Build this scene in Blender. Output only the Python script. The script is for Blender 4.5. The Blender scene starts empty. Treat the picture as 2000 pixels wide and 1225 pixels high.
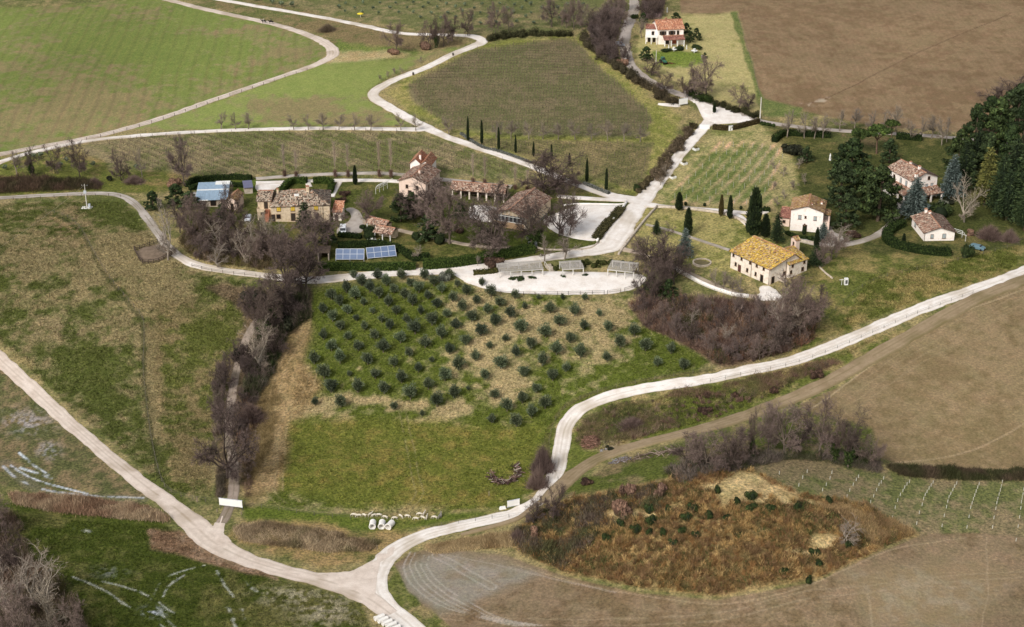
import bpy, math, random
import numpy as np
from mathutils import Vector, Matrix, geometry
random.seed(7); RNG = np.random.default_rng(11)
SC = bpy.context.scene; COL = SC.collection
# ---------------------------------------------------------------- camera
FPX, PITCH, HC = 3242.0, math.radians(25.0), 200.0      # focal length in photo pixels (2000 wide)
cam_d = bpy.data.cameras.new('camera'); cam = bpy.data.objects.new('camera', cam_d); COL.objects.link(cam)
cam.location = (0, 0, HC); cam.rotation_euler = (math.pi/2 - PITCH, 0, 0)
cam_d.sensor_width = 36; cam_d.lens = 36*FPX/2000; cam_d.clip_start = 1; cam_d.clip_end = 20000
SC.camera = cam
# ---------------------------------------------------------------- light
SUN_EL, SUN_AZ = math.radians(40), math.radians(215)   # azimuth clockwise from +Y
w = bpy.data.worlds.new('World'); SC.world = w; w.use_nodes = True
nt = w.node_tree; nt.nodes.clear()
sky = nt.nodes.new('ShaderNodeTexSky'); sky.sky_type = 'NISHITA'; sky.sun_disc = False
sky.sun_elevation = SUN_EL; sky.sun_rotation = SUN_AZ; sky.dust_density = 4; sky.air_density = 1.0; sky.altitude = 200
hs = nt.nodes.new('ShaderNodeHueSaturation'); hs.inputs['Saturation'].default_value = 0.35
bg = nt.nodes.new('ShaderNodeBackground'); bg.inputs['Strength'].default_value = 0.112
wo = nt.nodes.new('ShaderNodeOutputWorld')
nt.links.new(sky.outputs[0], hs.inputs['Color']); nt.links.new(hs.outputs[0], bg.inputs[0]); nt.links.new(bg.outputs[0], wo.inputs[0])
sd = bpy.data.lights.new('sun', 'SUN'); sd.energy = 1.6; sd.angle = math.radians(14); sd.color = (1, .965, .92)
so = bpy.data.objects.new('sun', sd); COL.objects.link(so)
so.rotation_euler = Vector((math.sin(SUN_AZ)*math.cos(SUN_EL), math.cos(SUN_AZ)*math.cos(SUN_EL), math.sin(SUN_EL))).to_track_quat('Z', 'Y').to_euler()
SC.view_settings.view_transform = 'Standard'; SC.view_settings.look = 'None'
SC.view_settings.exposure = 0.4; SC.view_settings.gamma = 1.0

# ---------------------------------------------------------------- helpers
def lin(c):
    c = np.asarray(c, float)/255.0
    return np.where(c <= .04045, c/12.92, ((c+.055)/1.055)**2.4)
def sr(r, g, b, k=.95):
    v = lin((r, g, b))*k
    return (float(v[0]), float(v[1]), float(v[2]), 1)
SP, CP = math.sin(PITCH), math.cos(PITCH)
def flat(px, py, z=0.0):
    """photo pixel -> point where its ray meets height z"""
    u = (np.asarray(px, float)-1000)/FPX; v = (np.asarray(py, float)-612.5)/FPX
    dy = CP - v*SP; dz = -SP - v*CP
    t = (HC - z)/(-dz)
    return u*t, dy*t
def project(x, y, z):
    dx, dy, dz = x, y, z-HC
    dep = dy*CP - dz*SP; up = dy*SP + dz*CP
    return 1000+FPX*dx/dep, 612.5-FPX*up/dep
def sm(a, b, x):
    t = np.clip((x-a)/(b-a), 0, 1); return t*t*(3-2*t)
def hash2(ix, iy, s):
    n = (ix*374761393 + iy*668265263 + s*974634777) & 0xFFFFFFFF
    n = ((n ^ (n >> 13))*1274126177) & 0xFFFFFFFF
    return ((n ^ (n >> 16)) & 0xFFFF)/65535.0
def vnoise(x, y, s=0):
    xi = np.floor(x).astype(np.int64); yi = np.floor(y).astype(np.int64)
    fx = x-xi; fy = y-yi; fx = fx*fx*(3-2*fx); fy = fy*fy*(3-2*fy)
    a = hash2(xi, yi, s); b = hash2(xi+1, yi, s); c = hash2(xi, yi+1, s); d = hash2(xi+1, yi+1, s)
    return (a*(1-fx)+b*fx)*(1-fy)+(c*(1-fx)+d*fx)*fy
def fbm(x, y, sc, o=4, s=0, g=.5):
    x = np.asarray(x, float)/sc; y = np.asarray(y, float)/sc
    t = 0; a = 1; n = 0
    for i in range(o):
        t = t+a*vnoise(x+17.3*i, y-9.1*i, s+i); n += a; a *= g; x = x*2.03; y = y*2.03
    return t/n
_anch = [(1390, 1035, 9.0, 24), (300, 120, 7, 110), (1050, 160, 8, 75), (760, 90, -4, 45), (1650, 60, 8, 150), (450, 800, -3, 16),
         (1330, 640, -3, 22), (1800, 820, 5, 60), (150, 560, 4, 50), (1150, 900, -1.5, 18)]
_anch = [(*[float(c) for c in flat(a, b)], h, r) for a, b, h, r in _anch]
_Y0, _Y1 = float(flat(0, 930)[1]), float(flat(0, 570)[1])
def hgt(x, y):
    x = np.asarray(x, float); y = np.asarray(y, float)
    h = 12*sm(_Y0, _Y1, y + 12*np.sin(x/60)) + 14*sm(620, 1200, y)
    for ax, ay, a, r in _anch:
        h = h + a*np.exp(-((x-ax)**2+(y-ay)**2)/(2*r*r))
    h = h + 1.6*(fbm(x, y, 45, 2, 5)-.5)
    return h
def G(px, py):
    """photo pixel -> point on the ground (array or scalar)"""
    px = np.asarray(px, float); py = np.asarray(py, float)
    z = np.zeros_like(px)
    for _ in range(14):
        x, y = flat(px, py, z); z = hgt(x, y)
    return np.stack([x, y, z], -1)
def V(px, py):
    p = G(px, py); return Vector((float(p[0]), float(p[1]), float(p[2])))
def onground(x, y, dz=0): return Vector((x, y, float(hgt(x, y))+dz))
def ppm(px, py):
    """photo pixels per metre at that ground point"""
    p = G(px, py); dep = p[1]*CP-(p[2]-HC)*SP
    return FPX/float(dep)
def tag(o, label=None, cat=None, group=None, kind=None):
    if label: o['label'] = label
    if cat: o['category'] = cat
    if group: o['group'] = group
    if kind: o['kind'] = kind
    return o
def empty(name, loc, rz=0, label=None, cat=None, group=None, sc=None):
    o = bpy.data.objects.new(name, None); COL.objects.link(o); o.empty_display_size = .5
    o.location = loc; o.rotation_euler = (0, 0, rz)
    if sc: o.scale = sc if hasattr(sc, '__len__') else (sc,)*3
    return tag(o, label, cat, group)
def mesh_np(name, v, f, mat=None, parent=None, col=None, smooth=False, mats=None, mi=None):
    """v (n,3), f (m,k) equal-sided faces (or list of such arrays)"""
    me = bpy.data.meshes.new(name)
    fl = f if isinstance(f, list) else [f]
    fl = [np.asarray(a, np.int32) for a in fl if len(a)]
    v = np.asarray(v, np.float32)
    tot = np.concatenate([a.ravel() for a in fl]); cnt = np.concatenate([np.full(len(a), a.shape[1], np.int32) for a in fl])
    st = np.concatenate([[0], np.cumsum(cnt)[:-1]]).astype(np.int32)
    me.vertices.add(len(v)); me.vertices.foreach_set('co', v.ravel())
    me.loops.add(len(tot)); me.loops.foreach_set('vertex_index', tot)
    me.polygons.add(len(cnt)); me.polygons.foreach_set('loop_start', st); me.polygons.foreach_set('loop_total', cnt)
    if smooth: me.polygons.foreach_set('use_smooth', np.ones(len(cnt), bool))
    if mats:
        for m in mats: me.materials.append(m)
        if mi is not None: me.polygons.foreach_set('material_index', np.asarray(mi, np.int32))
    elif mat: me.materials.append(mat)
    me.update(calc_edges=True)
    if col is not None:
        c = np.ones((len(v), 4), np.float32); cl = np.asarray(col); c[:, :cl.shape[1]] = cl
        at = me.color_attributes.new('col', 'FLOAT_COLOR', 'POINT'); at.data.foreach_set('color', c.ravel())
    o = bpy.data.objects.new(name, me); COL.objects.link(o)
    if parent is not None: o.parent = parent
    return o
class MB:
    """collects simple solids into one mesh"""
    def __init__(s): s.v = []; s.f = []
    def add(s, vs, fs):
        b = len(s.v); s.v += [tuple(p) for p in vs]; s.f += [tuple(b+i for i in f) for f in fs]; return s
    def box(s, x0, x1, y0, y1, z0, z1, M=None, top=1.0):
        cx, cy = (x0+x1)/2, (y0+y1)/2
        vs = [Vector((x, y, z0)) for x, y in ((x0, y0), (x1, y0), (x1, y1), (x0, y1))] + \
             [Vector((cx+(x-cx)*top, cy+(y-cy)*top, z1)) for x, y in ((x0, y0), (x1, y0), (x1, y1), (x0, y1))]
        if M is not None: vs = [M @ p for p in vs]
        return s.add(vs, [(3, 2, 1, 0), (4, 5, 6, 7), (0, 1, 5, 4), (1, 2, 6, 5), (2, 3, 7, 6), (3, 0, 4, 7)])
    def bar(s, a, b, r, n=4, r2=None):
        a = Vector(a); b = Vector(b); d = (b-a)
        if d.length < 1e-6: return s
        q = d.to_track_quat('Z', 'Y'); r2 = r if r2 is None else r2
        vs = [a+q @ Vector((r*math.cos(t), r*math.sin(t), 0)) for t in [math.tau*(i+.5)/n for i in range(n)]] + \
             [b+q @ Vector((r2*math.cos(t), r2*math.sin(t), 0)) for t in [math.tau*(i+.5)/n for i in range(n)]]
        return s.add(vs, [(i, (i+1) % n, n+(i+1) % n, n+i) for i in range(n)]+[tuple(range(n-1, -1, -1)), tuple(range(n, 2*n))])
    def lathe(s, prof, n=12, M=None, cap=True):
        vs = []
        for r, z in prof:
            for i in range(n):
                p = Vector((r*math.cos(math.tau*i/n), r*math.sin(math.tau*i/n), z)); vs.append(M @ p if M is not None else p)
        fs = [(k*n+i, k*n+(i+1) % n, (k+1)*n+(i+1) % n, (k+1)*n+i) for k in range(len(prof)-1) for i in range(n)]
        if cap: fs += [tuple(range(n-1, -1, -1)), tuple((len(prof)-1)*n+i for i in range(n))]
        return s.add(vs, fs)
    def build(s, name, mat, parent=None, smooth=False, bevel=0, mats=None):
        me = bpy.data.meshes.new(name); me.from_pydata(s.v, [], s.f)
        for m in (mats or [mat]): me.materials.append(m)
        if smooth:
            for p in me.polygons: p.use_smooth = True
        me.update()
        o = bpy.data.objects.new(name, me); COL.objects.link(o)
        if parent is not None: o.parent = parent
        if bevel:
            b = o.modifiers.new('bevel', 'BEVEL'); b.width = bevel; b.segments = 1; b.limit_method = 'ANGLE'
        return o
def kids(o): return [c for c in o.children]
def copy_tree(o, loc=None, rz=None, sc=None, label=None, parent=None):
    c = o.copy(); COL.objects.link(c)
    if parent is not None: c.parent = parent
    if loc is not None: c.location = loc
    if rz is not None: c.rotation_euler = (o.rotation_euler[0], o.rotation_euler[1], rz)
    if sc is not None: c.scale = sc if hasattr(sc, '__len__') else (sc,)*3
    if label: c['label'] = label
    for ch in kids(o): copy_tree(ch, parent=c)
    return c
# ---------------------------------------------------------------- materials
def new_mat(name, rough=.9):
    m = bpy.data.materials.new(name); m.use_nodes = True
    b = m.node_tree.nodes['Principled BSDF']; b.inputs['Roughness'].default_value = rough
    b.inputs['Specular IOR Level'].default_value = .25
    return m, m.node_tree, b
def N(nt, t, **kw):
    n = nt.nodes.new(t)
    for k, v in kw.items():
        if k in n.inputs: n.inputs[k].default_value = v
        else: setattr(n, k, v)
    return n
def mixc(nt, fac, a, b, mode='MIX'):
    n = nt.nodes.new('ShaderNodeMix'); n.data_type = 'RGBA'; n.blend_type = mode
    for i, s in ((0, fac), (6, a), (7, b)):
        if hasattr(s, 'links') or isinstance(s, bpy.types.NodeSocket): nt.links.new(s, n.inputs[i])
        else: n.inputs[i].default_value = s
    return n.outputs[2]
def ramp(nt, src, stops):
    r = nt.nodes.new('ShaderNodeValToRGB'); cr = r.color_ramp
    while len(cr.elements) < len(stops): cr.elements.new(.5)
    for e, (p, c) in zip(cr.elements, stops): e.position = p; e.color = c if len(c) == 4 else (*c, 1)
    nt.links.new(src, r.inputs[0]); return r.outputs[0]
def grey(v): return (v, v, v, 1)
def noise(nt, scale, detail=4, rough=.6, coord='Object', vec=None, out='Fac', dist=0):
    n = nt.nodes.new('ShaderNodeTexNoise'); n.inputs['Scale'].default_value = scale; n.inputs['Detail'].default_value = detail
    n.inputs['Roughness'].default_value = rough; n.inputs['Distortion'].default_value = dist
    if vec is None:
        tc = nt.nodes.new('ShaderNodeTexCoord'); vec = tc.outputs[coord]
    nt.links.new(vec, n.inputs['Vector']); return n.outputs[out]
def bump(nt, bsdf, src, dist=.05, strength=1):
    b = nt.nodes.new('ShaderNodeBump'); b.inputs['Distance'].default_value = dist; b.inputs['Strength'].default_value = strength
    nt.links.new(src, b.inputs['Height']); nt.links.new(b.outputs[0], bsdf.inputs['Normal'])
def plain(name, c, rough=.85, var=.25, scale=1.2, metal=0, bmp=0):
    """base colour varied by procedural noise"""
    m, nt, b = new_mat(name, rough)
    f = noise(nt, scale, 5)
    lo = tuple(x*(1-var) for x in c[:3])+(1,); hi = tuple(min(1, x*(1+var)) for x in c[:3])+(1,)
    nt.links.new(ramp(nt, f, [(.3, lo), (.7, hi)]), b.inputs['Base Color']); b.inputs['Metallic'].default_value = metal
    if bmp: bump(nt, b, f, bmp)
    return m
def attr_mat(name, rough=.9, var=.0, scale=1, bmp=0, rnd=.0, trans=0, spec=.15):
    """colour attribute 'col' (random per leaf / twig), varied per object"""
    m, nt, b = new_mat(name, rough); b.inputs['Specular IOR Level'].default_value = spec
    a = N(nt, 'ShaderNodeAttribute', attribute_name='col'); c = a.outputs['Color']
    if var:
        f = noise(nt, scale, 4); c = mixc(nt, 1.0, c, ramp(nt, f, [(.25, grey(1-var)), (.75, grey(1+var))]), 'MULTIPLY')
        if bmp: bump(nt, b, f, bmp)
    if rnd:
        oi = nt.nodes.new('ShaderNodeObjectInfo')
        c = mixc(nt, 1.0, c, ramp(nt, oi.outputs['Random'], [(0, (1-rnd, 1-rnd, 1-rnd, 1)), (.5, (1, 1.0-rnd*.2, 1-rnd*.5, 1)), (1, (1+rnd, 1+rnd, 1+rnd*.6, 1))]), 'MULTIPLY')
    nt.links.new(c, b.inputs['Base Color'])
    return m
# ================================================================ GROUND
def make_grid():
    v = np.concatenate([np.array([3200, 2600, 2200, 1900, 1700, 1560]), np.arange(1500, -120, -1.9), np.array([-160, -220, -300, -400, -500, -600, -700, -780, -840])])
    ys = flat(np.zeros_like(v), v, 6)[1]
    u = np.concatenate([-np.array([9000, 6000, 4000, 3000, 2300, 1900, 1650, 1500, 1400])[:], np.arange(-1320, 1321, 1.9), np.array([1400, 1500, 1650, 1900, 2300, 3000, 4000, 6000, 9000])])
    dep = ys*CP + (HC-6)*SP
    X = u[None, :]/FPX*dep[:, None]; Y = np.repeat(ys[:, None], len(u), 1)
    return X, Y
GX, GY = make_grid(); GZ = hgt(GX, GY)
PXg, PYg = project(GX, GY, GZ)
nr, nc = GX.shape
gx, gy = GX.ravel(), GY.ravel(); px, py = PXg.ravel(), PYg.ravel()
inside_frame_pts = None
def sdist(poly, x, y):
    """signed distance in px, positive inside"""
    poly = np.asarray(poly, float); n = len(poly); d = np.full(x.shape, 1e9); ins = np.zeros(x.shape, bool)
    for i in range(n):
        ax, ay = poly[i]; bx, by = poly[(i+1) % n]
        ex, ey = bx-ax, by-ay; L = ex*ex+ey*ey+1e-9
        t = np.clip(((x-ax)*ex+(y-ay)*ey)/L, 0, 1)
        d = np.minimum(d, (x-ax-t*ex)**2+((y-ay-t*ey))**2)
        c = ((ay > y) != (by > y)); ins ^= c & (x < (bx-ax)*(y-ay)/(by-ay+1e-12)+ax)
    return np.where(ins, 1, -1)*np.sqrt(d)
n_big = fbm(gx, gy, 26, 4, 1); n_mid = fbm(gx, gy, 7, 4, 21); n_small = fbm(gx, gy, 2.2, 3, 41); n_fine = fbm(gx, gy, .9, 2, 61)
wob = (fbm(gx, gy, 9, 3, 81)-.5)*22
cA = np.empty((len(gx), 3)); cB = np.empty((len(gx), 3)); bias = np.zeros(len(gx)); grain = np.ones(len(gx))
cA[:] = lin((104, 106, 62)); cB[:] = lin((146, 132, 92))
def zone(poly, a, b, bi=0.0, soft=7, wb=1.0, k=None):
    P = np.array(poly); x0, y0 = P.min(0)-40; x1, y1 = P.max(0)+40
    sel = np.nonzero((px > x0) & (px < x1) & (py > y0) & (py < y1))[0]
    if not len(sel): return
    d = sdist(poly, px[sel], py[sel]) + wob[sel]*wb
    t = sm(-soft, soft, d)[:, None]
    cA[sel] = cA[sel]*(1-t)+lin(a)*t; cB[sel] = cB[sel]*(1-t)+lin(b)*t
    bias[sel] = bias[sel]*(1-t[:, 0])+bi*t[:, 0]
    gk = k if k is not None else 1.0; grain[sel] = grain[sel]*(1-t[:, 0])+gk*t[:, 0]
def blob(x, y, rx, ry, bi):
    d = ((px-x)/rx)**2+((py-y)/ry)**2; sel = d < 6
    bias[sel] += bi*np.exp(-d[sel])
# ---- fields (photo outlines laid on the ground)
zone([(-400, -120), (1150, -120), (1180, 0), (1150, 66), (960, 72), (700, 40), (300, -5), (-400, 30)], (98, 104, 62), (130, 118, 84), .05)
zone([(-500, 22), (60, 14), (300, -3), (420, 22), (520, 47), (600, 68), (634, 88), (640, 105), (618, 122), (540, 150), (420, 192), (300, 234), (150, 276), (0, 303), (-500, 360)], (104, 128, 64), (130, 120, 82), .07, 3, .1, .5)
zone([(300, -20), (420, 15), (600, 60), (650, 85), (665, 108), (660, 128), (740, 110), (860, 95), (905, 85), (860, 66), (700, 48), (420, -20)], (96, 104, 58), (124, 108, 76), -.05)
zone([(660, 80), (760, 90), (830, 105), (700, 112), (655, 108)], (96, 122, 58), (120, 120, 70), .2)
zone([(640, 108), (760, 100), (800, 106), (700, 122), (640, 128)], (176, 160, 120), (160, 140, 100), 0)
zone([(250, 254), (420, 200), (620, 127), (700, 120), (780, 114), (880, 94), (905, 94), (850, 112), (760, 150), (718, 178), (722, 196), (760, 222), (808, 246), (640, 250), (400, 254)], (124, 142, 76), (132, 120, 84), .14, 4, .3, .5)
blob(560, 215, 120, 22, -.35); blob(420, 215, 80, 14, .1); blob(650, 160, 120, 20, .3); blob(700, 235, 60, 10, -.2)
zone([(745, 180), (930, 85), (1110, 66), (1140, 70), (1200, 125), (1275, 190), (1330, 230), (1310, 300), (1240, 385), (1150, 350), (960, 285), (830, 235)], (118, 122, 60), (146, 136, 84), .05)
zone([(795, 168), (840, 140), (930, 98), (1100, 76), (1124, 80), (1180, 140), (1260, 208), (1275, 235), (1262, 268), (1120, 264), (960, 262), (875, 250), (810, 200)], (104, 104, 68), (120, 110, 82), .02, 6, .6, .8)
zone([(880, 268), (1000, 272), (1278, 278), (1262, 350), (1232, 372), (1150, 345), (1000, 297)], (104, 102, 64), (130, 118, 82), .0, 3, .15)
zone([(170, 280), (300, 264), (500, 258), (800, 258), (860, 274), (1040, 332), (1000, 350), (800, 340), (600, 338), (480, 345), (380, 350), (220, 330), (150, 305)], (98, 104, 60), (132, 120, 90), .04, 4, .3)
zone([(-400, 320), (40, 305), (160, 290), (220, 330), (400, 350), (500, 352), (300, 375), (-400, 390)], (98, 106, 48), (136, 118, 76), .1)
zone([(1300, -400), (2900, -400), (2900, 420), (2000, 268), (1700, 246), (1560, 215), (1482, 205), (1466, 140), (1440, 28), (1330, 26)], (123, 101, 75), (137, 116, 88), 0, 2, .1, .4)
zone([(1290, 30), (1440, 25), (1484, 190), (1488, 222), (1400, 195), (1330, 160), (1240, 120), (1250, 60)], (134, 134, 76), (168, 156, 106), -.05, 5, .5, .6)
blob(1410, 110, 40, 60, -.25)
zone([(1280, 104), (1370, 100), (1375, 122), (1290, 128)], (100, 128, 54), (112, 130, 64), .2, 4)
zone([(1428, 25), (1438, 25), (1492, 195), (1570, 210), (1560, 228), (1490, 226), (1478, 190)], (96, 116, 64), (116, 118, 72), .1, 3, .5)
zone([(1395, 250), (1470, 240), (1600, 260), (1620, 300), (1560, 400), (1280, 400), (1280, 380)], (112, 122, 66), (160, 148, 102), -.02)
zone([(1410, 285), (1520, 288), (1500, 395), (1310, 392), (1370, 310)], (92, 116, 60), (124, 128, 82), .1, 8)
zone([(1260, 405), (1500, 412), (1530, 470), (1480, 540), (1300, 500), (1240, 470)], (112, 116, 58), (152, 142, 90), 0)
zone([(1480, 235), (1700, 262), (1870, 265), (2400, 300), (2400, 500), (1860, 520), (1700, 540), (1560, 560), (1560, 330)], (70, 78, 40), (108, 100, 60), .1)
zone([(1640, 235), (1760, 262), (1720, 300), (1600, 280)], (84, 92, 50), (104, 90, 64), .06)
zone([(1600, 490), (1860, 500), (2300, 430), (2300, 520), (1950, 540), (1720, 620), (1560, 690), (1450, 700), (1600, 600)], (90, 100, 46), (138, 124, 78), .05)
zone([(480, 345), (700, 345), (1100, 370), (1240, 380), (1190, 480), (1060, 505), (900, 520), (640, 525), (440, 500), (360, 420), (380, 360)], (74, 84, 38), (110, 102, 60), .1)
zone([(900, 405), (1050, 430), (1080, 470), (1030, 485), (900, 470), (820, 430)], (70, 86, 34), (90, 98, 46), .25)
zone([(380, 355), (500, 350), (505, 375), (380, 375)], (84, 110, 44), (104, 116, 52), .25)
for a in ((60, 250, 160, 50, -.22), (300, 200, 160, 30, -.2), (560, 100, 60, 22, -.25), (250, 80, 160, 40, .2), (60, 120, 60, 60, -.1), (470, 60, 90, 16, -.15), (360, 140, 60, 50, .1), (150, 200, 60, 30, -.12)): blob(*a)
# left pastures
zone([(-400, 385), (240, 385), (300, 450), (360, 515), (520, 545), (500, 640), (470, 720), (430, 830), (400, 990), (330, 980), (200, 850), (0, 660), (-400, 400)], (80, 92, 44), (138, 125, 90), .06)
zone([(300, 590), (480, 580), (470, 690), (420, 850), (400, 960), (330, 960), (300, 700), (300, 640)], (88, 96, 46), (128, 114, 80), .08, 22)
blob(60, 560, 60, 90, -.18); blob(210, 660, 70, 40, -.1); blob(150, 700, 90, 50, .15); blob(90, 440, 120, 30, .1); blob(250, 500, 60, 40, -.25); blob(340, 560, 80, 50, -.25)
blob(160, 500, 80, 50, -.12); blob(200, 740, 60, 80, .22); blob(60, 800, 60, 30, -.2); blob(400, 660, 60, 60, .15)
blob(215, 395, 30, 30, .35); blob(300, 760, 18, 90, -.35); blob(380, 900, 50, 60, -.4); blob(430, 560, 70, 25, .25); blob(270, 430, 20, 30, .2)
zone([(-400, 700), (0, 715), (120, 830), (250, 940), (290, 975), (100, 960), (-400, 900)], (88, 92, 56), (124, 108, 80), -.02)
zone([(-400, 940), (40, 985), (300, 1010), (400, 1090), (560, 1130), (700, 1170), (760, 1300), (-400, 1500)], (62, 80, 30), (98, 96, 54), .12)
zone([(295, 1040), (350, 1035), (440, 1080), (520, 1110), (540, 1130), (430, 1110), (300, 1070)], (120, 96, 74), (140, 118, 96), 0, 5)
blob(560, 1190, 120, 40, -.38); blob(680, 1170, 60, 40, -.5)
# bank between roads
zone([(455, 1030), (520, 1000), (740, 1008), (800, 1030), (790, 1050), (720, 1095), (640, 1112), (520, 1080), (450, 1050)], (104, 102, 58), (146, 124, 84), -.05)
zone([(470, 985), (650, 1000), (760, 1010), (960, 1000), (1070, 940), (1085, 870), (960, 1000), (780, 1040), (480, 1010)], (82, 104, 40), (116, 112, 58), .15)
# olive grove
zone([(610, 560), (880, 548), (980, 575), (1230, 578), (1250, 620), (1410, 715), (1330, 738), (1160, 775), (1085, 830), (1075, 920), (1010, 985), (800, 1005), (620, 1000), (520, 985), (520, 900), (560, 800), (600, 660)], (80, 98, 38), (158, 142, 104), .1)
zone([(550, 815), (700, 815), (1060, 830), (1060, 940), (960, 990), (700, 995), (540, 960)], (100, 108, 46), (122, 112, 58), .1, 14)
for a in [(1060, 640, 110, 40, -.3), (1000, 740, 60, 40, -.33), (900, 590, 60, 18, -.15), (700, 782, 60, 10, -.26), (790, 792, 40, 10, -.24), (900, 800, 36, 12, -.2), (960, 770, 30, 10, -.2), (1180, 610, 60, 30, -.2), (1230, 700, 70, 22, -.02), (700, 700, 80, 60, .12),
          (700, 600, 90, 30, .25), (640, 640, 30, 70, .2), (1300, 690, 60, 20, .3), (1090, 720, 40, 20, .12), (930, 840, 60, 16, -.2), (800, 620, 90, 30, .15), (1230, 655, 70, 20, .2), (830, 680, 60, 30, -.08), (940, 690, 60, 30, -.18), (980, 650, 40, 30, -.2), (620, 790, 40, 14, -.3)]: blob(*a)
zone([(600, 600), (612, 640), (600, 700), (640, 760), (570, 830), (545, 960), (490, 985), (470, 960), (490, 800), (520, 740), (560, 640)], (128, 108, 74), (150, 128, 92), -.02, 14)
zone([(480, 790), (530, 740), (545, 770), (520, 900), (490, 940), (470, 930)], (134, 114, 78), (116, 98, 66), 0, 9)
zone([(405, 560), (500, 560), (610, 560), (600, 620), (520, 700), (480, 840), (470, 970), (420, 970), (430, 840), (450, 700), (480, 620)], (96, 84, 62), (112, 96, 74), 0, 6)
# right side
zone([(1080, 960), (1120, 840), (1180, 790), (1300, 765), (1480, 735), (1620, 690), (1760, 640), (1800, 640), (1600, 745), (1400, 830), (1200, 890)], (92, 104, 46), (140, 124, 84), .02)
blob(1500, 720, 120, 14, -.25); blob(1330, 840, 80, 12, .3); blob(1400, 800, 90, 12, .15); blob(1140, 900, 25, 20, .5)
zone([(1560, 790), (1640, 755), (1740, 690), (1860, 618), (2100, 500), (2900, 300), (2900, 1000), (2000, 925), (1800, 918), (1700, 890)], (124, 107, 77), (138, 120, 90), 0, 2, .1, .5)
zone([(1100, 960), (1200, 900), (1400, 850), (1560, 800), (1700, 840), (1720, 910), (1560, 890), (1440, 910), (1300, 950), (1060, 1010)], (78, 92, 40), (118, 104, 74), .0)
blob(1290, 915, 45, 16, .6); blob(1150, 945, 40, 18, .4)
zone([(1440, 915), (1540, 888), (1650, 900), (1800, 935), (2000, 940), (2900, 960), (2900, 1100), (2000, 1060), (1790, 1050), (1690, 990), (1560, 965)], (98, 104, 62), (128, 114, 86), -.02)
blob(1880, 965, 110, 14, .35); blob(1560, 915, 70, 20, -.35)
zone([(765, 1105), (800, 1080), (860, 1072), (990, 1085), (1100, 1125), (1250, 1158), (1400, 1172), (1600, 1135), (1700, 1085), (1800, 1045), (1900, 1040), (2900, 1150), (2900, 2500), (930, 2500), (870, 1230), (790, 1160)], (116, 98, 73), (130, 112, 88), 0, 3, .2, .6)
zone([(775, 1105), (860, 1080), (960, 1085), (1060, 1120), (960, 1160), (860, 1200), (790, 1150)], (142, 134, 120), (130, 118, 98), .1, 14, .6, .35)
zone([(1640, 1110), (1860, 1090), (2000, 1130), (1900, 1230), (1700, 1230)], (146, 132, 108), (134, 116, 88), -.05, 30, 1, .35)
zone([(745, 1100), (775, 1100), (800, 1160), (880, 1225), (930, 1500), (840, 1500), (800, 1225), (745, 1160)], (92, 102, 50), (134, 120, 84), 0, 3)
zone([(990, 1040), (1060, 985), (1180, 960), (1300, 935), (1440, 902), (1560, 962), (1690, 985), (1790, 1045), (1700, 1085), (1600, 1130), (1400, 1165), (1250, 1150), (1100, 1118), (1020, 1085)], (130, 112, 74), (152, 130, 88), 0, 5)
zone([(1360, 960), (1440, 915), (1560, 960), (1640, 990), (1540, 1000), (1420, 985)], (166, 144, 100), (188, 166, 120), 0, 8)
zone([(1180, 1000), (1280, 995), (1290, 1015), (1200, 1020)], (166, 144, 100), (188, 166, 120), 0, 6)
zone([(1590, 1040), (1640, 1045), (1620, 1075), (1540, 1090), (1530, 1080)], (176, 152, 104), (196, 172, 124), 0, 6)
zone([(1225, 590), (1290, 575), (1500, 590), (1590, 600), (1580, 660), (1470, 715), (1410, 715), (1250, 630)], (98, 82, 66), (120, 100, 78), 0, 6)
m = n_big*.35+n_mid*.4+n_small*.25
t = sm(.36, .62, m - bias*.85 + (n_small-.5)*.16)
t = np.clip(t + (n_fine-.5)*.45, 0, 1)
# bias raises green (A) share
col = cA*(1-t[:, None])+cB*t[:, None]
gr_ = col.mean(1, keepdims=True); col = gr_+(col-gr_)*.98
dg = np.maximum(col[:, 1]-col[:, 0], 0); col[:, 0] += .42*dg; col *= np.clip(1-1.0*dg, .94, 1)[:, None]
col *= (1+(.28*n_small-.14)*grain)[:, None]
col *= (1+(.2*n_fine-.1)*grain)[:, None]
bigv = fbm(gx, gy, 55, 4, 131)-.5; col *= (1+bigv*np.where(grain < .75, .5, .25))[:, None]
def fieldmask(poly, soft=4):
    P = np.array(poly); o = np.zeros(len(px)); x0, y0 = P.min(0)-20; x1, y1 = P.max(0)+20
    sel = np.nonzero((px > x0) & (px < x1) & (py > y0) & (py < y1))[0]
    o[sel] = sm(-soft, soft, sdist(poly, px[sel], py[sel])); return o
def stripes(poly, p0, p1, period, amp, tint=(1, 1, 1), soft=6, sharp=1, wob_m=1.5):
    global col
    a, b = V(*p0), V(*p1); d = (b-a).to_2d().normalized(); nrm = np.array([-d.y, d.x])
    s = gx*nrm[0]+gy*nrm[1] + (fbm(gx, gy, 30, 2, 91)-.5)*wob_m*4
    k = (.5+.5*np.sin(s/period*math.tau))**sharp*(.3+1.4*n_big)
    m = fieldmask(poly, soft)*amp*k
    col = col*(1-m[:, None])+col*np.array(tint)*m[:, None]
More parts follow.
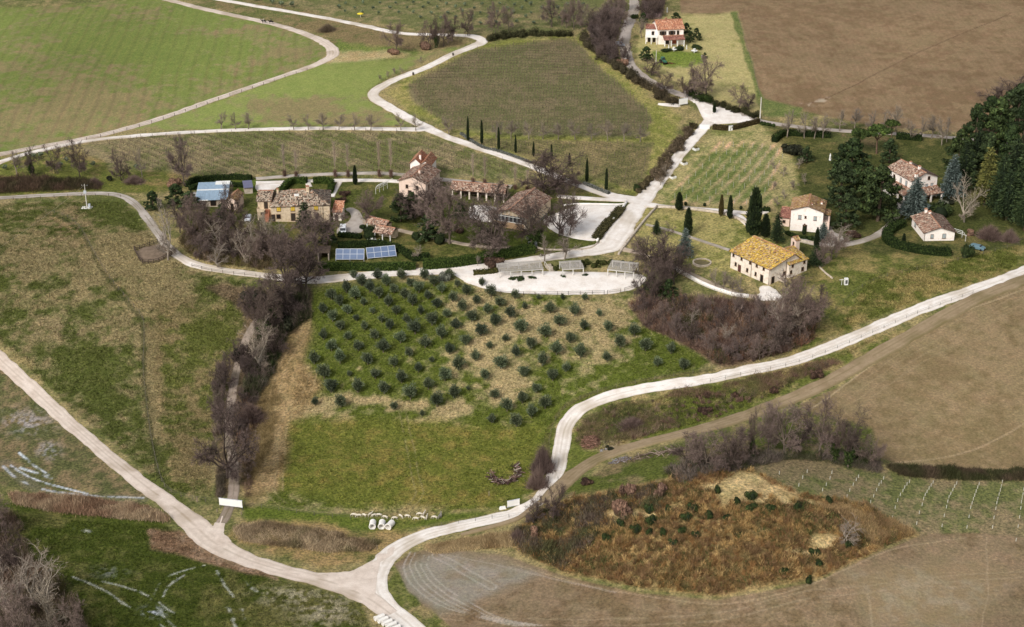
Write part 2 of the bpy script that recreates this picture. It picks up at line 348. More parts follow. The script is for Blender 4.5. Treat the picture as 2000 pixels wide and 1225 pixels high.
# seed drills / plough lines
stripes([(-500, 22), (300, 2), (600, 70), (634, 100), (420, 192), (150, 276), (-500, 360)], (170, 250), (250, 40), 5.4, .5, (.80, .70, .84), sharp=5, wob_m=.7)
stripes([(-500, 22), (300, 2), (600, 70), (634, 100), (420, 192), (150, 276), (-500, 360)], (150, 250), (262, 40), 2.7, .42, (1.22, 1.06, 1.12), sharp=2, wob_m=.5)
stripes([(1310, -90), (2400, -90), (2400, 260), (1700, 240), (1484, 200), (1440, 25)], (1500, 190), (1420, 0), 2.2, .35, (.82, .78, .76))
stripes([(1600, 790), (1860, 620), (2100, 500), (2600, 900), (2000, 925), (1800, 918)], (1700, 830), (1990, 640), 1.6, .3, (.84, .82, .8))
stripes([(780, 1110), (1100, 1130), (1400, 1172), (1700, 1085), (2400, 1100), (2600, 1900), (900, 1500)], (1000, 1190), (1900, 1170), 1.7, .3, (.86, .84, .82))
stripes([(795, 168), (930, 98), (1100, 76), (1275, 235), (1262, 268), (875, 250)], (900, 200), (1200, 206), 2.8, .55, (.62, .58, .62), sharp=2, wob_m=.4)
stripes([(170, 280), (800, 258), (1040, 332), (600, 338), (220, 330)], (200, 275), (420, 345), 2.6, .5, (1.25, 1.2, 1.15), sharp=2, wob_m=.2)
stripes([(1300, 396), (1360, 310), (1405, 276), (1530, 282), (1508, 400)], (1340, 385), (1430, 290), 3.4, .9, (1.75, 1.32, 1.8), sharp=2, wob_m=.3)
def track(pts, wm, c, amp=.8, brk=0.0, twin=0, edge=.35):
    """worn line painted on the ground; pts in photo px, width in metres; twin = gauge of a pair of ruts"""
    global col
    q = G([p[0] for p in pts], [p[1] for p in pts])[:, :2]
    x0, y0 = q.min(0)-6; x1, y1 = q.max(0)+6
    sel = np.nonzero((gx > x0) & (gx < x1) & (gy > y0) & (gy < y1))[0]
    X, Y = gx[sel]+(n_mid[sel]-.5)*1.2, gy[sel]+(n_big[sel]-.5)*1.2; d = np.full(len(sel), 1e9)
    for i in range(len(q)-1):
        ex, ey = q[i+1]-q[i]; L = ex*ex+ey*ey+1e-9
        tt = np.clip(((X-q[i, 0])*ex+(Y-q[i, 1])*ey)/L, 0, 1)
        d = np.minimum(d, np.hypot(X-q[i, 0]-tt*ex, Y-q[i, 1]-tt*ey))
    if twin: d = np.abs(d-twin/2)
    k = (1-sm(wm/2*(1-edge), wm/2*(1+edge), d))*amp
    if brk: k *= sm(brk, brk+.15, n_small[sel]*.6+n_mid[sel]*.4)
    k = k[:, None]; col[sel] = col[sel]*(1-k)+lin(c)*k
def smooth_pts(pts, n=6):
    P = np.array(pts, float); out = []
    for i in range(len(P)-1):
        p0 = P[max(i-1, 0)]; p1 = P[i]; p2 = P[i+1]; p3 = P[min(i+2, len(P)-1)]
        for j in range(n):
            t_ = j/n; out.append(.5*((2*p1)+(-p0+p2)*t_+(2*p0-5*p1+4*p2-p3)*t_*t_+(-p0+3*p1-3*p2+p3)*t_**3))
    out.append(P[-1]); return np.array(out)
TR = lambda pts, *a, **k: track([tuple(p) for p in smooth_pts(pts, 4)], *a, **k)
TR([(545, 960), (548, 880), (560, 820), (600, 760), (612, 730)], .45, (160, 142, 106), .5, brk=.3, twin=1.8)
TR([(520, 940), (530, 860), (535, 780), (560, 700), (598, 640), (600, 590)], .45, (158, 138, 104), .45, brk=.3, twin=2)
TR([(525, 955), (545, 980), (580, 992), (680, 998), (760, 1000), (800, 990), (822, 965), (815, 940), (800, 870), (785, 800)], .4, (150, 140, 100), .45, brk=.3, twin=1.7)
TR([(455, 985), (560, 992), (700, 1006)], 2.0, (140, 122, 94), .35, brk=.45)
TR([(310, 780), (325, 880), (345, 960)], .9, (176, 154, 114), .4, brk=.45)
TR([(100, 420), (150, 455), (185, 500), (230, 560), (270, 600)], 1.3, (158, 138, 98), .5, brk=.4)
TR([(1975, 25), (1900, 58), (1800, 100), (1700, 150), (1620, 190), (1580, 202)], .5, (96, 74, 58), .8, brk=.25)
TR([(1615, 192), (1590, 203), (1568, 206)], 3.0, (186, 170, 150), .7, brk=.45)
TR([(1585, 800), (1640, 760), (1720, 700), (1830, 630), (2000, 565)], .5, (166, 148, 118), .7)
TR([(1740, 905), (1820, 898), (1900, 880), (1960, 850), (2010, 820)], .6, (164, 144, 114), .6)
TR([(1000, 1100), (1150, 1145), (1280, 1168), (1420, 1180), (1560, 1150), (1680, 1100), (1760, 1068), (1920, 1045)], .4, (164, 146, 118), .5, brk=.28)
TR([(870, 1205), (1150, 1217), (1400, 1206), (1560, 1165), (1700, 1150), (1850, 1130), (2010, 1120)], .4, (156, 140, 114), .45, brk=.3, twin=1.9)
TR([(1926, 1048), (1930, 1120), (1920, 1225), (1915, 1300)], .4, (160, 142, 116), .45, brk=.28)
TR([(1695, 1160), (1705, 1225)], .5, (160, 142, 116), .5)
for k_ in range(5):
    TR([(800+k_*9, 1078+k_*2), (786+k_*12, 1110), (810+k_*16, 1150), (880+k_*22, 1190+k_*3), (1010+k_*12, 1222)], .35, (176, 170, 160), .5, brk=.3)
TR([(850, 1085), (900, 1110), (960, 1145)], .4, (172, 166, 156), .5, twin=1.8)
TR([(860, 1082), (960, 1100), (1080, 1130), (1200, 1158)], .4, (160, 148, 134), .5)
TR([(90, 418), (130, 428), (160, 455), (185, 500), (215, 548), (252, 593), (278, 625), (282, 660), (280, 720), (288, 800), (300, 880), (318, 945), (340, 965)], 1.1, (66, 70, 44), .6, brk=.25)
TR([(1090, 940), (1068, 880), (1082, 820), (1128, 782), (1230, 750), (1390, 722)], 1.6, (96, 84, 58), .5, brk=.3)
TR([(1430, 930), (1300, 975)], .1, (96, 84, 58), .1)
for k_ in range(4):
    TR([(1640+k_*14, 775+k_*6), (1740+k_*12, 705+k_*7), (1860+k_*10, 632+k_*9), (2010, 548+k_*12)], .35, (152, 136, 106), .35, brk=.3)
    TR([(1820, 60+k_*9), (1640, 92+k_*9), (1480, 100+k_*7)], .5, (112, 92, 70), .3, brk=.35)
    TR([(930, 1130+k_*20), (1150, 1176+k_*14), (1420, 1196+k_*10), (1700, 1120+k_*16), (2010, 1086+k_*18)], .35, (146, 130, 104), .3, brk=.35)
# ruts and standing water, lower left
for p_, w_ in (([(8, 912), (40, 940), (100, 960), (200, 970), (280, 974)], .7), ([(22, 910), (60, 935), (110, 950), (170, 965)], .6), ([(40, 915), (70, 925), (100, 935)], .8), ([(40, 885), (60, 905), (95, 930)], .7)):
    TR(p_, w_, (200, 206, 216), .85, brk=.34)
TR([(10, 905), (60, 950), (120, 968), (280, 976)], 3.2, (120, 112, 96), .4)
for p_, w_ in (([(200, 1135), (240, 1145), (290, 1165), (310, 1195), (340, 1225)], .5), ([(140, 1125), (200, 1150), (260, 1190), (320, 1225)], .5), ([(300, 1160), (315, 1135), (350, 1118), (400, 1105)], .5), ([(318, 1165), (330, 1145), (360, 1125)], .6), ([(300, 1165), (320, 1185), (345, 1200)], .4),
               ([(445, 1185), (460, 1225)], .8), ([(470, 1180), (480, 1220)], .6), ([(486, 1135), (500, 1155), (520, 1158)], .8), ([(425, 1115), (440, 1140), (455, 1165)], .5), ([(140, 1030), (175, 1038)], .9), ([(80, 1130), (100, 1110)], .6)):
    TR(p_, w_, (184, 186, 178), .6, brk=.4)
for x_, y_, rx, ry, c_, a_ in ((55, 825, 45, 22, (168, 170, 178), .5), (95, 880, 20, 14, (180, 186, 200), .5), (300, 1195, 20, 9, (196, 202, 214), .7), (14, 1075, 14, 26, (180, 190, 205), .6), (215, 1118, 30, 10, (170, 176, 176), .35),
                            (560, 1165, 60, 18, (186, 178, 156), .5), (640, 1195, 60, 30, (178, 168, 148), .6), (1186, 868, 26, 10, (150, 138, 126), .6), (100, 640, 60, 20, (150, 130, 108), .3), (130, 440, 50, 40, (138, 116, 92), .5), (335, 815, 30, 10, (176, 156, 118), .3)):
    d = ((px-x_)/rx)**2+((py-y_)/ry)**2
    k = (np.exp(-d)*a_*sm(.42, .62, n_small*.5+n_fine*.5))[:, None]
    col = col*(1-k)+lin(c_)*k
# pale stones sprinkled on the ploughed fields
col = np.clip(col*1.10, 0, .9)
idx = np.arange(nr*nc).reshape(nr, nc)
fq = np.stack([idx[:-1, :-1], idx[:-1, 1:], idx[1:, 1:], idx[1:, :-1]], -1).reshape(-1, 4)
mg, nt, b = new_mat('ground_soil_and_grass', .95); b.inputs['Specular IOR Level'].default_value = .1
a = N(nt, 'ShaderNodeAttribute', attribute_name='col'); c = a.outputs['Color']
f1 = noise(nt, 1.6, 6, .75); f2 = noise(nt, .22, 4, .6)
c0 = c; c = mixc(nt, 1, c, ramp(nt, f1, [(.36, (.42, .45, .40, 1)), (.5, grey(.95)), (.65, (1.65, 1.58, 1.42, 1))]), 'MULTIPLY'); c = mixc(nt, a.outputs['Alpha'], c0, c)
c = mixc(nt, 1, c, ramp(nt, f2, [(.3, (.9, .95, .9, 1)), (.7, (1.1, 1.05, 1.1, 1))]), 'MULTIPLY')
nt.links.new(c, b.inputs['Base Color']); bump(nt, b, f1, .35, .8)
gverts = np.stack([GX.ravel(), GY.ravel(), GZ.ravel()], -1)
tag(mesh_np('ground', gverts, fq, mg, col=np.column_stack([col, grain]), smooth=True), kind='structure')
del gverts, fq, cA, cB

# ================================================================ ROADS
def road_mat(name, c1, c2, rut=None):
    m, nt, b = new_mat(name, .95)
    f = noise(nt, .35, 6, .65); g = noise(nt, 3, 5, .8)
    c = ramp(nt, f, [(.3, c2), (.6, c1)])
    c = mixc(nt, 1, c, ramp(nt, g, [(.3, grey(.86)), (.7, grey(1.08))]), 'MULTIPLY')
    a = N(nt, 'ShaderNodeAttribute', attribute_name='col')
    c = mixc(nt, a.outputs['Color'], c, rut or c2)
    nt.links.new(c, b.inputs['Base Color']); bump(nt, b, g, .06)
    return m
M_white = road_mat('white_gravel', sr(246, 239, 231), sr(226, 214, 201), sr(184, 168, 146))
M_pink = road_mat('pinkish_gravel', sr(230, 215, 201), sr(206, 188, 172), sr(168, 150, 128))
M_grey = road_mat('grey_gravel', sr(198, 188, 178), sr(170, 158, 146), sr(132, 122, 104))
M_dirt = road_mat('brown_dirt', sr(162, 142, 114), sr(142, 122, 94), sr(116, 104, 68))
M_track = road_mat('worn_earth_track', sr(172, 156, 142), sr(138, 122, 106), sr(108, 98, 76))
M_asph = road_mat('pale_worn_tarmac', sr(190, 178, 168), sr(170, 158, 148), sr(140, 130, 112))
M_stone = road_mat('paving_stone', sr(196, 178, 158), sr(168, 150, 132), sr(150, 136, 112))
_lay = [0]
def road(name, pts, mat, label=None, width=None, step=1.2, ruts=.45, seed=0):
    """pts: (photo x, photo y, width m). One ribbon laid over the ground."""
    P = smooth_pts([(p[0], p[1], (p[2] if len(p) > 2 else width)) for p in pts], 10)
    W = G(P[:, 0], P[:, 1]); seg = np.hypot(*(W[1:, :2]-W[:-1, :2]).T); L = np.concatenate([[0], np.cumsum(seg)])
    n = max(4, int(L[-1]/step)); s = np.linspace(0, L[-1], n)
    x = np.interp(s, L, W[:, 0]); y = np.interp(s, L, W[:, 1]); wd = np.interp(s, L, P[:, 2])
    dx = np.gradient(x); dy = np.gradient(y); q = np.hypot(dx, dy); nx, ny = -dy/q, dx/q
    K = 13; tt = np.linspace(-1, 1, K)
    off = .03+.012*_lay[0]; _lay[0] += 1
    sd_ = seed+_lay[0]*7
    wl = wd/2*(1+.26*(fbm(s, s*0, 3.0, 4, sd_)-.5)*2*min(1, 4/wd.mean())); wr = wd/2*(1+.26*(fbm(s, s*0+50, 3.0, 4, sd_+3)-.5)*2*min(1, 4/wd.mean()))
    hw = np.where(tt[None, :] < 0, wl[:, None], wr[:, None])
    X = x[:, None]+nx[:, None]*tt[None]*hw; Y = y[:, None]+ny[:, None]*tt[None]*hw
    Z = hgt(X, Y)+off; Z[:, 0] -= off+.05; Z[:, -1] -= off+.05
    e = np.abs(tt); cc = np.where(e > .9, .75, np.where(e > .75, .3, 0))[None]*np.ones((n, 1))
    cc = cc + (np.where(e < .12, ruts, 0)[None])*(fbm(X, Y, 4, 3, 9) > .42)
    cc = cc + .45*sm(.52, .7, fbm(X, Y, 7, 3, 19)) + (.38*np.exp(-((e-.45)/.13)**2))[None]*sm(.3, .6, fbm(X, Y, 12, 2, 29))
    cc = np.clip(cc, 0, 1)
    v = np.stack([X.ravel(), Y.ravel(), Z.ravel()], -1); ii = np.arange(n*K).reshape(n, K)
    f = np.stack([ii[:-1, :-1], ii[1:, :-1], ii[1:, 1:], ii[:-1, 1:]], -1).reshape(-1, 4)
    o = mesh_np(name, v, f, mat, col=np.repeat(cc.ravel()[:, None], 3, 1))
    return tag(o, label, kind='structure')
def patch(name, poly, mat, label=None, step=2.5, off=None, smooth=True, rag=.5, rim=.35):
    """closed area laid over the ground, outline in photo px"""
    if off is None: off = .03+.012*_lay[0]; _lay[0] += 1
    P = smooth_pts(list(poly)+[poly[0]], 8 if smooth else 1)[:-1] if smooth else np.array(poly, float)
    W = G(P[:, 0], P[:, 1])[:, :2]; W = W[np.concatenate([[True], np.hypot(*(W[1:]-W[:-1]).T) > .05])]
    # densify the outline
    out = []
    for i in range(len(W)):
        a_, b_ = W[i], W[(i+1) % len(W)]; k = max(1, int(np.hypot(*(b_-a_))/1.2))
        for j in range(k): out.append(a_+(b_-a_)*j/k)
    W = np.array(out); W = W+np.stack([fbm(W[:, 0], W[:, 1], 2.2, 3, 7)-.5, fbm(W[:, 0], W[:, 1], 2.2, 3, 8)-.5], -1)*rag
    x0, y0 = W.min(0); x1, y1 = W.max(0)
    gx_, gy_ = np.meshgrid(np.arange(x0, x1, step), np.arange(y0, y1, step)); gx_ = gx_.ravel(); gy_ = gy_.ravel()
    d = sdist(W, gx_, gy_); k = d > .5
    pts = [Vector(p) for p in W]+[Vector((a_, b_)) for a_, b_ in zip(gx_[k], gy_[k])]
    n = len(W); r = geometry.delaunay_2d_cdt(pts, [], [list(range(n))], 1, 1e-4)
    vv = np.array([[p.x, p.y] for p in r[0]]); dd = sdist(W, vv[:, 0], vv[:, 1])
    Z = hgt(vv[:, 0], vv[:, 1])+off; Z[dd < .05] -= off+.05
    v = np.column_stack([vv, Z]); cc = np.where(dd < .3, rim, 0)
    f = [t_ for t_ in r[2]]
    tri = np.array([f_[:3] for f_ in f if len(f_) == 3])
    a3 = v[tri]; nz = np.cross(a3[:, 1]-a3[:, 0], a3[:, 2]-a3[:, 0])[:, 2]; tri[nz < 0] = tri[nz < 0][:, ::-1]
    return tag(mesh_np(name, v, tri, mat, col=np.repeat(cc[:, None], 3, 1)), label, kind='structure')
road('road', [(2500, 330, 5.2), (2150, 465, 5.2), (2000, 530, 5.2), (1900, 567, 5.2), (1800, 602, 5), (1720, 636, 5), (1622, 678, 5), (1541, 706, 4.8), (1459, 723, 4.8), (1394, 738, 4.8), (1296, 753, 4.8), (1230, 764, 4.8), (1165, 783, 4.8), (1126, 805, 4.8), (1105, 833, 4.6), (1097, 866, 4.6), (1089, 912, 4.4), (1078, 945, 4.8), (1054, 975, 4.8), (1007, 1001, 4.6), (940, 1018, 4.6), (879, 1032, 4.6), (813, 1052, 5), (764, 1081, 5.6), (738, 1118, 5.4), (736, 1151, 5), (757, 1184, 4.8), (797, 1217, 4.8), (850, 1270, 4.8), (900, 1350, 4.8)], M_white, 'white gravel road curving round the olive grove')
road('road', [(-300, 480, 4.4), (-60, 650, 4.4), (0, 702, 4.4), (68, 764, 4.4), (133, 824, 4.4), (209, 889, 4.4), (285, 950, 4.6), (342, 992, 5), (380, 1026, 6.5), (418, 1060, 6.5), (475, 1090, 5.2), (531, 1109, 5), (590, 1124, 5), (648, 1138, 5.4), (714, 1166, 5.4), (764, 1200, 4)], M_pink, 'pinkish gravel road across the lower left')
patch('road', [(600, 1118), (668, 1114), (715, 1094), (760, 1062), (790, 1070), (745, 1120), (745, 1170), (700, 1165), (640, 1142)], M_pink, 'gravel junction triangle')
road('path', [(432, 1022, 3.0), (441, 1006, 3), (452, 982, 2.8), (457, 950, 2.8), (455, 900, 2.6), (447, 860, 2.4), (446, 820, 2.3), (452, 780, 2.4), (460, 735, 2.4), (470, 695, 2.4), (485, 655, 2.4), (510, 615, 2.3), (545, 570, 2.3)], M_track, 'grey track climbing through the tree line', ruts=.5)
patch('road', [(385, 1030), (402, 1028), (420, 1016), (434, 1000), (448, 1002), (446, 1022), (448, 1044), (470, 1078), (430, 1072)], M_pink, 'gravel mouth of the grey track')
road('road', [(-300, 400, 3), (-60, 392, 3), (0, 387, 3), (100, 381, 3), (200, 378, 3), (240, 384, 3), (268, 402, 3), (297, 440, 3), (325, 478, 3), (350, 503, 3)], M_grey, 'grey lane bending down behind the pasture', ruts=.8)
road('road', [(345, 498, 3.0), (370, 513, 3.4), (400, 522, 3.4), (450, 530, 3), (500, 536, 3), (560, 544, 3.5), (620, 547, 4), (700, 539, 4.2), (800, 531, 4.2), (880, 528, 4.5), (960, 520, 4.5), (1050, 506, 4.5), (1130, 494, 5.5), (1185, 482, 8), (1205, 460, 8), (1225, 430, 7.5), (1250, 397, 6.5), (1290, 350, 4.8), (1335, 293, 4.2), (1372, 252, 4.2), (1390, 225, 5), (1380, 205, 5), (1350, 193, 3)], M_white, 'white gravel drive through the hamlet', ruts=.1)
road('road', [(1228, -60, 4.5), (1238, 0, 4.5), (1238, 22, 4.5), (1222, 62, 4.5), (1221, 95, 4.5), (1236, 132, 4.5), (1275, 163, 4.5), (1330, 185, 4.5), (1400, 207, 4.5), (1450, 226, 4.5), (1490, 238, 4), (1560, 248, 3), (1650, 256, 3), (1760, 262, 3), (1870, 270, 3), (2050, 290, 3), (2400, 330, 3)], M_asph, 'pale worn public road past the tiled house', ruts=.2)
road('road', [(1255, 392, 7), (1200, 384, 5.5), (1150, 368, 4), (1090, 346, 3.6), (1040, 325, 3.6), (960, 297, 3.6), (880, 270, 3.8), (820, 243, 4.5), (770, 215, 4.5), (733, 193, 4.5), (732, 178, 4.2), (770, 156, 4), (830, 133, 4), (880, 108, 4), (925, 90, 4.6), (942, 80, 5), (922, 71, 4.5), (860, 68, 3.6), (780, 65, 3.6), (700, 48, 3.6), (600, 29, 3.6), (500, 12, 3.6), (400, -6, 3.6), (250, -35, 3.6)], M_white, 'white road winding between the vineyards', ruts=.1)
road('road', [(250, -20, 4), (310, -5, 4), (400, 18, 4), (520, 44, 4), (590, 64, 4.2), (635, 84, 4.8), (650, 100, 5), (645, 112, 5), (615, 127, 4), (540, 153, 3.6), (420, 194, 3.6), (300, 236, 3.6), (180, 268, 3.6), (60, 290, 3.6), (-60, 312, 3.6), (-300, 345, 3.6)], M_pink, 'pale lane round the green wheat field', ruts=.5)
road('road', [(838, 250, 5), (815, 253, 3.6), (740, 252, 3), (640, 251, 3), (500, 253, 3), (380, 258, 3), (260, 266, 3), (170, 276, 3), (80, 294, 3), (20, 310, 3), (-60, 335, 3), (-300, 370, 3)], M_white, 'straight white lane above the lower vineyard', ruts=.2)
patch('road', [(1340, 190), (1372, 196), (1420, 212), (1478, 233), (1478, 240), (1440, 241), (1400, 244), (1380, 240), (1366, 222), (1356, 204)], M_white, 'pale gravel road junction')
patch('traffic_island', [(1380, 216), (1390, 212), (1402, 218), (1404, 224), (1394, 226), (1383, 222)], plain('island_grass', sr(100, 106, 60), .95, .3, 1), 'grassy traffic island', rim=0)
road('path', [(500, 359, 4), (560, 356, 2.4), (650, 353, 2.4), (740, 353, 2.4), (795, 356, 2.4)], M_white, 'white path behind the yellow-shuttered house', ruts=0)
road('path', [(1225, 391, 3.4), (1160, 389, 3), (1090, 384, 2.4)], M_white, 'short white lane back to the loggia', ruts=0)
patch('path', [(496, 360), (520, 356), (560, 356), (545, 366), (530, 377), (510, 377), (498, 370)], M_white, 'white gravel forecourt')
road('path', [(600, 356, 2), (606, 366, 1.6)], M_white, ruts=0)
road('path', [(664, 356, 1.6), (655, 372, 1.6), (648, 386, 1.6)], M_white, 'narrow path beside the clipped hedge', ruts=0)
road('path', [(700, 432, 3), (740, 441, 2.2), (800, 455, 2), (870, 470, 1.9), (930, 481, 1.8), (1040, 490, 1.8)], M_stone, 'thin garden path', ruts=0)
patch('path', [(672, 408), (690, 405), (704, 415), (714, 432), (708, 452), (690, 462), (662, 462), (655, 448), (672, 438), (684, 424)], M_grey, 'gravel turning circle with the white van')
road('path', [(1262, 400, 5), (1300, 404, 2.2), (1360, 408, 2), (1430, 414, 2.4), (1480, 418, 2.2), (1500, 412, 2)], M_white, 'thin white path past the cypresses', ruts=0)
road('path', [(1425, 414, 2.2), (1445, 424, 2.4), (1458, 436, 2.4), (1475, 450, 2.2)], M_white, ruts=0)
road('path', [(1560, 468, 2.6), (1600, 478, 2.4), (1650, 478, 2.8), (1700, 466, 2.8), (1735, 444, 2.8), (1753, 415, 2.8), (1758, 392, 2.8)], M_grey, 'curving drive to the villa', ruts=0)
patch('path', [(1606, 425), (1618, 432), (1632, 452), (1648, 462), (1645, 478), (1612, 480), (1606, 455)], M_grey, 'gravel yard beside the cream house')
road('path', [(500, 350, 2.2), (600, 343, 2.2), (680, 340, 2.2), (760, 340, 2.2), (850, 350, 2.4), (940, 360, 3), (1000, 366, 3)], M_grey, 'grey track between poplars and vines', ruts=.4)
road('road', [(1060, 985, 4), (1105, 940, 5), (1145, 910, 5), (1200, 884, 5), (1300, 856, 4.6), (1400, 830, 4.6), (1500, 797, 4.6), (1600, 755, 4.6), (1700, 700, 4.6), (1800, 643, 4.6), (1900, 588, 4.6), (2000, 547, 4.6), (2200, 470, 4.6)], M_dirt, 'brown farm track beside the ploughed field', ruts=.5)
road('path', [(1050, 985, 1.6), (1010, 1014, 1.5), (960, 1030, 1.4), (900, 1046, 1)], M_dirt, ruts=0)
patch('courtyard', [(878, 532), (960, 526), (1000, 531), (1100, 530), (1250, 536), (1256, 556), (1210, 572), (1110, 577), (1000, 573), (940, 563), (905, 550)], M_white, 'white gravel courtyard below the pergolas', rim=.2)
patch('courtyard', [(1132, 398), (1180, 399), (1218, 404), (1200, 420), (1178, 446), (1166, 470), (1130, 468), (1085, 455), (1060, 430), (1100, 410)], M_white, 'white gravel car park', rim=.2)
patch('courtyard', [(1480, 560), (1500, 556), (1525, 575), (1530, 586), (1490, 588), (1462, 582), (1482, 572)], M_white, 'pale gravel apron of the stone farmhouse')
road('path', [(1215, 487, 2.5), (1260, 500, 1.2), (1330, 527, 1.2), (1390, 556, 1.6), (1440, 575, 1.6), (1480, 582, 2)], M_stone, 'stone path edging the thicket', ruts=0)
road('path', [(1262, 440, 1), (1310, 452, 1), (1380, 475, 1.0), (1425, 490, 1.0)], M_grey, 'grey flagstone path crossing the lawn', ruts=0)
patch('path', [(1262, 197), (1290, 201), (1330, 204), (1325, 210), (1288, 206)], M_white, 'pale gravel spill beside the billboard')
# ================================================================ VEGETATION
ROADCELL = set()
for o in COL.objects:
    if o.type == 'MESH' and o.name.split('.')[0] in ('road', 'path', 'courtyard'):
        c_ = np.empty(len(o.data.vertices)*3); o.data.vertices.foreach_get('co', c_); c_ = c_.reshape(-1, 3)
        ROADCELL |= set(map(tuple, np.floor(c_[:, :2]).astype(int)))
ROADCELL |= {(a+i, b+j) for a, b in list(ROADCELL) for i, j in ((1, 0), (0, 1), (-1, 0), (0, -1))}
def offroad(x, y):
    xi, yi = np.floor(x).astype(int), np.floor(y).astype(int)
    return np.array([(a, b) not in ROADCELL for a, b in zip(xi, yi)])
M_leaf = attr_mat('leaves', .8, rnd=.18, spec=.2)
M_olv = attr_mat('olive_leaves', .75, rnd=.34, spec=.25)
M_twig = attr_mat('twigs', .95, rnd=.15, spec=.05)
M_bark = attr_mat('bark', .95, var=.3, scale=3, rnd=.12, spec=.05)
M_stuff = attr_mat('scrub', .95, spec=.05)
def prisms(segs, n=3):
    """segs: list of (p0,p1,r0,r1,colour) -> verts, quads, colours"""
    A = np.array([s[0] for s in segs]); B = np.array([s[1] for s in segs]); r0 = np.array([s[2] for s in segs]); r1 = np.array([s[3] for s in segs]); C = np.array([s[4] for s in segs])
    d = B-A; d /= np.linalg.norm(d, axis=1, keepdims=True)+1e-9
    up = np.where(np.abs(d[:, 2:3]) > .9, [[1., 0, 0]], [[0., 0, 1]]); u = np.cross(d, up); u /= np.linalg.norm(u, axis=1, keepdims=True); v = np.cross(d, u)
    vs = []
    for P, R in ((A, r0), (B, r1)):
        for i in range(n):
            t = math.tau*i/n; vs.append(P+(u*math.cos(t)+v*math.sin(t))*R[:, None])
    V_ = np.stack(vs, 1); b = (np.arange(len(segs))*2*n)[:, None]
    F = np.concatenate([b+np.array([[i, (i+1) % n, n+(i+1) % n, n+i]]) for i in range(n)])
    return V_.reshape(-1, 3), F, np.repeat(C, 2*n, 0)
def twigs_tri(P, D, L, w, C):
    """single thin triangles from P along D"""
    s = RNG.normal(size=P.shape); s = np.cross(D, s); s /= np.linalg.norm(s, axis=1, keepdims=True)+1e-9
    a = P-s*w[:, None]/2; b = P+s*w[:, None]/2; c = P+D*L[:, None]
    V_ = np.stack([a, b, c], 1).reshape(-1, 3); F = np.arange(len(V_)).reshape(-1, 3)
    return V_, F, np.repeat(C, 3, 0)
def unit(n):
    v = RNG.normal(size=(n, 3)); return v/np.linalg.norm(v, axis=1, keepdims=True)
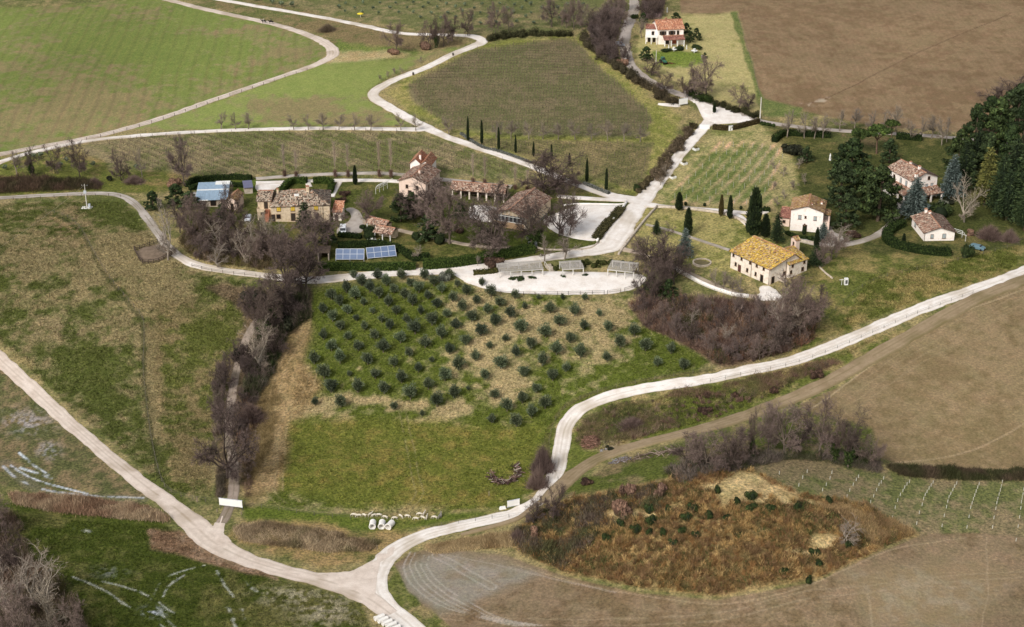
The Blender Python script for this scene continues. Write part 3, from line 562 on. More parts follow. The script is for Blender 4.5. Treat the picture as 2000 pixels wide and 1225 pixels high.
def bare_geo(h, w, seed, trunk=.28, dens=1.0, tw=(138, 120, 114), bk=(116, 104, 94), up=.35, ntw=9, ivy=0):
    """leafless tree: returns trunk mesh data and crown (branches + twigs) mesh data"""
    R = random.Random(seed); tr = []; br = []; tips = []
    bkc = lin(bk)*.8; twc = lin(tw)*.8
    def rv(s): return Vector((R.gauss(0, s), R.gauss(0, s), R.gauss(0, s)))
    def path(p, d, L, r0, r1, k, store, wob, grav):
        pts = [p.copy()]; dirs = [d.copy()]
        for i in range(k):
            d = (d+rv(wob)+Vector((0, 0, grav))).normalized(); q = p+d*L/k
            ra = r0+(r1-r0)*i/k; rb = r0+(r1-r0)*(i+1)/k
            store.append((tuple(p), tuple(q), ra, rb, bkc*(R.uniform(.8, 1.2)))); p = q; pts.append(p.copy()); dirs.append(d.copy())
        return pts, dirs
    hw = w/2
    pts, dirs = path(Vector((0, 0, -.3)), Vector((R.uniform(-.1, .1), R.uniform(-.1, .1), 1)), h*trunk+.3, h*.022+.06, h*.016+.04, 4, tr, .06, .1)
    top = pts[-1]; n1 = R.randint(6, 8); cz = h*trunk+(h-h*trunk)*.46; ez = (h-h*trunk)*.55
    for i in range(n1):
        az = math.tau*(i+R.uniform(-.3, .3))*.618; el = [.25, .6, 1.0, 1.4][i % 4]+R.uniform(-.15, .12)
        d = Vector((math.cos(az)*math.cos(el), math.sin(az)*math.cos(el), math.sin(el)))
        o0 = top.z-cz; A_ = (math.cos(el)/hw)**2+(math.sin(el)/ez)**2; B_ = 2*o0*math.sin(el)/ez**2; C_ = (o0/ez)**2-1
        L = (-B_+math.sqrt(max(.01, B_*B_-4*A_*C_)))/(2*A_)*R.uniform(.78, .95)
        st = top if i > 1 else pts[-2]
        p1, d1 = path(st, d, L, h*.014+.05, .06, 6, br, .16, .05*up)
        for j in range(1, 7):
            for _ in range(2 if j > 2 else 1):
                dd = (d1[j]+rv(.55)).normalized(); L2 = L*(.52-.04*j)*R.uniform(.7, 1.2)
                p2, d2 = path(p1[j], dd, L2, .06+.005*h*(7-j)/7, .03, 4, br, .2, .06*up)
                for k in range(1, 5):
                    for _2 in range(max(1, int(2*dens))):
                        d3 = (d2[k]+rv(.6)).normalized(); L3 = L2*.42*R.uniform(.6, 1.2)+.3
                        p3, d3s = path(p2[k], d3, L3, .035, .018, 2, br, .25, .05*up)
                        tips += [(tuple(p3[m]), tuple(d3s[m]), L3) for m in (1, 2)]
    P = np.array([t[0] for t in tips]); D = np.array([t[1] for t in tips]); n = max(1, int(ntw*dens))
    P = np.repeat(P, n, 0)+RNG.normal(size=(len(tips)*n, 3))*.12; D = np.repeat(D, n, 0)+RNG.normal(size=P.shape)*.55+np.array([0, 0, .15*up]); D /= np.linalg.norm(D, axis=1, keepdims=True)
    L = RNG.uniform(.35, 1.0, len(P))*(.5+h*.035); C = twc[None]*RNG.uniform(.6, 1.35, (len(P), 1))
    tv, tf, tc = twigs_tri(P, D, L, RNG.uniform(.04, .085, len(P))*(.6 if h < 8 else 1), C)
    bv, bf, bc = prisms(br); rv_, rf, rc = prisms(tr, 7)
    # scale crown to the wanted height and width
    zmax = np.percentile(tv[:, 2], 98.5); rad = np.percentile(np.hypot(tv[:, 0], tv[:, 1]), 86)
    z0 = h*trunk
    def fit(v):
        v = v.copy(); k = v[:, 2] > z0; v[k, 2] = z0+(v[k, 2]-z0)*(h-z0)/max(.1, zmax-z0)
        g = np.clip((v[:, 2]-z0*.6)/(z0*.4+.01), 0, 1)[:, None]; v[:, :2] *= 1+(hw/rad-1)*g; return v
    tv, bv, rv_ = fit(tv), fit(bv), fit(rv_)
    ex = None
    if ivy:
        n = int(2600*ivy); t = RNG.uniform(0, 1, n); zz = h*.02+t*h*(.35+.4*min(1, ivy)); 
        nodes = np.array([s[0] for s in tr+br[:40]]); nn = nodes[RNG.integers(0, len(nodes), n)]
        P = fit(nn)+RNG.normal(size=(n, 3))*[.5, .5, .6]; ex = leaf_geo(P, unit(n), .4, (48, 64, 36), .4, 1.6, (78, 92, 50))
    return (rv_, rf, rc), (bv, bf, bc), (tv, tf, tc), ex
def leaf_geo(P, Nrm, size, c, var=.35, lng=1.6, c2=None):
    n = len(P); u = unit(n); t = np.cross(Nrm, u); t /= np.linalg.norm(t, axis=1, keepdims=True)+1e-9; b = np.cross(Nrm, t)
    s = size*RNG.uniform(.6, 1.3, (n, 1))
    V_ = np.stack([P-t*s*.5, P+t*s*.5, P+b*s*lng*.5+Nrm*s*.2, P-b*s*lng*.5-Nrm*s*.1], 1)
    V_ = V_[:, [0, 3, 1, 2]].reshape(-1, 3); F = np.arange(n*4).reshape(-1, 4)
    C = lin(c)[None]*RNG.uniform(1-var, 1+var, (n, 1))
    if c2 is not None:
        k = RNG.uniform(0, 1, (n, 1)); C = C*(1-k)+lin(c2)[None]*k*RNG.uniform(1-var, 1+var, (n, 1))
    return V_, F, np.repeat(C*.85, 4, 0)
def spike_geo(P, D, L, w, c, var=.35, c2=None):
    C = lin(c)[None]*RNG.uniform(1-var, 1+var, (len(P), 1))
    if c2 is not None:
        k = RNG.uniform(0, 1, (len(P), 1))**2; C = C*(1-k)+lin(c2)[None]*k
    return twigs_tri(P, D, L, w, C*.85)
def join_geo(parts):
    vs, fs, cs, b = [], [], [], 0
    for v, f, c in parts:
        vs.append(v); fs.append(f+b); cs.append(c); b += len(v)
    return np.concatenate(vs), fs, np.concatenate(cs)
def tree_obj(name, trunk, crown, label=None, cat='tree', leafy=False):
    r = empty(name, (0, 0, 0), 0, label, cat)
    v, f, c = join_geo([trunk]); mesh_np('trunk', v, f, M_bark, r, col=c)
    v, f, c = join_geo(crown); mesh_np('crown', v, f, M_leaf if leafy else M_twig, r, col=c)
    return r
class Proto:
    """first use takes the model itself, later uses copy it (mesh data shared)"""
    def __init__(s, make, h, w): s.make = make; s.h = h; s.w = w; s.root = None; s.used = 0
    def put(s, loc, sc, rz, label, group=None, name=None):
        if s.root is None: s.root = s.make()
        first = s.used == 0; s.used += 1
        o = s.root if first else copy_tree(s.root)
        o.location = loc; o.scale = sc; o.rotation_euler = (0, 0, rz); o['label'] = label
        if group: o['group'] = group
        elif 'group' in o: del o['group']
        return o
def mh(px_, py_, hpx):   # photo-pixel height standing at that ground pixel -> metres
    p = G(px_, py_); dep = math.atan2(HC-p[2], math.hypot(p[0], p[1])); return hpx/(ppm(px_, py_)*math.cos(dep))
def plant(pr, x, y, hpx, wpx, label, group=None, sink=0, turn=None):
    H_ = mh(x, y, hpx); W_ = wpx/ppm(x, y) if wpx else pr.w*H_/pr.h
    return pr.put(V(x, y)-Vector((0, 0, sink)), (W_/pr.w, W_/pr.w, H_/pr.h), random.uniform(0, 6.28) if turn is None else turn, label, group)
# ---- leafless trees
def mk_bare(name, h, w, seed, **k):
    def f():
        t, b, tw, ex = bare_geo(h, w, seed, **k); return tree_obj(name, t, [b, tw]+([ex] if ex else []))
    return Proto(f, h, w)
OAK = [mk_bare('bare_oak', 15, 15, 3+i, ntw=8) for i in range(4)]
DARKB = [mk_bare('bare_tree', 13, 13, 33+i, ntw=8, tw=(116, 101, 96), bk=(84, 74, 68), trunk=.2) for i in range(3)]
PALEB = [mk_bare('bare_tree', 12, 8, 53+i, ntw=4, dens=.9, tw=(160, 146, 132), bk=(176, 164, 150), trunk=.2, up=1.6) for i in range(2)]
SMALLB = [mk_bare('young_bare_tree', 7, 5, 63+i, ntw=1, dens=.6, tw=(156, 142, 128), bk=(152, 140, 126), trunk=.38, up=1.3) for i in range(3)]
IVY = [mk_bare('ivy_covered_tree', 14, 9, 73+i, ntw=6, tw=(104, 90, 84), ivy=1.4+i*.8, trunk=.35) for i in range(2)]
def poplar_make(seed):
    def f():
        R = random.Random(seed); h = 12.0; segs = [((0, 0, -.3), (.05, 0, 4), .07, .05, lin((160, 142, 126))*.8), ((.05, 0, 4), (0, .1, 11.6), .05, .02, lin((160, 142, 126))*.8)]
        P = []; D = []
        for i in range(380):
            z = R.uniform(.2, 1)**.8*10.5+.6; a = R.uniform(0, math.tau); P.append((0, 0, z)); el = R.uniform(1.0, 1.4)
            D.append((math.cos(a)*math.cos(el), math.sin(a)*math.cos(el), math.sin(el)))
        P = np.array(P); D = np.array(D); L = RNG.uniform(1.2, 2.8, len(P)); L = np.minimum(L, 12.2-P[:, 2]+.4)
        tw1 = twigs_tri(P, D, L, RNG.uniform(.015, .04, len(P)), lin((186, 168, 152))[None]*RNG.uniform(.6, 1.1, (len(P), 1)))
        n = 500; P2 = np.column_stack([RNG.normal(0, .22, n), RNG.normal(0, .22, n), RNG.uniform(.1, 2.2, n)]); D2 = unit(n); D2[:, 2] = np.abs(D2[:, 2])+.8
        tw2 = twigs_tri(P2, D2/np.linalg.norm(D2, axis=1, keepdims=True), RNG.uniform(.4, 1.0, n), RNG.uniform(.03, .06, n), lin((112, 86, 78))[None]*RNG.uniform(.6, 1.2, (n, 1)))
        return tree_obj('bare_poplar', prisms(segs, 5), [tw1, tw2])
    return Proto(f, 12, 2.2)
POPLAR = [poplar_make(1), poplar_make(2)]
# ---- evergreens
def blob_leaves(blobs, n, size, c, c2=None, lng=1.6, var=.4, shell=.4):
    B = np.array(blobs, float); wts = B[:, 3]**2; k = RNG.choice(len(B), n, p=wts/wts.sum()); d = unit(n)
    rr = RNG.uniform(0, 1, n)**shell; P = B[k, :3]+d*(B[k, 3]*rr)[:, None]*np.array([1, 1, 1])*(B[k, 4:5] if False else 1)
    P[:, 2] = B[k, 2]+(P[:, 2]-B[k, 2])*B[k, 4]
    cv = RNG.uniform(.7, 1.3, len(B))[k][:, None]
    v, f, cc = leaf_geo(P, d*.7+unit(n)*.5, size, c, var, lng, c2); return v, f, cc*np.repeat(cv, 4, 0)
def mk_olive(seed):
    def f():
        R = random.Random(seed); tr = prisms([((0, 0, -.2), (.08, 0, .5), .16, .12, lin((110, 100, 88))), ((.08, 0, .5), (-.1, .1, 1.2), .12, .07, lin((110, 100, 88))), ((.05, 0, .5), (.4, -.1, 1.3), .08, .04, lin((110, 100, 88)))], 6)
        n = 1100; d = unit(n); d[:, 2] = d[:, 2]*.9+.15; r = RNG.uniform(.35, 1, n)**.6
        lump = 1+.22*np.sin(d[:, 0]*4+seed)+.18*np.sin(d[:, 1]*5+seed*2)+.12*np.sin(d[:, 2]*6+seed)
        P = d*(r*lump*1.35)[:, None]+[0, 0, 1.75]; P[:, 2] = np.maximum(P[:, 2], .55)
        g = spike_geo(P, d*.8+unit(n)*.5+[0, 0, .25], RNG.uniform(.22, .48, n), RNG.uniform(.11, .2, n), (72, 86, 60), .4, (138, 148, 122))
        g2 = blob_leaves([(0, 0, 1.7, 1.15, .95)], 260, .3, (46, 56, 38))
        r_ = tree_obj('olive_tree', tr, [g, g2], leafy=True); r_.children[1].data.materials[0] = M_olv if 'crown' in r_.children[1].name else M_bark; r_.children[0].data.materials[0] = M_bark if 'trunk' in r_.children[0].name else M_olv; return r_
    return Proto(f, 3.2, 3.1)
OLIVE = [mk_olive(i) for i in range(4)]
def mk_sapl():
    def f():
        r = empty('young_olive_tree', (0, 0, 0), 0, None, 'tree')
        v, fc, c = join_geo([prisms([((0, 0, -.1), (0, 0, 1.0), .05, .04, lin((100, 90, 78)))], 4)]); mesh_np('trunk', v, fc, M_bark, r, col=c)
        v, fc, c = join_geo([blob_leaves([(0, 0, 1.6, .9, 1), (.4, .2, 1.9, .5, 1)], 140, .45, (74, 88, 66), (120, 130, 104))]); mesh_np('crown', v, fc, M_leaf, r, col=c)
        return r
    return Proto(f, 2.6, 2.0)
SAPL = mk_sapl()
def mk_cyp(c, c2, name='cypress'):
    def f():
        h = 9.0; n = 1500; z = RNG.uniform(.02, 1, n); a = RNG.uniform(0, math.tau, n)
        prof = .75*np.minimum(1, (z*9)**.6)*(1-z**2.6)**.75+.03; prof *= 1+.12*np.sin(a*3+z*20)
        r = prof*RNG.uniform(.55, 1.05, n); P = np.column_stack([np.cos(a)*r, np.sin(a)*r, .25+z*h])
        D = np.column_stack([np.cos(a)*.3, np.sin(a)*.3, np.full(n, 1.0)])+unit(n)*.2
        g = spike_geo(P, D/np.linalg.norm(D, axis=1, keepdims=True), RNG.uniform(.4, .9, n), RNG.uniform(.16, .32, n), c, .4, c2)
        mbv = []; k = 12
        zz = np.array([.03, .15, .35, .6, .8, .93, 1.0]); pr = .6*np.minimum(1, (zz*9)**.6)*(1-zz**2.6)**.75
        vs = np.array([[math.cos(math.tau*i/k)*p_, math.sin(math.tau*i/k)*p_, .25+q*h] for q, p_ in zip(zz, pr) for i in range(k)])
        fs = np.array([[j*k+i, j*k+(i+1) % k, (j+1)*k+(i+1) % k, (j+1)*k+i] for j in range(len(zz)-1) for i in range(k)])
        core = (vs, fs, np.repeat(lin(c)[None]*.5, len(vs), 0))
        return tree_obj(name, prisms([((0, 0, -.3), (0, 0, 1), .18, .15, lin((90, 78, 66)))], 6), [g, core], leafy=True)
    return Proto(f, 9.4, 1.55)
CYP = mk_cyp((34, 46, 28), (62, 74, 42)); CYPB = mk_cyp((74, 66, 38), (104, 90, 54))
def mk_conifer(name, c, c2, h=12, w=7, lay=15, droop=.25, seed=1, dens=1.0, open_=.12):
    def f():
        R = random.Random(seed); P = []; D = []
        for i in range(lay):
            t = (i+.5)/lay; z = h*(open_+(1-open_)*t); rad = w/2*(1-t)**.8*R.uniform(.85, 1.1)+.25
            nb = int(9*(1-t)+5)
            for b in range(nb):
                a = math.tau*(b+R.uniform(-.3, .3))/nb; rr = rad*R.uniform(.75, 1.1)
                m = max(4, int(rr*9*dens))
                for q in range(m):
                    s = (q+1)/m*rr; zz = z-droop*s*s/max(1, rad)*.6+R.gauss(0, .12)
                    wd = .12+.3*(1-q/m)*rr*.5
                    P.append((math.cos(a)*s+R.gauss(0, wd), math.sin(a)*s+R.gauss(0, wd), zz)); D.append((math.cos(a), math.sin(a), R.uniform(-.3, .3)))
        P = np.array(P); D = np.array(D)+unit(len(P))*.45; D /= np.linalg.norm(D, axis=1, keepdims=True)
        g = spike_geo(P, D, RNG.uniform(.4, .95, len(P)), RNG.uniform(.22, .45, len(P)), c, .4, c2)
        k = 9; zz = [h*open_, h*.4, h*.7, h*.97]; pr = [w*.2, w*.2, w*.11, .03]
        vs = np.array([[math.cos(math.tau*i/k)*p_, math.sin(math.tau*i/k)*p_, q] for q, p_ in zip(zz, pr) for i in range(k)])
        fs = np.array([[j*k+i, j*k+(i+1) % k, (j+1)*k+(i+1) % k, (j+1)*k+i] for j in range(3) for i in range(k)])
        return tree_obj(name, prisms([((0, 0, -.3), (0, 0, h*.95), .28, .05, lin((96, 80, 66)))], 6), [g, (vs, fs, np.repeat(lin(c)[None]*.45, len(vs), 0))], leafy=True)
    return Proto(f, h, w)
SPRUCE = mk_conifer('blue_spruce', (78, 92, 86), (138, 150, 144), seed=2, w=7, lay=17)
FIR = [mk_conifer('dark_fir', (40, 54, 34), (72, 86, 50), seed=3, w=6.5), mk_conifer('dark_fir', (44, 60, 36), (78, 92, 54), seed=4, w=7.5, droop=.1, lay=12)]
GOLD = mk_conifer('golden_conifer', (92, 94, 48), (126, 122, 68), seed=5, w=6)
def mk_cedar(seed, c=(34, 48, 29), c2=(66, 82, 44), name='dark_cedar', h=11., w=11.):
    def f():
        R = random.Random(seed); bl = []
        for i in range(90):
            t = R.random(); z = h*(.12+.82*t); rr = w/2*(1-t**2.2)*.86*math.sqrt(R.random()); a = R.uniform(0, math.tau)
            bl.append((math.cos(a)*rr, math.sin(a)*rr, z, R.uniform(.55, 1.35)*w/11, .5))
        g = blob_leaves(bl, 7500, .36, c, c2, 1.8, .45, .5)
        return tree_obj(name, prisms([((0, 0, -.3), (.2, 0, h*.5), .4, .25, lin((84, 72, 62))), ((.2, 0, h*.5), (0, 0, h*.9), .25, .06, lin((84, 72, 62)))], 7), [g], leafy=True)
    return Proto(f, h, w)
CEDAR = [mk_cedar(1), mk_cedar(2, (40, 54, 31), (76, 90, 48), 'evergreen_tree'), mk_cedar(3, (42, 55, 34), (70, 84, 50), 'evergreen_tree', 11, 9)]
def mk_umb():
    def f():
        R = random.Random(4); bl = [(math.cos(a)*r, math.sin(a)*r, 6.2-r*.18+R.uniform(-.3, .3), R.uniform(1.0, 1.5), .55) for a, r in [(R.uniform(0, 6.28), 3.2*math.sqrt(R.random())) for _ in range(26)]]
        g = blob_leaves(bl, 3200, .42, (44, 60, 30), (84, 100, 46), 1.6, .35, .5)
        segs = [((0, 0, -.3), (.3, 0, 3.2), .3, .22, lin((112, 92, 78)))]+[((.3, 0, 3.2), (math.cos(a)*2.2, math.sin(a)*2.2, 5.8), .16, .06, lin((112, 92, 78))) for a in (0, 1.3, 2.6, 3.9, 5.2)]
        return tree_obj('umbrella_pine', prisms(segs, 6), [g], leafy=True)
    return Proto(f, 7.2, 9)
UMB = mk_umb()
# ---- bushes: one mesh each
def mk_bush(name, c, c2, n=2200, size=.16, twig=False, flat_=.8, cat='bush', ball=False):
    def f():
        R = random.Random(hash(name) % 99); 
        bl = [(0, 0, .75, .85, 1)] if ball else [(R.gauss(0, .45), R.gauss(0, .45), R.uniform(.35, .8)*flat_, R.uniform(.4, .62), flat_) for _ in range(9)]
        if twig:
            P = np.zeros((n, 3)); P[:, :2] = RNG.normal(0, .42, (n, 2))
            P[:, 2] = RNG.uniform(0, .7, n)*np.exp(-3*(P[:, 0]**2+P[:, 1]**2)); D = P*[1.1, 1.1, 0]+[0, 0, .55]+unit(n)*.6; D /= np.linalg.norm(D, axis=1, keepdims=True)
            g = spike_geo(P, D, RNG.uniform(.25, .8, n), RNG.uniform(.02, .045, n), c, .45, c2); gs = [g]
        else:
            g = blob_leaves(bl, n, size, c, c2, 1.5, .35, .3 if ball else .4); gs = [g]
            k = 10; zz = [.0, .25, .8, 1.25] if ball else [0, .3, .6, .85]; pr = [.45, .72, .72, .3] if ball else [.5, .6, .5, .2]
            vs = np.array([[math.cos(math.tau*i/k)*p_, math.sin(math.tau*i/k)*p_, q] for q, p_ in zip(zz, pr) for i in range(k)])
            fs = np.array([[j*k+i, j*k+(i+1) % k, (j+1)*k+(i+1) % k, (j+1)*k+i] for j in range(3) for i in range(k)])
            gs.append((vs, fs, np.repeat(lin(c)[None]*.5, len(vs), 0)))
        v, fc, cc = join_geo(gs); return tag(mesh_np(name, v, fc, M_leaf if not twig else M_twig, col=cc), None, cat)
    return Proto(f, 1.6 if ball else 1.4, 1.8 if ball else 2.2)
BUSHG = mk_bush('evergreen_bush', (38, 52, 28), (70, 84, 44)); BUSHD = mk_bush('dark_bush', (34, 38, 28), (58, 60, 42))
BUSHR = mk_bush('russet_bush', (124, 96, 80), (152, 122, 104)); BUSHP = mk_bush('leafless_purple_bush', (116, 98, 92), (142, 122, 114), n=3200, twig=True)
BUSHT = mk_bush('leafless_brown_bush', (118, 104, 86), (146, 130, 108), n=3200, twig=True); BUSHGR = mk_bush('grey_green_bush', (100, 104, 92), (140, 142, 128))
BALL = mk_bush('clipped_ball_shrub', (36, 48, 28), (60, 74, 38), ball=True, size=.13, cat='topiary'); BUSHM = mk_bush('maroon_bush', (70, 54, 46), (98, 76, 64))
def hedge(pts, wm, hm, label, c=(36, 50, 24), c2=(66, 82, 34), name='hedge', cat='hedge', rag=.12, closed=False):
    P = [tuple(p) for p in pts]; P = smooth_pts(P, 6) if len(P) > 2 else np.array(P, float)
    W = G(P[:, 0], P[:, 1]); seg = np.hypot(*(W[1:, :2]-W[:-1, :2]).T); L = np.concatenate([[0], np.cumsum(seg)]); n = max(3, int(L[-1]/.8)+1)
    s = np.linspace(0, L[-1], n); x = np.interp(s, L, W[:, 0]); y = np.interp(s, L, W[:, 1]); dx = np.gradient(x); dy = np.gradient(y); q = np.hypot(dx, dy); nx, ny = -dy/q, dx/q
    if rag >= .4:
        m = int(L[-1]*max(1.5, 2.6/hm))+4; si = RNG.uniform(0, L[-1], m); bx_, by_ = np.interp(si, s, x)+RNG.normal(0, wm*.28, m), np.interp(si, s, y)+RNG.normal(0, wm*.28, m)
        rr = hm*RNG.uniform(.28, .62, m); gz = hgt(bx_, by_)
        g = blob_leaves(np.column_stack([bx_, by_, gz+rr*.7, rr, np.ones(m)]), int(m*330), .24, c, c2, 1.6, .45, .45)
        v, fc, cc = g; org = v.mean(0); org[2] = gz.min(); o = mesh_np(name, v-org, fc, M_stuff, col=cc); o.location = org
        return tag(o, label, cat)
    hv = 1+(fbm(s, s*0, 2.5, 2, 3)-.5)*rag*3
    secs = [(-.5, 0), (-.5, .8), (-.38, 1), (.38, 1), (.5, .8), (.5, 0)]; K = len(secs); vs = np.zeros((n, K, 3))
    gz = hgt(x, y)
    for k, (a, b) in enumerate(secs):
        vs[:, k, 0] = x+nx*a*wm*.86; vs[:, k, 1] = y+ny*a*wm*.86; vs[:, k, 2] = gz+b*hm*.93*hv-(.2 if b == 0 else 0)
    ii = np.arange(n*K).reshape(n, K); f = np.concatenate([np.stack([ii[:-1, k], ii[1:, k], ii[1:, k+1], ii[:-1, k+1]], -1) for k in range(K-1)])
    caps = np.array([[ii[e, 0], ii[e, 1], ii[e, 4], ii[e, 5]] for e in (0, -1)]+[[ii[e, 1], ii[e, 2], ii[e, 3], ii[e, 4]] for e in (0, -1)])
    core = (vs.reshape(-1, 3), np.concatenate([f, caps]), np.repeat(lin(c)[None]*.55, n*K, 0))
    m = int(min(9000, L[-1]*(wm+2*hm)*16)); si = RNG.uniform(0, n-1.001, m); i0 = si.astype(int); fr = si-i0
    px_ = x[i0]*(1-fr)+x[i0+1]*fr; py_ = y[i0]*(1-fr)+y[i0+1]*fr; h0 = (hv*hm)[i0]
    side = RNG.choice(3, m, p=[hm/(wm+2*hm), hm/(wm+2*hm), wm/(wm+2*hm)])
    a = np.where(side == 0, -.5, np.where(side == 1, .5, RNG.uniform(-.5, .5, m))); b = np.where(side == 2, 1, RNG.uniform(0.03, 1, m))
    Pn = np.column_stack([px_+nx[i0]*a*wm, py_+ny[i0]*a*wm, hgt(px_, py_)+b*h0])+RNG.normal(size=(m, 3))*.07
    Nn = np.column_stack([np.where(side == 2, 0, nx[i0]*np.sign(a)), np.where(side == 2, 0, ny[i0]*np.sign(a)), (side == 2)*1.0])+unit(m)*.6; Nn /= np.linalg.norm(Nn, axis=1, keepdims=True)
    v, fc, cc = join_geo([leaf_geo(Pn, Nn, .3, c, .35, 1.4, c2), core])
    org = v.mean(0); org[2] = gz.min(); o = mesh_np(name, v-org, fc, M_stuff, col=cc); o.location = org
    return tag(o, label, cat)
HOLES = []
def scatter(poly, n, minr=0, roads=True):
    """n random ground points inside a photo outline, even over the ground"""
    P = np.array(poly, float); W = G(P[:, 0], P[:, 1])[:, :2]; x0, y0 = W.min(0); x1, y1 = W.max(0); out = np.zeros((0, 2))
    while len(out) < n:
        q = np.column_stack([RNG.uniform(x0, x1, n*3), RNG.uniform(y0, y1, n*3)]); q = q[sdist(W, q[:, 0], q[:, 1]) > minr]
        if roads and len(q): q = q[offroad(q[:, 0], q[:, 1])]
        for hp in HOLES:
            if len(q): d_ = sdist(G(*np.array(hp, float).T)[:, :2], q[:, 0], q[:, 1]); q = q[d_+(fbm(q[:, 0], q[:, 1], 3, 3, 211)-.5)*7 < RNG.random(len(q))*1.5-.5]
        out = np.concatenate([out, q])
    return out[:n]
def thicket(name, poly, n, hm, c, c2, label=None, wd=(.03, .08), lean=.35, per=6, clump=3.0, c3=None, gap=.40):
    q = scatter(poly, int(n*1.35)); d = fbm(q[:, 0], q[:, 1], clump, 3, 71)*.6+fbm(q[:, 0], q[:, 1], 9, 2, 72)*.4
    q = q[d > gap-.12*RNG.random(len(q))]; d = fbm(q[:, 0], q[:, 1], clump, 3, 71)*.6+fbm(q[:, 0], q[:, 1], 9, 2, 72)*.4; n = len(q)
    hh = hm*np.clip(.15+(d-.3)*2.6, .15, 1.7)
    la = fbm(q[:, 0], q[:, 1], 1.8, 2, 77)*12; lx, ly = np.repeat(np.cos(la), per), np.repeat(np.sin(la), per)
    P = np.repeat(q, per, 0)+RNG.normal(size=(n*per, 2))*.4; H = np.repeat(hh, per)*RNG.uniform(.45, 1.15, n*per)
    z = hgt(P[:, 0], P[:, 1]); tz = RNG.uniform(0, .75, n*per); B = np.column_stack([P, z+H*tz])
    D = np.column_stack([RNG.normal(0, lean, n*per)+lx*lean, RNG.normal(0, lean, n*per)+ly*lean, np.ones(n*per)]); D /= np.linalg.norm(D, axis=1, keepdims=True)
    k = np.clip(np.repeat(fbm(q[:, 0], q[:, 1], 4, 3, 73), per)*2.6-.8, 0, 1)[:, None]; C = lin(c)*(1-k)+lin(c2)*k
    if c3 is not None:
        k3 = np.clip(np.repeat(fbm(q[:, 0], q[:, 1], 6, 3, 79), per)*4-2.0, 0, 1)[:, None]; C = C*(1-k3)+lin(c3)*k3
    C = C*RNG.uniform(.5, 1.4, (n*per, 1))*np.repeat(RNG.uniform(.75, 1.25, (n, 1)), per, 0)
    L = np.minimum(H*(1-tz)+.15, RNG.uniform(.5, 1.6, n*per))
    g = [twigs_tri(B, D, L, RNG.uniform(*wd, n*per), C)]
    v, f, cc = join_geo(g); return tag(mesh_np(name, v, f, M_stuff, col=cc), label, kind='stuff')

def clumps(name, poly, nb, rad, hgt_, pal, label, per=60, wd=(.05, .11), spread=.9):
    """many leafless shrubs of different size and colour, one mass"""
    q = scatter(poly, nb); k = fbm(q[:, 0], q[:, 1], 6, 3, 171); rr = RNG.uniform(*rad, nb)*(.6+k); hh = RNG.uniform(*hgt_, nb)*(.4+1.2*k)
    pal = np.array([lin(c) for c in pal]); ci = np.clip(((fbm(q[:, 0], q[:, 1], 3.5, 2, 173)-.25)*2+RNG.normal(0, .18, nb))*len(pal), 0, len(pal)-1).astype(int)
    Cb = pal[ci]*RNG.uniform(.75, 1.25, (nb, 1))*.9; I = np.repeat(np.arange(nb), per); n = len(I)
    a = RNG.uniform(0, math.tau, n); sp = RNG.uniform(0, 1, n)**.7; tx, ty = np.cos(a)*sp*rr[I]*spread, np.sin(a)*sp*rr[I]*spread; tz = hh[I]*np.sqrt(np.clip(1-sp**2*.85, 0, 1))*RNG.uniform(.6, 1.05, n)
    s0 = RNG.uniform(.0, .75, n); bx, by = q[I, 0]+tx*s0, q[I, 1]+ty*s0; gz = hgt(q[:, 0], q[:, 1])[I]; B = np.column_stack([bx, by, gz+tz*s0])
    D = np.column_stack([tx, ty, tz])+RNG.normal(size=(n, 3))*.25*hh[I][:, None]; Ld = np.linalg.norm(D, axis=1); D /= Ld[:, None]
    L = np.minimum(Ld*(1-s0)+.1, RNG.uniform(.4, 1.5, n)); C = Cb[I]*RNG.uniform(.6, 1.35, (n, 1))
    v, f, cc = join_geo([twigs_tri(B, D, L, RNG.uniform(*wd, n), C)]); return tag(mesh_np(name, v, f, M_stuff, col=cc), label, kind='stuff')
# ================================================================ PLANTING
def nth(i): return '%d%s' % (i, 'th' if 10 <= i % 100 <= 20 else {1: 'st', 2: 'nd', 3: 'rd'}.get(i % 10, 'th'))
# ---- olive grove
OL = [[(1127,60,28),(1287,62,34),(1443,60,34),(1598,65,34),(1760,62,32)],[(1178,103,36),(1343,105,34),(1504,112,28),(1660,103,38)],[(1080,150,34),(1235,147,36),(1395,155,32),(1560,150,36),(1713,155,30)],
[(980,200,32),(1137,193,36),(1293,188,34),(1465,188,34),(1620,198,28),(1787,215,30)],[(1033,238,32),(1193,243,24),(1357,243,30),(1518,240,34),(1678,255,30)],[(923,288,32),(1085,293,32),(1253,300,22),(1412,298,32),(1573,303,26),(1745,322,26)],
[(987,343,34),(1142,348,20),(1313,355,26),(1477,357,28),(1647,360,44)],[(1037,402,32),(1200,406,26),(1367,402,32),(1535,420,40),(1803,395,34)],[(925,465,32),(1088,470,28),(1266,460,34),(1437,480,40),(1708,455,36)],[(980,535,36),(1157,537,32),(1322,542,42),(1602,513,40)],
[(1035,615,40),(1495,582,26),(1765,558,36)],[(865,625,34),(1220,625,38),(1395,648,30),(1645,625,20),(1820,662,38)],[(930,715,40),(1098,720,18),(1270,722,34),(1445,748,36),(1557,685,26),(1733,730,42)],[(978,803,46),(1155,810,38),(1328,822,36),(1505,852,42),(1622,793,34),(1793,850,38)],[(870,910,24),(1040,912,34),(1393,935,28),(1580,985,18),(1680,903,40)]]
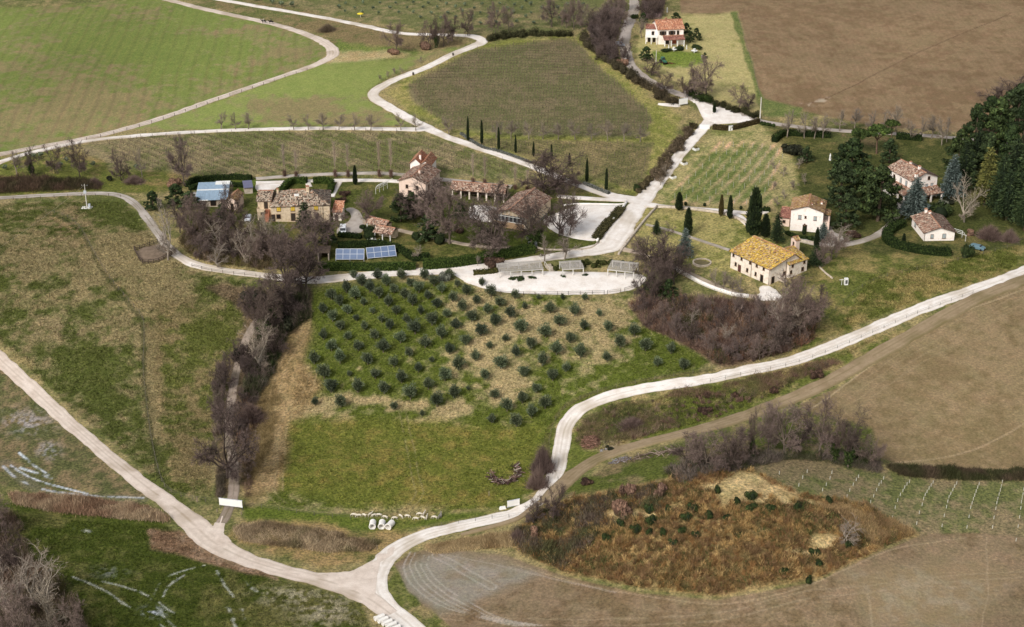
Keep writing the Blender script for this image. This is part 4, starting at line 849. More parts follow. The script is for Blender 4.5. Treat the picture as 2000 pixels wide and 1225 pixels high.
OR = [[(172,115,20),(325,110,22),(385,168,34),(230,160,30)],[(535,185,28),(683,198,16),(835,200,16),(973,200,20)],[(203,260,30),(295,220,28),(360,275,32),(440,232,32),(505,300,34),(755,272,32),(912,287,36),(1065,303,20)],[(263,325,32),(412,350,36),(597,258,20),(815,353,34)],[(320,415,34),(570,390,40),(970,378,32),(1123,385,34),(1285,413,34)],
[(225,470,34),(373,503,22),(475,457,22),(727,420,38),(885,457,34)],[(287,573,32),(540,550,32),(635,495,36),(795,530,38),(945,550,36),(1113,577,30),(1197,487,36),(1357,503,38),(1517,525,34)],[(345,693,30),(445,613,42),(592,668,34),(707,600,38),(858,643,28),(1433,610,28),(1598,625,36)],[(240,773,15),(407,812,32),(668,775,28),(773,695,36)],[(388,967,30),(485,887,36),(543,982,36),(582,838,32),(640,928,36),(725,870,36)]]
ki = 0
for side, rows, x0, sc_ in (('left', OL, 360, 3.404), ('right', OR, 840, 3.226)):
    for ri, row in enumerate(rows):
        for ci, (X, Y, S) in enumerate(sorted(row)):
            x = x0+X/sc_; yb = 520+Y/sc_; s = S*2/sc_*1.08
            y = yb+s*.36
            lab = ('small ' if S < 25 else '')+'olive tree, %s from left in %s row of the %s half of grove' % (nth(ci+1), nth(ri+1), side)
            jz = random.uniform(.82, 1.06); o = plant(OLIVE[ki % 4], x, y, s*jz, s*1.04*random.uniform(.88, 1.08), lab, 'olive trees in the sloping grove'); ki += 1
# ---- young olives on the far slope
q = []
for r_, yy in enumerate((3, 11, 19, 28, 37, 47)):
    n_ = 15
    for i in range(n_):
        x = 660+i*33+(r_ % 2)*16+random.uniform(-4, 4)
        if x > 1148 or (yy > 30 and x < 800) or (yy > 40 and (x < 930 or x > 1120)): continue
        q.append((r_, i, x, yy+random.uniform(-2, 2)))
for r_, i, x, y in q: plant(SAPL, x, y, random.uniform(7, 10), random.uniform(6, 9), 'tiny olive tree on the far slope, %s from left in %s row from the top' % (nth(i+1), nth(r_+1)), 'young olives on the far slope')
for k_, (x, y) in enumerate(((498, 3), (532, 9), (550, 13), (570, 14), (10, 333), (118, 327), (130, 318), (80, 308), (66, 310), (182, 326), (267, 332))):
    plant(SAPL, x, y, 12, 12, ['dark shrub left of the others above the upper lane', 'dark shrub second above the upper white lane', 'small dark shrub third above the upper lane', 'small shrub nearest the bend above the upper lane', 'olive tree at the left edge below the twin lanes', 'olive tree below the lane beside the bare oaks', 'olive tree furthest up by the lane, among bare oaks', 'small olive beside lane at far left, right one', 'small olive beside lane at far left, left one', 'small olive tree alone in grass left of the vines', 'little olive tree at foot of the vine rows'][k_])
# ---- big leafless trees: (x, y base, height px, width px, kind, label)
BT = [
(156,346,72,46,'D','twisted dark bare oak, tallest of those left of the vineyard'),(63,343,52,34,'I','ivy-trunked bare tree above the dark brush at far left'),(34,343,52,36,'S','spindly bare tree nearest the left edge above the brush'),
(108,339,54,34,'D','slim bare tree between the ivy tree and twisted oak'),(237,353,60,38,'D','bushy bare tree beyond the lane left of the pale-topped tree'),(278,346,56,26,'S','bare tree with pale yellowish top left of the vineyard'),
(360,363,95,58,'O','large round bare oak standing alone at the vineyard foot'),
(774,104,60,42,'O','bare oak above the green meadow with russet bush below'),(852,94,58,26,'I','dark ivy-clad tree beside the lane at the hairpin'),(866,91,62,40,'O','wide bare tree right of the ivy-clad one near hairpin'),(884,79,44,30,'D','short bare tree left of the leaning one by hairpin'),(913,70,52,28,'D','leaning bare tree closest to the white hairpin bend'),(838,92,50,32,'O','left bare tree of the hairpin group'),
(968,68,60,34,'O','bare tree left in the pair above dark hedge'),(994,63,50,26,'O','bare tree right in the pair above dark hedge'),(1078,53,62,44,'O','broad bare tree over the far olive slope'),(1107,55,48,26,'O','slim bare tree right of the broad one at top'),(1121,58,60,36,'O','bare tree second from right above the vineyard top'),(1137,60,54,34,'O','bare tree at the right end above the vineyard top'),
(1172,64,56,46,'D','purplish bare tree at top left of the roadside wood'),(1192,86,62,56,'D','large purplish bare tree amid the roadside wood'),(1168,92,46,44,'D','bushy bare tree at the left fringe of roadside wood'),(1206,50,60,40,'O','bare tree next to public road above the wood'),(1186,116,46,46,'D','lowest bare tree of the roadside wood above hedge'),(1205,22,50,40,'O','bare tree left of the public road at top edge'),
(1262,34,50,40,'D','purple bare tree right of public road near top'),(1282,28,46,36,'D','purple bare tree just behind the tiled house'),(1272,10,44,40,'D','purple bare tree at top edge right of road'),
(1218,122,44,28,'D','gnarled bare tree beside the bend of public road'),(1253,74,38,24,'S','pale bare tree left of the tiled house'),(1298,180,38,36,'D','dark bare tree with russet foot along public road'),(1272,148,34,32,'D','low bare tree between road and garden hedge'),(1337,189,36,34,'D','bare tree behind the top white billboard'),(1380,192,78,64,'O','big rounded bare oak right of public road'),(1356,186,44,36,'O','smaller bare tree left of the big rounded oak'),(1443,214,46,38,'O','small round bare tree near the road junction'),(1462,214,34,26,'D','low bare bushy tree right of small round one'),
(617,491,84,104,'O','great domed bare tree before the yellow-shuttered house'),(716,437,60,62,'O','airy bare tree right of gravel turning circle'),(815,510,28,24,'S','little white-stemmed bare tree right of the solar panels'),
(878,476,112,96,'O','tall bare plane tree left of two on the villa lawn'),(963,493,122,116,'D','tall dark forking bare tree right of two on villa lawn'),(833,424,72,112,'D','dark spreading bare tree against the pink house'),(1062,380,74,84,'D','left trunk of the dark bare pair by the vineyard road'),(1088,375,76,92,'D','right trunk of the dark bare pair by the vineyard road'),
(1113,461,76,54,'O','bare tree at the left edge of the car park'),(1092,461,88,56,'D','dense bare tree between loggia and car park tree'),(1040,486,96,62,'I','gnarled ivy-green tree over the grey rocks'),(1063,513,54,34,'S','slender reddish bare tree at the hedge end'),(1103,507,44,40,'S','small vase-shaped bare tree at the drive edge'),(933,519,22,14,'S','sapling in front of the green clipped hedge'),
(328,508,112,50,'P','tall pale bare tree beside the timber pen'),
(560,572,104,96,'D','big dark bare tree over the drive, left of twin crowns'),(597,566,98,84,'D','big dark bare tree over the drive, right of twin crowns'),(520,660,86,60,'I','ivy-green tree right of the grey track, upper'),(536,634,92,64,'I','ivy-green tree just below the twin crowns'),(500,640,80,60,'D','purple bare tree where the grey track begins'),(508,724,86,56,'P','silvery branching bare tree right of the grey track'),(520,690,72,50,'P','silvery branching bare tree above its twin'),(488,742,54,34,'D','dark bare tree at bottom of silvery pair'),
(438,764,60,50,'D','bare tree left of the grey track, upper'),(432,820,64,46,'D','bare tree left of the grey track, middle'),(476,800,42,40,'D','bare bushy tree right of grey track, middle'),(455,850,60,56,'D','bare bushy tree just above the big domed oak'),(540,700,60,44,'D','dark bare tree at right flank of tree line'),(555,620,80,66,'D','dark bare tree below the twin crowns, right'),(470,720,60,46,'D','bare tree leaning over the grey track'),(444,934,124,112,'D','big domed bare oak astride the lower grey track'),
(1272,535,84,80,'D','dark bare tree left in grove beside stone farmhouse'),(1294,545,84,72,'D','dark bare tree middle of grove beside stone farmhouse'),(1316,556,78,70,'D','dark bare tree right in grove beside stone farmhouse'),(1283,585,70,60,'I','ivy-green tree at the thicket top by courtyard'),(1255,580,54,50,'D','low dark tree at courtyard right end'),
(1528,664,92,66,'P','silvery bare tree left, at thicket right side'),(1562,668,118,86,'O','large purple-grey bare tree under stone farmhouse'),(1547,620,84,84,'O','wide purple-grey bare tree below the farmhouse steps'),(1520,690,70,60,'D','dark bare tree deep in the thicket corner'),(1590,640,80,50,'D','bare tree at right edge of the thicket'),
(1397,566,42,26,'S','thin bare tree first on the wall below farmhouse lawn'),(1414,572,42,24,'S','thin bare tree second on wall below farmhouse lawn'),(1431,577,40,24,'S','thin bare tree third on wall below farmhouse lawn'),(1446,579,38,24,'S','thin bare tree fourth on wall below farmhouse lawn'),
(1531,888,96,84,'O','wide bare tree left in the ditch row below track'),(1598,892,108,80,'O','tall bare tree in the middle of ditch row'),(1468,900,96,34,'I','narrow ivy-clad tree at left of the ditch row'),(1656,912,104,64,'J','bushy ivy-covered tree right in the ditch row'),(1632,904,92,44,'J','ivy-trunked tree left of the bushy ivy tree'),(1700,914,64,50,'O','low bare tree at right end of the ditch row'),(1500,880,76,60,'O','bare tree between narrow ivy tree and wide one'),(1560,884,70,50,'D','shorter bare tree filling the ditch row'),
(1380,918,72,72,'O','grey bushy bare tree left of the ditch row'),(1425,922,80,72,'D','bushy bare tree right of grey one, above the mound'),(1340,905,54,60,'D','low brushy bare tree by the brown track'),(1450,905,66,50,'O','bare tree touching the ivy column'),
(1083,1016,74,44,'D','thin dark bare tree right of the pair at road bend'),(1045,1024,52,38,'D','thin bare tree left of the pair at road bend'),(1655,1062,52,50,'P','pale bare tree alone on the scrub mound'),
(1883,434,84,50,'P','pale feathery bare tree below blue spruce'),(1637,480,38,46,'P','low spreading pale bare tree at the yard drive'),(1624,508,54,50,'O','grey bare tree right of the dark conifer'),(1606,520,44,34,'O','grey bare tree below farmhouse gable'),
(30,1225,130,90,'P','whitish bare tree at the lower left corner, front'),(70,1180,110,80,'P','whitish bare tree among brush at lower left'),(100,1240,130,80,'P','whitish bare tree right-most at the lower left corner'),(15,1120,90,60,'D','dark bare tree at the left edge above the corner brush'),(150,1260,90,60,'O','low brownish bare tree at bottom left edge'),(-10,1050,90,60,'O','bare tree cut by the left edge beside the reeds'),(50,1290,130,110,'O','wide bare tree at bottom left corner'),
(1945,205,44,50,'D','bare purple tree behind right pine wood'),(1985,200,46,50,'D','bare purple tree at right edge behind pine wood'),
]
# woodland left of the yellow-shuttered house
for k_, (x, y, hh, ww, kd) in enumerate([(352,455,60,46,'D'),(378,470,66,44,'O'),(402,486,70,46,'D'),(430,500,70,44,'P'),(455,508,66,46,'D'),(480,516,64,44,'P'),(500,520,60,40,'O'),(410,450,56,44,'D'),(440,462,60,44,'O'),(468,474,60,44,'D'),(495,484,60,44,'P'),(522,500,64,48,'D'),(372,430,50,40,'O'),(455,436,76,44,'D'),(520,470,54,40,'P'),(390,508,50,40,'O'),(425,522,46,38,'P'),(545,515,60,46,'O'),(575,510,56,48,'D'),(540,480,46,40,'P')]):
    BT.append((x, y, hh, ww, kd, '%s tree, %s from left in the bare wood below the pool' % ({'D': 'dark bare', 'O': 'purplish bare', 'P': 'pale twiggy bare'}[kd], nth(k_+1))))
KD = {'D': DARKB, 'O': OAK, 'S': SMALLB, 'P': PALEB, 'I': IVY[:1], 'J': IVY[1:]}
for k_, (x, y, hh, ww, kd) in enumerate([(1262, 612, 36, 34, 'D'), (1290, 632, 42, 36, 'O'), (1330, 612, 38, 34, 'D'), (1318, 655, 44, 38, 'O'), (1352, 668, 40, 38, 'D'), (1372, 622, 44, 40, 'O'), (1392, 690, 44, 40, 'O'), (1410, 640, 40, 36, 'D'), (1432, 704, 46, 44, 'O'), (1446, 620, 42, 40, 'O'), (1460, 668, 50, 44, 'D'), (1484, 704, 48, 44, 'O'), (1492, 640, 56, 46, 'O'), (1350, 640, 34, 30, 'P'), (1420, 672, 38, 32, 'P')]):
    BT.append((x, y, hh, ww, kd, '%s tree rising from the thicket, %s from left' % ({'D': 'low dark bare', 'O': 'brownish bare', 'P': 'thin pale bare'}[kd], nth(k_+1))))
cnt = {}
for x, y, hh, ww, kd, lab in BT:
    i = cnt[kd] = cnt.get(kd, -1)+1; plant(KD[kd][i % len(KD[kd])], x, y, hh, ww, lab, 'bare trees' if False else None)
# ---- rows of young leafless trees
def rowtrees(lst, hh, ww, place, group, rev=False):
    for i, (x, y) in enumerate(lst): plant(SMALLB[i % 3], x, y, hh*random.uniform(.88, 1.1), ww*random.uniform(.9, 1.1), 'slim leafless tree, %s from left %s' % (nth(i+1), place), group)
rowtrees([(432, 253), (460, 253), (485, 253), (574, 254), (603, 254), (631, 254), (662, 254), (692, 255), (724, 255), (783, 255), (812, 256)], 32, 24, 'along the straight white lane', 'young trees along the white lane')
rowtrees([(877, 263), (969, 270), (998, 271), (1033, 272), (1060, 272), (1090, 273), (1123, 273), (1155, 273), (1187, 274), (1219, 276), (1250, 277)], 36, 26, 'at the foot of the hill vineyard', 'young trees at the vineyard foot')
rowtrees([(1537, 268), (1571, 270), (1590, 271), (1607, 270), (1640, 257), (1669, 254), (1700, 262), (1725, 260), (1750, 256), (1779, 274), (1798, 271), (1819, 271), (1839, 284), (1849, 278)], 46, 28, 'along the lane behind the park', 'bare trees along the park lane')
rowtrees([(742, 158), (756, 151), (770, 144), (786, 144), (822, 124)], 13, 11, 'dotted beside the winding road', 'saplings beside the winding road')
rowtrees([(1510, 330), (1530, 345), (1512, 372), (1532, 390), (1518, 402), (1548, 372), (1560, 330), (1572, 360)], 20, 18, 'in the small orchard below the park', 'little orchard trees')
rowtrees([(1290, 362), (1300, 345)], 22, 18, 'on the verge of the drive', 'bushes on the drive verge')
for i, (x, y, hh) in enumerate([(556, 346, 66), (579, 346, 52), (655, 346, 70), (680, 346, 66), (741, 346, 70), (764, 347, 74), (924, 360, 60), (947, 362, 58), (1006, 370, 44), (1030, 372, 40)]):
    plant(POPLAR[i % 2], x, y, hh, 19, 'pale leafless poplar, %s from left along the vines behind the villa' % nth(i+1), 'poplars behind the villa')
# ---- cypresses
CY = [(914, 276, 46, 5, 'thin cypress, 1st from left beside the vineyard road'), (941, 283, 46, 5.5, 'thin cypress, 2nd from left beside the vineyard road'), (974, 294, 43, 5, 'thin cypress, 3rd from left beside the vineyard road'), (1007, 300, 34, 4.5, 'thin cypress, 4th from left beside the vineyard road'), (1042, 306, 28, 4.5, 'thin cypress, 5th from left beside the vineyard road'), (1077, 311, 28, 4.5, 'thin cypress, 6th from left beside the vineyard road'), (1112, 324, 24, 4.5, 'thin cypress, 7th from left beside the vineyard road'), (1146, 357, 45, 6, 'thin cypress, 8th from left beside the vineyard road'), (1184, 374, 43, 6, 'thin cypress nearest the main crossing'),
(694, 362, 37, 8, 'lone cypress by the path behind the gardens'), (1395, 221, 21, 6, 'small cypress on the traffic island'), (1326, 411, 34, 13, 'stout cypress nearest the crossing on the path'), (1343, 461, 53, 15, 'broad cypress standing in the lawn'), (1425, 428, 44, 10, 'dark cypress right of the brownish one'), (1471, 463, 92, 27, 'tallest cypress, behind the yellow-roofed farmhouse'), (1484, 416, 34, 7, 'narrow cypress just behind the tallest one'), (1494, 464, 44, 17, 'clipped cypress between the tallest and the bushy dark one'), (1764, 481, 24, 8, 'small cypress inside the curved hedge'), (1594, 486, 40, 9, 'cypress between farmhouse and cream house'), (1575, 500, 1, 1, '')]
for x, y, hh, ww, lab in CY:
    if lab: plant(CYP, x, y, hh, ww, lab)
plant(CYPB, 1408, 423, 41, 9, 'brownish cypress on the path, left of the dark one')
# ---- conifers
CN = [(FIR[0], 1517, 476, 62, 30, 'bushy dark conifer behind the yellow roof'), (FIR[0], 1282, 459, 31, 20, 'small dark fir at the lawn corner by the drive'), (SPRUCE, 1337, 502, 56, 34, 'silvery conifer in the grove by the round basin'), (SPRUCE, 1785, 426, 80, 58, 'blue-grey spruce in front of the villa porch'), (SPRUCE, 1856, 388, 86, 46, 'blue-grey spruce right of the villa'), (FIR[1], 1592, 520, 42, 34, 'dark green conifer right of the farmhouse'), (SPRUCE, 1607, 472, 38, 30, 'small silvery conifer by the cream house'),
(CEDAR[0], 1662, 356, 88, 100, 'layered dark cedar behind the cream house'), (CEDAR[2], 1640, 404, 92, 84, 'dark evergreen below the cedar, left'), (CEDAR[1], 1714, 432, 112, 108, 'big round evergreen before the villa'), (CEDAR[2], 1650, 446, 72, 66, 'dark evergreen beside the cream house'), (UMB, 1676, 300, 50, 50, 'umbrella pine, left of the pair behind cedar'), (UMB, 1712, 300, 56, 62, 'umbrella pine, right of the pair behind cedar'), (UMB, 1741, 268, 34, 36, 'small bright umbrella pine by the lane'), (CEDAR[2], 1736, 318, 50, 44, 'dark round evergreen behind the villa roof'),
(CEDAR[1], 1690, 395, 66, 80, 'dark evergreen between the cedar and the villa'), (CEDAR[2], 1985, 250, 90, 90, 'dark pine highest at the right edge'), (CEDAR[0], 1930, 262, 76, 80, 'dark pine at the back of the right wood'), (CEDAR[1], 1870, 340, 90, 70, 'dark pine left flank of the right wood'), (FIR[1], 1990, 420, 120, 74, 'broad dark fir filling the right edge'), (FIR[0], 1965, 430, 96, 60, 'dark fir low in the right wood'), (GOLD, 1922, 402, 112, 50, 'golden-green conifer in the right wood'), (FIR[1], 1950, 418, 118, 60, 'dark fir right of the golden conifer'), (FIR[0], 1880, 372, 96, 56, 'dark fir left of the golden conifer'), (CEDAR[0], 1900, 300, 100, 76, 'dark pine at the left of the wood top'), (CEDAR[1], 1945, 300, 112, 90, 'dark pine in the middle of the wood top'), (CEDAR[0], 1992, 310, 118, 90, 'dark pine at the right edge of the wood top'), (CEDAR[2], 1925, 345, 90, 60, 'evergreen above the golden conifer'), (FIR[0], 1975, 380, 110, 60, 'dark fir at right edge, upper'), (FIR[1], 2000, 450, 120, 60, 'dark fir at right edge, lower'), (CEDAR[1], 2050, 380, 120, 90, 'dark pine beyond the right edge'), (FIR[0], 1905, 330, 80, 46, 'slim dark fir inside the wood'), (CEDAR[0], 1965, 345, 100, 70, 'dark pine in the thick of the right wood'),
(FIR[0], 596, 446, 52, 36, 'dark fir before the yellow-shuttered wall'), (CEDAR[1], 783, 432, 56, 60, 'rounded evergreen left of the bare tree by pink house'), (CEDAR[2], 836, 470, 52, 66, 'broad evergreen over the garden path'), (CEDAR[2], 640, 478, 44, 44, 'evergreen right of the great domed tree'), (CEDAR[1], 806, 420, 46, 50, 'evergreen against the pink house wall'), (CEDAR[0], 300, 410, 38, 44, 'dark evergreen at the lane bend'), (CEDAR[0], 345, 398, 40, 54, 'dark evergreen left of the blue roof'), (CEDAR[2], 372, 408, 36, 50, 'dark evergreen in front of the blue roof'), (CEDAR[2], 436, 436, 40, 40, 'dark evergreen in the bare wood'), (CEDAR[0], 900, 428, 34, 40, 'dark evergreen behind the left plane tree'), (CEDAR[0], 1640, 330, 50, 44, 'dark conifer beside the white garden statue'), (CEDAR[2], 1575, 318, 34, 30, 'tiered small conifer on the park lawn'), (CEDAR[0], 1272, 580, 40, 46, 'dark evergreen beside the courtyard end'), (CEDAR[0], 1305, 590, 46, 50, 'dark evergreen at the top of the thicket'),
(CEDAR[0], 1340, 66, 22, 24, 'dark evergreen behind the tiled house, left'), (CEDAR[0], 1360, 74, 20, 20, 'round evergreen right of the tiled house, upper'), (CEDAR[0], 1348, 84, 24, 22, 'round evergreen right of the tiled house, lower'), (CEDAR[0], 1366, 80, 16, 14, 'little evergreen right of the tiled house'), (CEDAR[0], 1320, 38, 14, 24, 'dark evergreens over the tiled roof'), (CEDAR[0], 1256, 46, 22, 22, 'dark evergreen between road and tiled house'), (CEDAR[0], 1376, 114, 12, 14, 'small dark evergreen on the dry meadow'), (CEDAR[0], 1262, 120, 30, 34, 'dark evergreen mass on the road bank')]
for p_, x, y, hh, ww, lab in CN: plant(p_, x, y, hh, ww, lab)
# ---- bushes and clipped balls
for p_, x, y, hh, ww, lab in [
(BALL, 813, 467, 14, 20, 'clipped ball shrub, left of three by garden path'), (BALL, 834, 470, 12, 18, 'clipped ball shrub, middle of three by garden path'), (BALL, 858, 476, 18, 24, 'clipped ball shrub, right of three by garden path'), (BUSHM, 898, 455, 14, 20, 'maroon round bush on the villa lawn'), (BALL, 950, 474, 26, 34, 'large clipped shrub behind the forking tree'), (BALL, 968, 478, 18, 26, 'clipped shrub right of the forking tree'), (BALL, 943, 456, 12, 12, 'small clipped ball behind the large shrub'),
(BUSHM, 667, 395, 14, 22, 'dark maroon bush on garden lawn, lower'), (BUSHM, 674, 381, 12, 22, 'dark maroon bush on garden lawn, upper'), (BALL, 723, 458, 16, 28, 'clipped shrub beside the small tiled roofs, upper'), (BALL, 722, 466, 14, 26, 'clipped shrub beside the small tiled roofs, lower'), (BALL, 708, 447, 8, 14, 'small shrub on the turning-circle edge'),
(BUSHM, 966, 520, 26, 38, 'copper-leaved small tree before the hedge'), (BUSHGR, 1035, 470, 12, 16, 'silver-grey shrub among the rocks'), (BUSHR, 340, 366, 20, 30, 'russet-leaved bush left of the big oak'), (BUSHD, 215, 352, 12, 16, 'dark round bush beyond the lane'), (BUSHP, 185, 362, 22, 26, 'purplish bush between lane and oaks'), (BUSHP, 262, 356, 18, 34, 'purplish bush under the pale-topped tree'), (BUSHR, 833, 97, 20, 24, 'rust-red bush below the hairpin trees'), (BUSHR, 772, 106, 14, 22, 'rust-red bush at the foot of the lone oak'), (BUSHT, 640, 60, 18, 30, 'orange-brown willow bush between the two lanes'),
(BALL, 1339, 401, 7, 7, 'tiny clipped ball on the path verge, left of three'), (BALL, 1376, 403, 7, 7, 'tiny clipped ball on the path verge, middle of three'), (BALL, 1447, 409, 7, 7, 'tiny clipped ball on the path verge, right of three'), (BALL, 1570, 458, 13, 9, 'small clipped shrub against the cream house arch'),
(BUSHD, 1552, 300, 24, 54, 'large dark shrub left on the park lawn'), (BUSHG, 1571, 312, 10, 26, 'low flat evergreen on the park lawn'), (BUSHG, 1835, 424, 34, 56, 'dark shrub mass between spruce and bungalow'), (BUSHP, 1932, 464, 34, 44, 'purple leafless shrub on right lawn, left'), (BUSHP, 1971, 470, 32, 30, 'purple leafless shrub on right lawn, right'), (BUSHR, 1894, 456, 12, 18, 'orange-brown bush on the right lawn'), (BUSHG, 1886, 502, 36, 22, 'upright dark green bush by the wire fence'), (BUSHM, 1665, 462, 14, 28, 'maroon bush inside the drive curve'), (BUSHD, 1855, 396, 14, 24, 'dark bush under the right spruce'), (BUSHGR, 1842, 398, 10, 22, 'grey shrub right of the villa porch'),
(BUSHR, 1042, 1046, 26, 20, 'russet-leaved shrub below the bend trees'), (BUSHR, 1207, 1004, 38, 34, 'russet-leaved shrub on the mound, left'), (BUSHR, 1233, 968, 32, 26, 'russet-leaved shrub on the mound, upper middle'), (BUSHR, 1290, 966, 32, 26, 'russet-leaved shrub on the mound, right'), (BUSHR, 1345, 920, 20, 18, 'russet shrub by the emerald grass'), (BUSHP, 1010, 1056, 30, 30, 'purplish shrub at the mound left tip'), (BUSHP, 490, 820, 44, 50, 'reddish bare bush right of the grey track'), (BUSHP, 1060, 920, 70, 40, 'purplish brush beside the road bend'), (BUSHP, 1050, 950, 50, 36, 'purplish brush beside the ring of timber'),
(BUSHM, 1147, 945, 14, 26, 'dark maroon bush by the brown track'), (BUSHP, 1235, 835, 26, 50, 'purple brush between road and track'), (BUSHM, 1378, 806, 16, 28, 'dark bramble on the verge, lower left'), (BUSHM, 1380, 776, 14, 14, 'dark bramble on the verge, upper left'), (BUSHM, 1436, 776, 14, 16, 'dark bramble on the verge, middle'), (BUSHM, 1512, 768, 18, 18, 'dark bramble on the verge by the track'), (BUSHM, 1595, 736, 20, 26, 'dark bramble nearest the right of verge'), (BUSHD, 1192, 880, 8, 20, 'low dark bush beside the brush heap'),
(BUSHG, 1145, 540, 6, 12, 'low grass clump under the middle pergola, right'), (BUSHG, 1100, 543, 6, 12, 'low grass clump under the middle pergola, left'), (BUSHG, 1000, 545, 6, 20, 'low grass clump under the long pergola, left'), (BUSHG, 1020, 546, 7, 20, 'low grass clump under the long pergola, middle'), (BUSHG, 1038, 543, 6, 16, 'low grass clump under the long pergola, right'), (BUSHGR, 870, 548, 24, 24, 'pale grey olive bush on the gravel edge'),
(BUSHG, 1237, 36, 12, 14, 'dark bush beside the road near the top'), (BUSHG, 1244, 372, 18, 14, 'dark green shrub on the drive bank'), (BUSHG, 1298, 100, 8, 20, 'low shrub before the porch of tiled house, left'), (BUSHG, 1330, 98, 10, 20, 'low shrub before the porch of tiled house, right'), (BUSHG, 1362, 94, 10, 22, 'low shrub at the tiled house garden end'), (BUSHR, 1220, 128, 18, 20, 'reddish bush at the road bend foot'), (BUSHR, 1290, 184, 12, 14, 'reddish bush under the roadside bare tree'), (BUSHD, 500, 590, 30, 40, 'dark bush at the top of tree line'), (BUSHD, 560, 640, 34, 44, 'dark bush right in the tree line'), (BUSHD, 465, 700, 30, 30, 'dark bush left of the grey track'), (BUSHT, 1250, 210, 1, 1, '')]:
    if lab: plant(p_, x, y, hh, ww, lab)
for i, (x, y) in enumerate([(1620, 985), (1505, 1000), (1560, 1000), (1440, 985), (1420, 1010), (1458, 995), (1470, 975), (1640, 1010), (1590, 1090), (1660, 1070), (1530, 1120), (1580, 1140), (1300, 1040), (1280, 1025), (1330, 1045), (1345, 1020), (1360, 1050), (1270, 1000), (1385, 1010), (1240, 1040), (1400, 965), (1300, 1000), (1225, 1010), (1215, 1030), (1265, 1050), (1310, 1065), (1350, 1000), (1440, 1045), (1180, 1060), (1600, 1105)]):
    plant(BUSHG, x+random.uniform(-6, 6), y+random.uniform(-5, 5), random.uniform(12, 22), random.uniform(14, 24), 'dark juniper, %s counted over the scrub mound' % nth(i+1), 'junipers on the scrub mound')
# ---- hedges
GD = dict(c=(38, 50, 28), c2=(66, 80, 40)); GB = dict(c=(48, 64, 30), c2=(86, 102, 48))
hedge([(622, 526), (700, 526), (770, 526), (812, 524)], 2.4, 1.8, 'bright clipped hedge under the solar panels', **GB)
hedge([(826, 524), (880, 520), (930, 513), (1000, 500), (1042, 492)], 2.6, 2.4, 'long clipped hedge between drive and villa lawn', **GB)
hedge([(660, 484), (700, 482), (740, 480), (780, 490), (810, 508), (838, 504)], 2.0, 1.6, 'dark hedge behind the solar panels', **GD)
hedge([(660, 462), (690, 464), (706, 466)], 1.6, 1.2, 'low hedge below the turning circle', **GD)
hedge([(366, 366), (380, 356), (420, 352), (460, 350), (492, 352)], 1.6, 1.6, 'dark hedge arching behind the round lawn', **GD)
hedge([(370, 372), (400, 366), (430, 363), (480, 366)], 1.4, 1.4, 'dark hedge arching in front of the round lawn', **GD)
hedge([(552, 376), (566, 360), (580, 357), (600, 358)], 1.8, 1.8, 'clipped green hedge left of the garden opening', **GB)
hedge([(612, 358), (630, 357), (646, 360)], 1.8, 1.8, 'clipped green hedge right of the garden opening', **GB)
hedge([(646, 360), (648, 368), (644, 380)], 1.8, 1.8, 'clipped green hedge down the garden side', **GB)
hedge([(900, 262), (940, 288), (974, 297), (1040, 320)], 1.0, .7, 'grey lavender edging along vineyard road, left', c=(96, 98, 90), c2=(134, 134, 126))
hedge([(1140, 360), (1165, 370), (1190, 380)], 1.2, .8, 'grey lavender edging along vineyard road, right', c=(104, 106, 98), c2=(144, 144, 136))
hedge([(955, 82), (980, 74), (1040, 70), (1112, 70)], 4, 3, 'dark overgrown hedge above the hill vineyard', rag=.5, c=(46, 48, 32), c2=(76, 74, 50))
hedge([(1138, 72), (1155, 95), (1185, 122), (1215, 140), (1240, 156)], 4, 3, 'dark overgrown hedge along the vineyard flank, upper', rag=.6, c=(60, 56, 42), c2=(94, 86, 66))
hedge([(1240, 158), (1262, 172), (1290, 190), (1318, 204)], 4, 3, 'dark overgrown hedge along the vineyard flank, lower', rag=.6, c=(64, 58, 44), c2=(102, 90, 70))
hedge([(1395, 205), (1420, 213), (1450, 222), (1480, 232)], 2.6, 2.2, 'dark hedge beside the public road junction', rag=.5, c=(44, 46, 30), c2=(74, 72, 48))
hedge([(1345, 186), (1365, 194), (1388, 202)], 3.4, 3, 'dark brush under the big rounded oak', rag=.6, **GD)
hedge([(1392, 252), (1425, 254), (1460, 246), (1482, 240)], 1.4, 1.5, 'brown-green hedge right of the entrance gate', c=(66, 56, 38), c2=(92, 82, 54))
hedge([(1346, 250), (1362, 251)], 1.4, 1.6, 'short hedge left of the entrance gate', c=(60, 54, 38), c2=(90, 80, 54))
hedge([(1484, 242), (1510, 247)], 1.2, 1.2, 'row of dark clipped shrubs by the lane', rag=.6, **GD)
hedge([(1512, 278), (1520, 270), (1535, 264), (1580, 266), (1622, 268)], 2.2, 1.8, 'long dark hedge at the park top', **GD)
hedge([(1750, 270), (1800, 274)], 2.4, 1.8, 'dark hedge at the park top, right one', **GD)
hedge([(1762, 440), (1740, 452), (1732, 466), (1745, 480), (1780, 490), (1820, 496), (1856, 497)], 3.0, 1.9, 'thick curved clipped hedge round the bungalow', **GD)
hedge([(1535, 456), (1560, 466), (1590, 468)], 1.4, .8, 'low hedge on the cream house terrace', **GD)
hedge([(1165, 468), (1172, 456), (1185, 440), (1200, 425), (1213, 408)], 3.0, .9, 'planted strip between car park and drive', rag=.35, c=(62, 62, 38), c2=(104, 96, 66))
hedge([(925, 536), (960, 533), (975, 530)], 2.6, .9, 'low grassy bank left of the long pergola', c=(70, 70, 36), c2=(100, 94, 54))
hedge([(1080, 524), (1120, 519), (1180, 516), (1245, 520)], 3.2, 1.3, 'dark bank hedge behind the pergolas', rag=.4, c=(48, 56, 30), c2=(84, 86, 48))
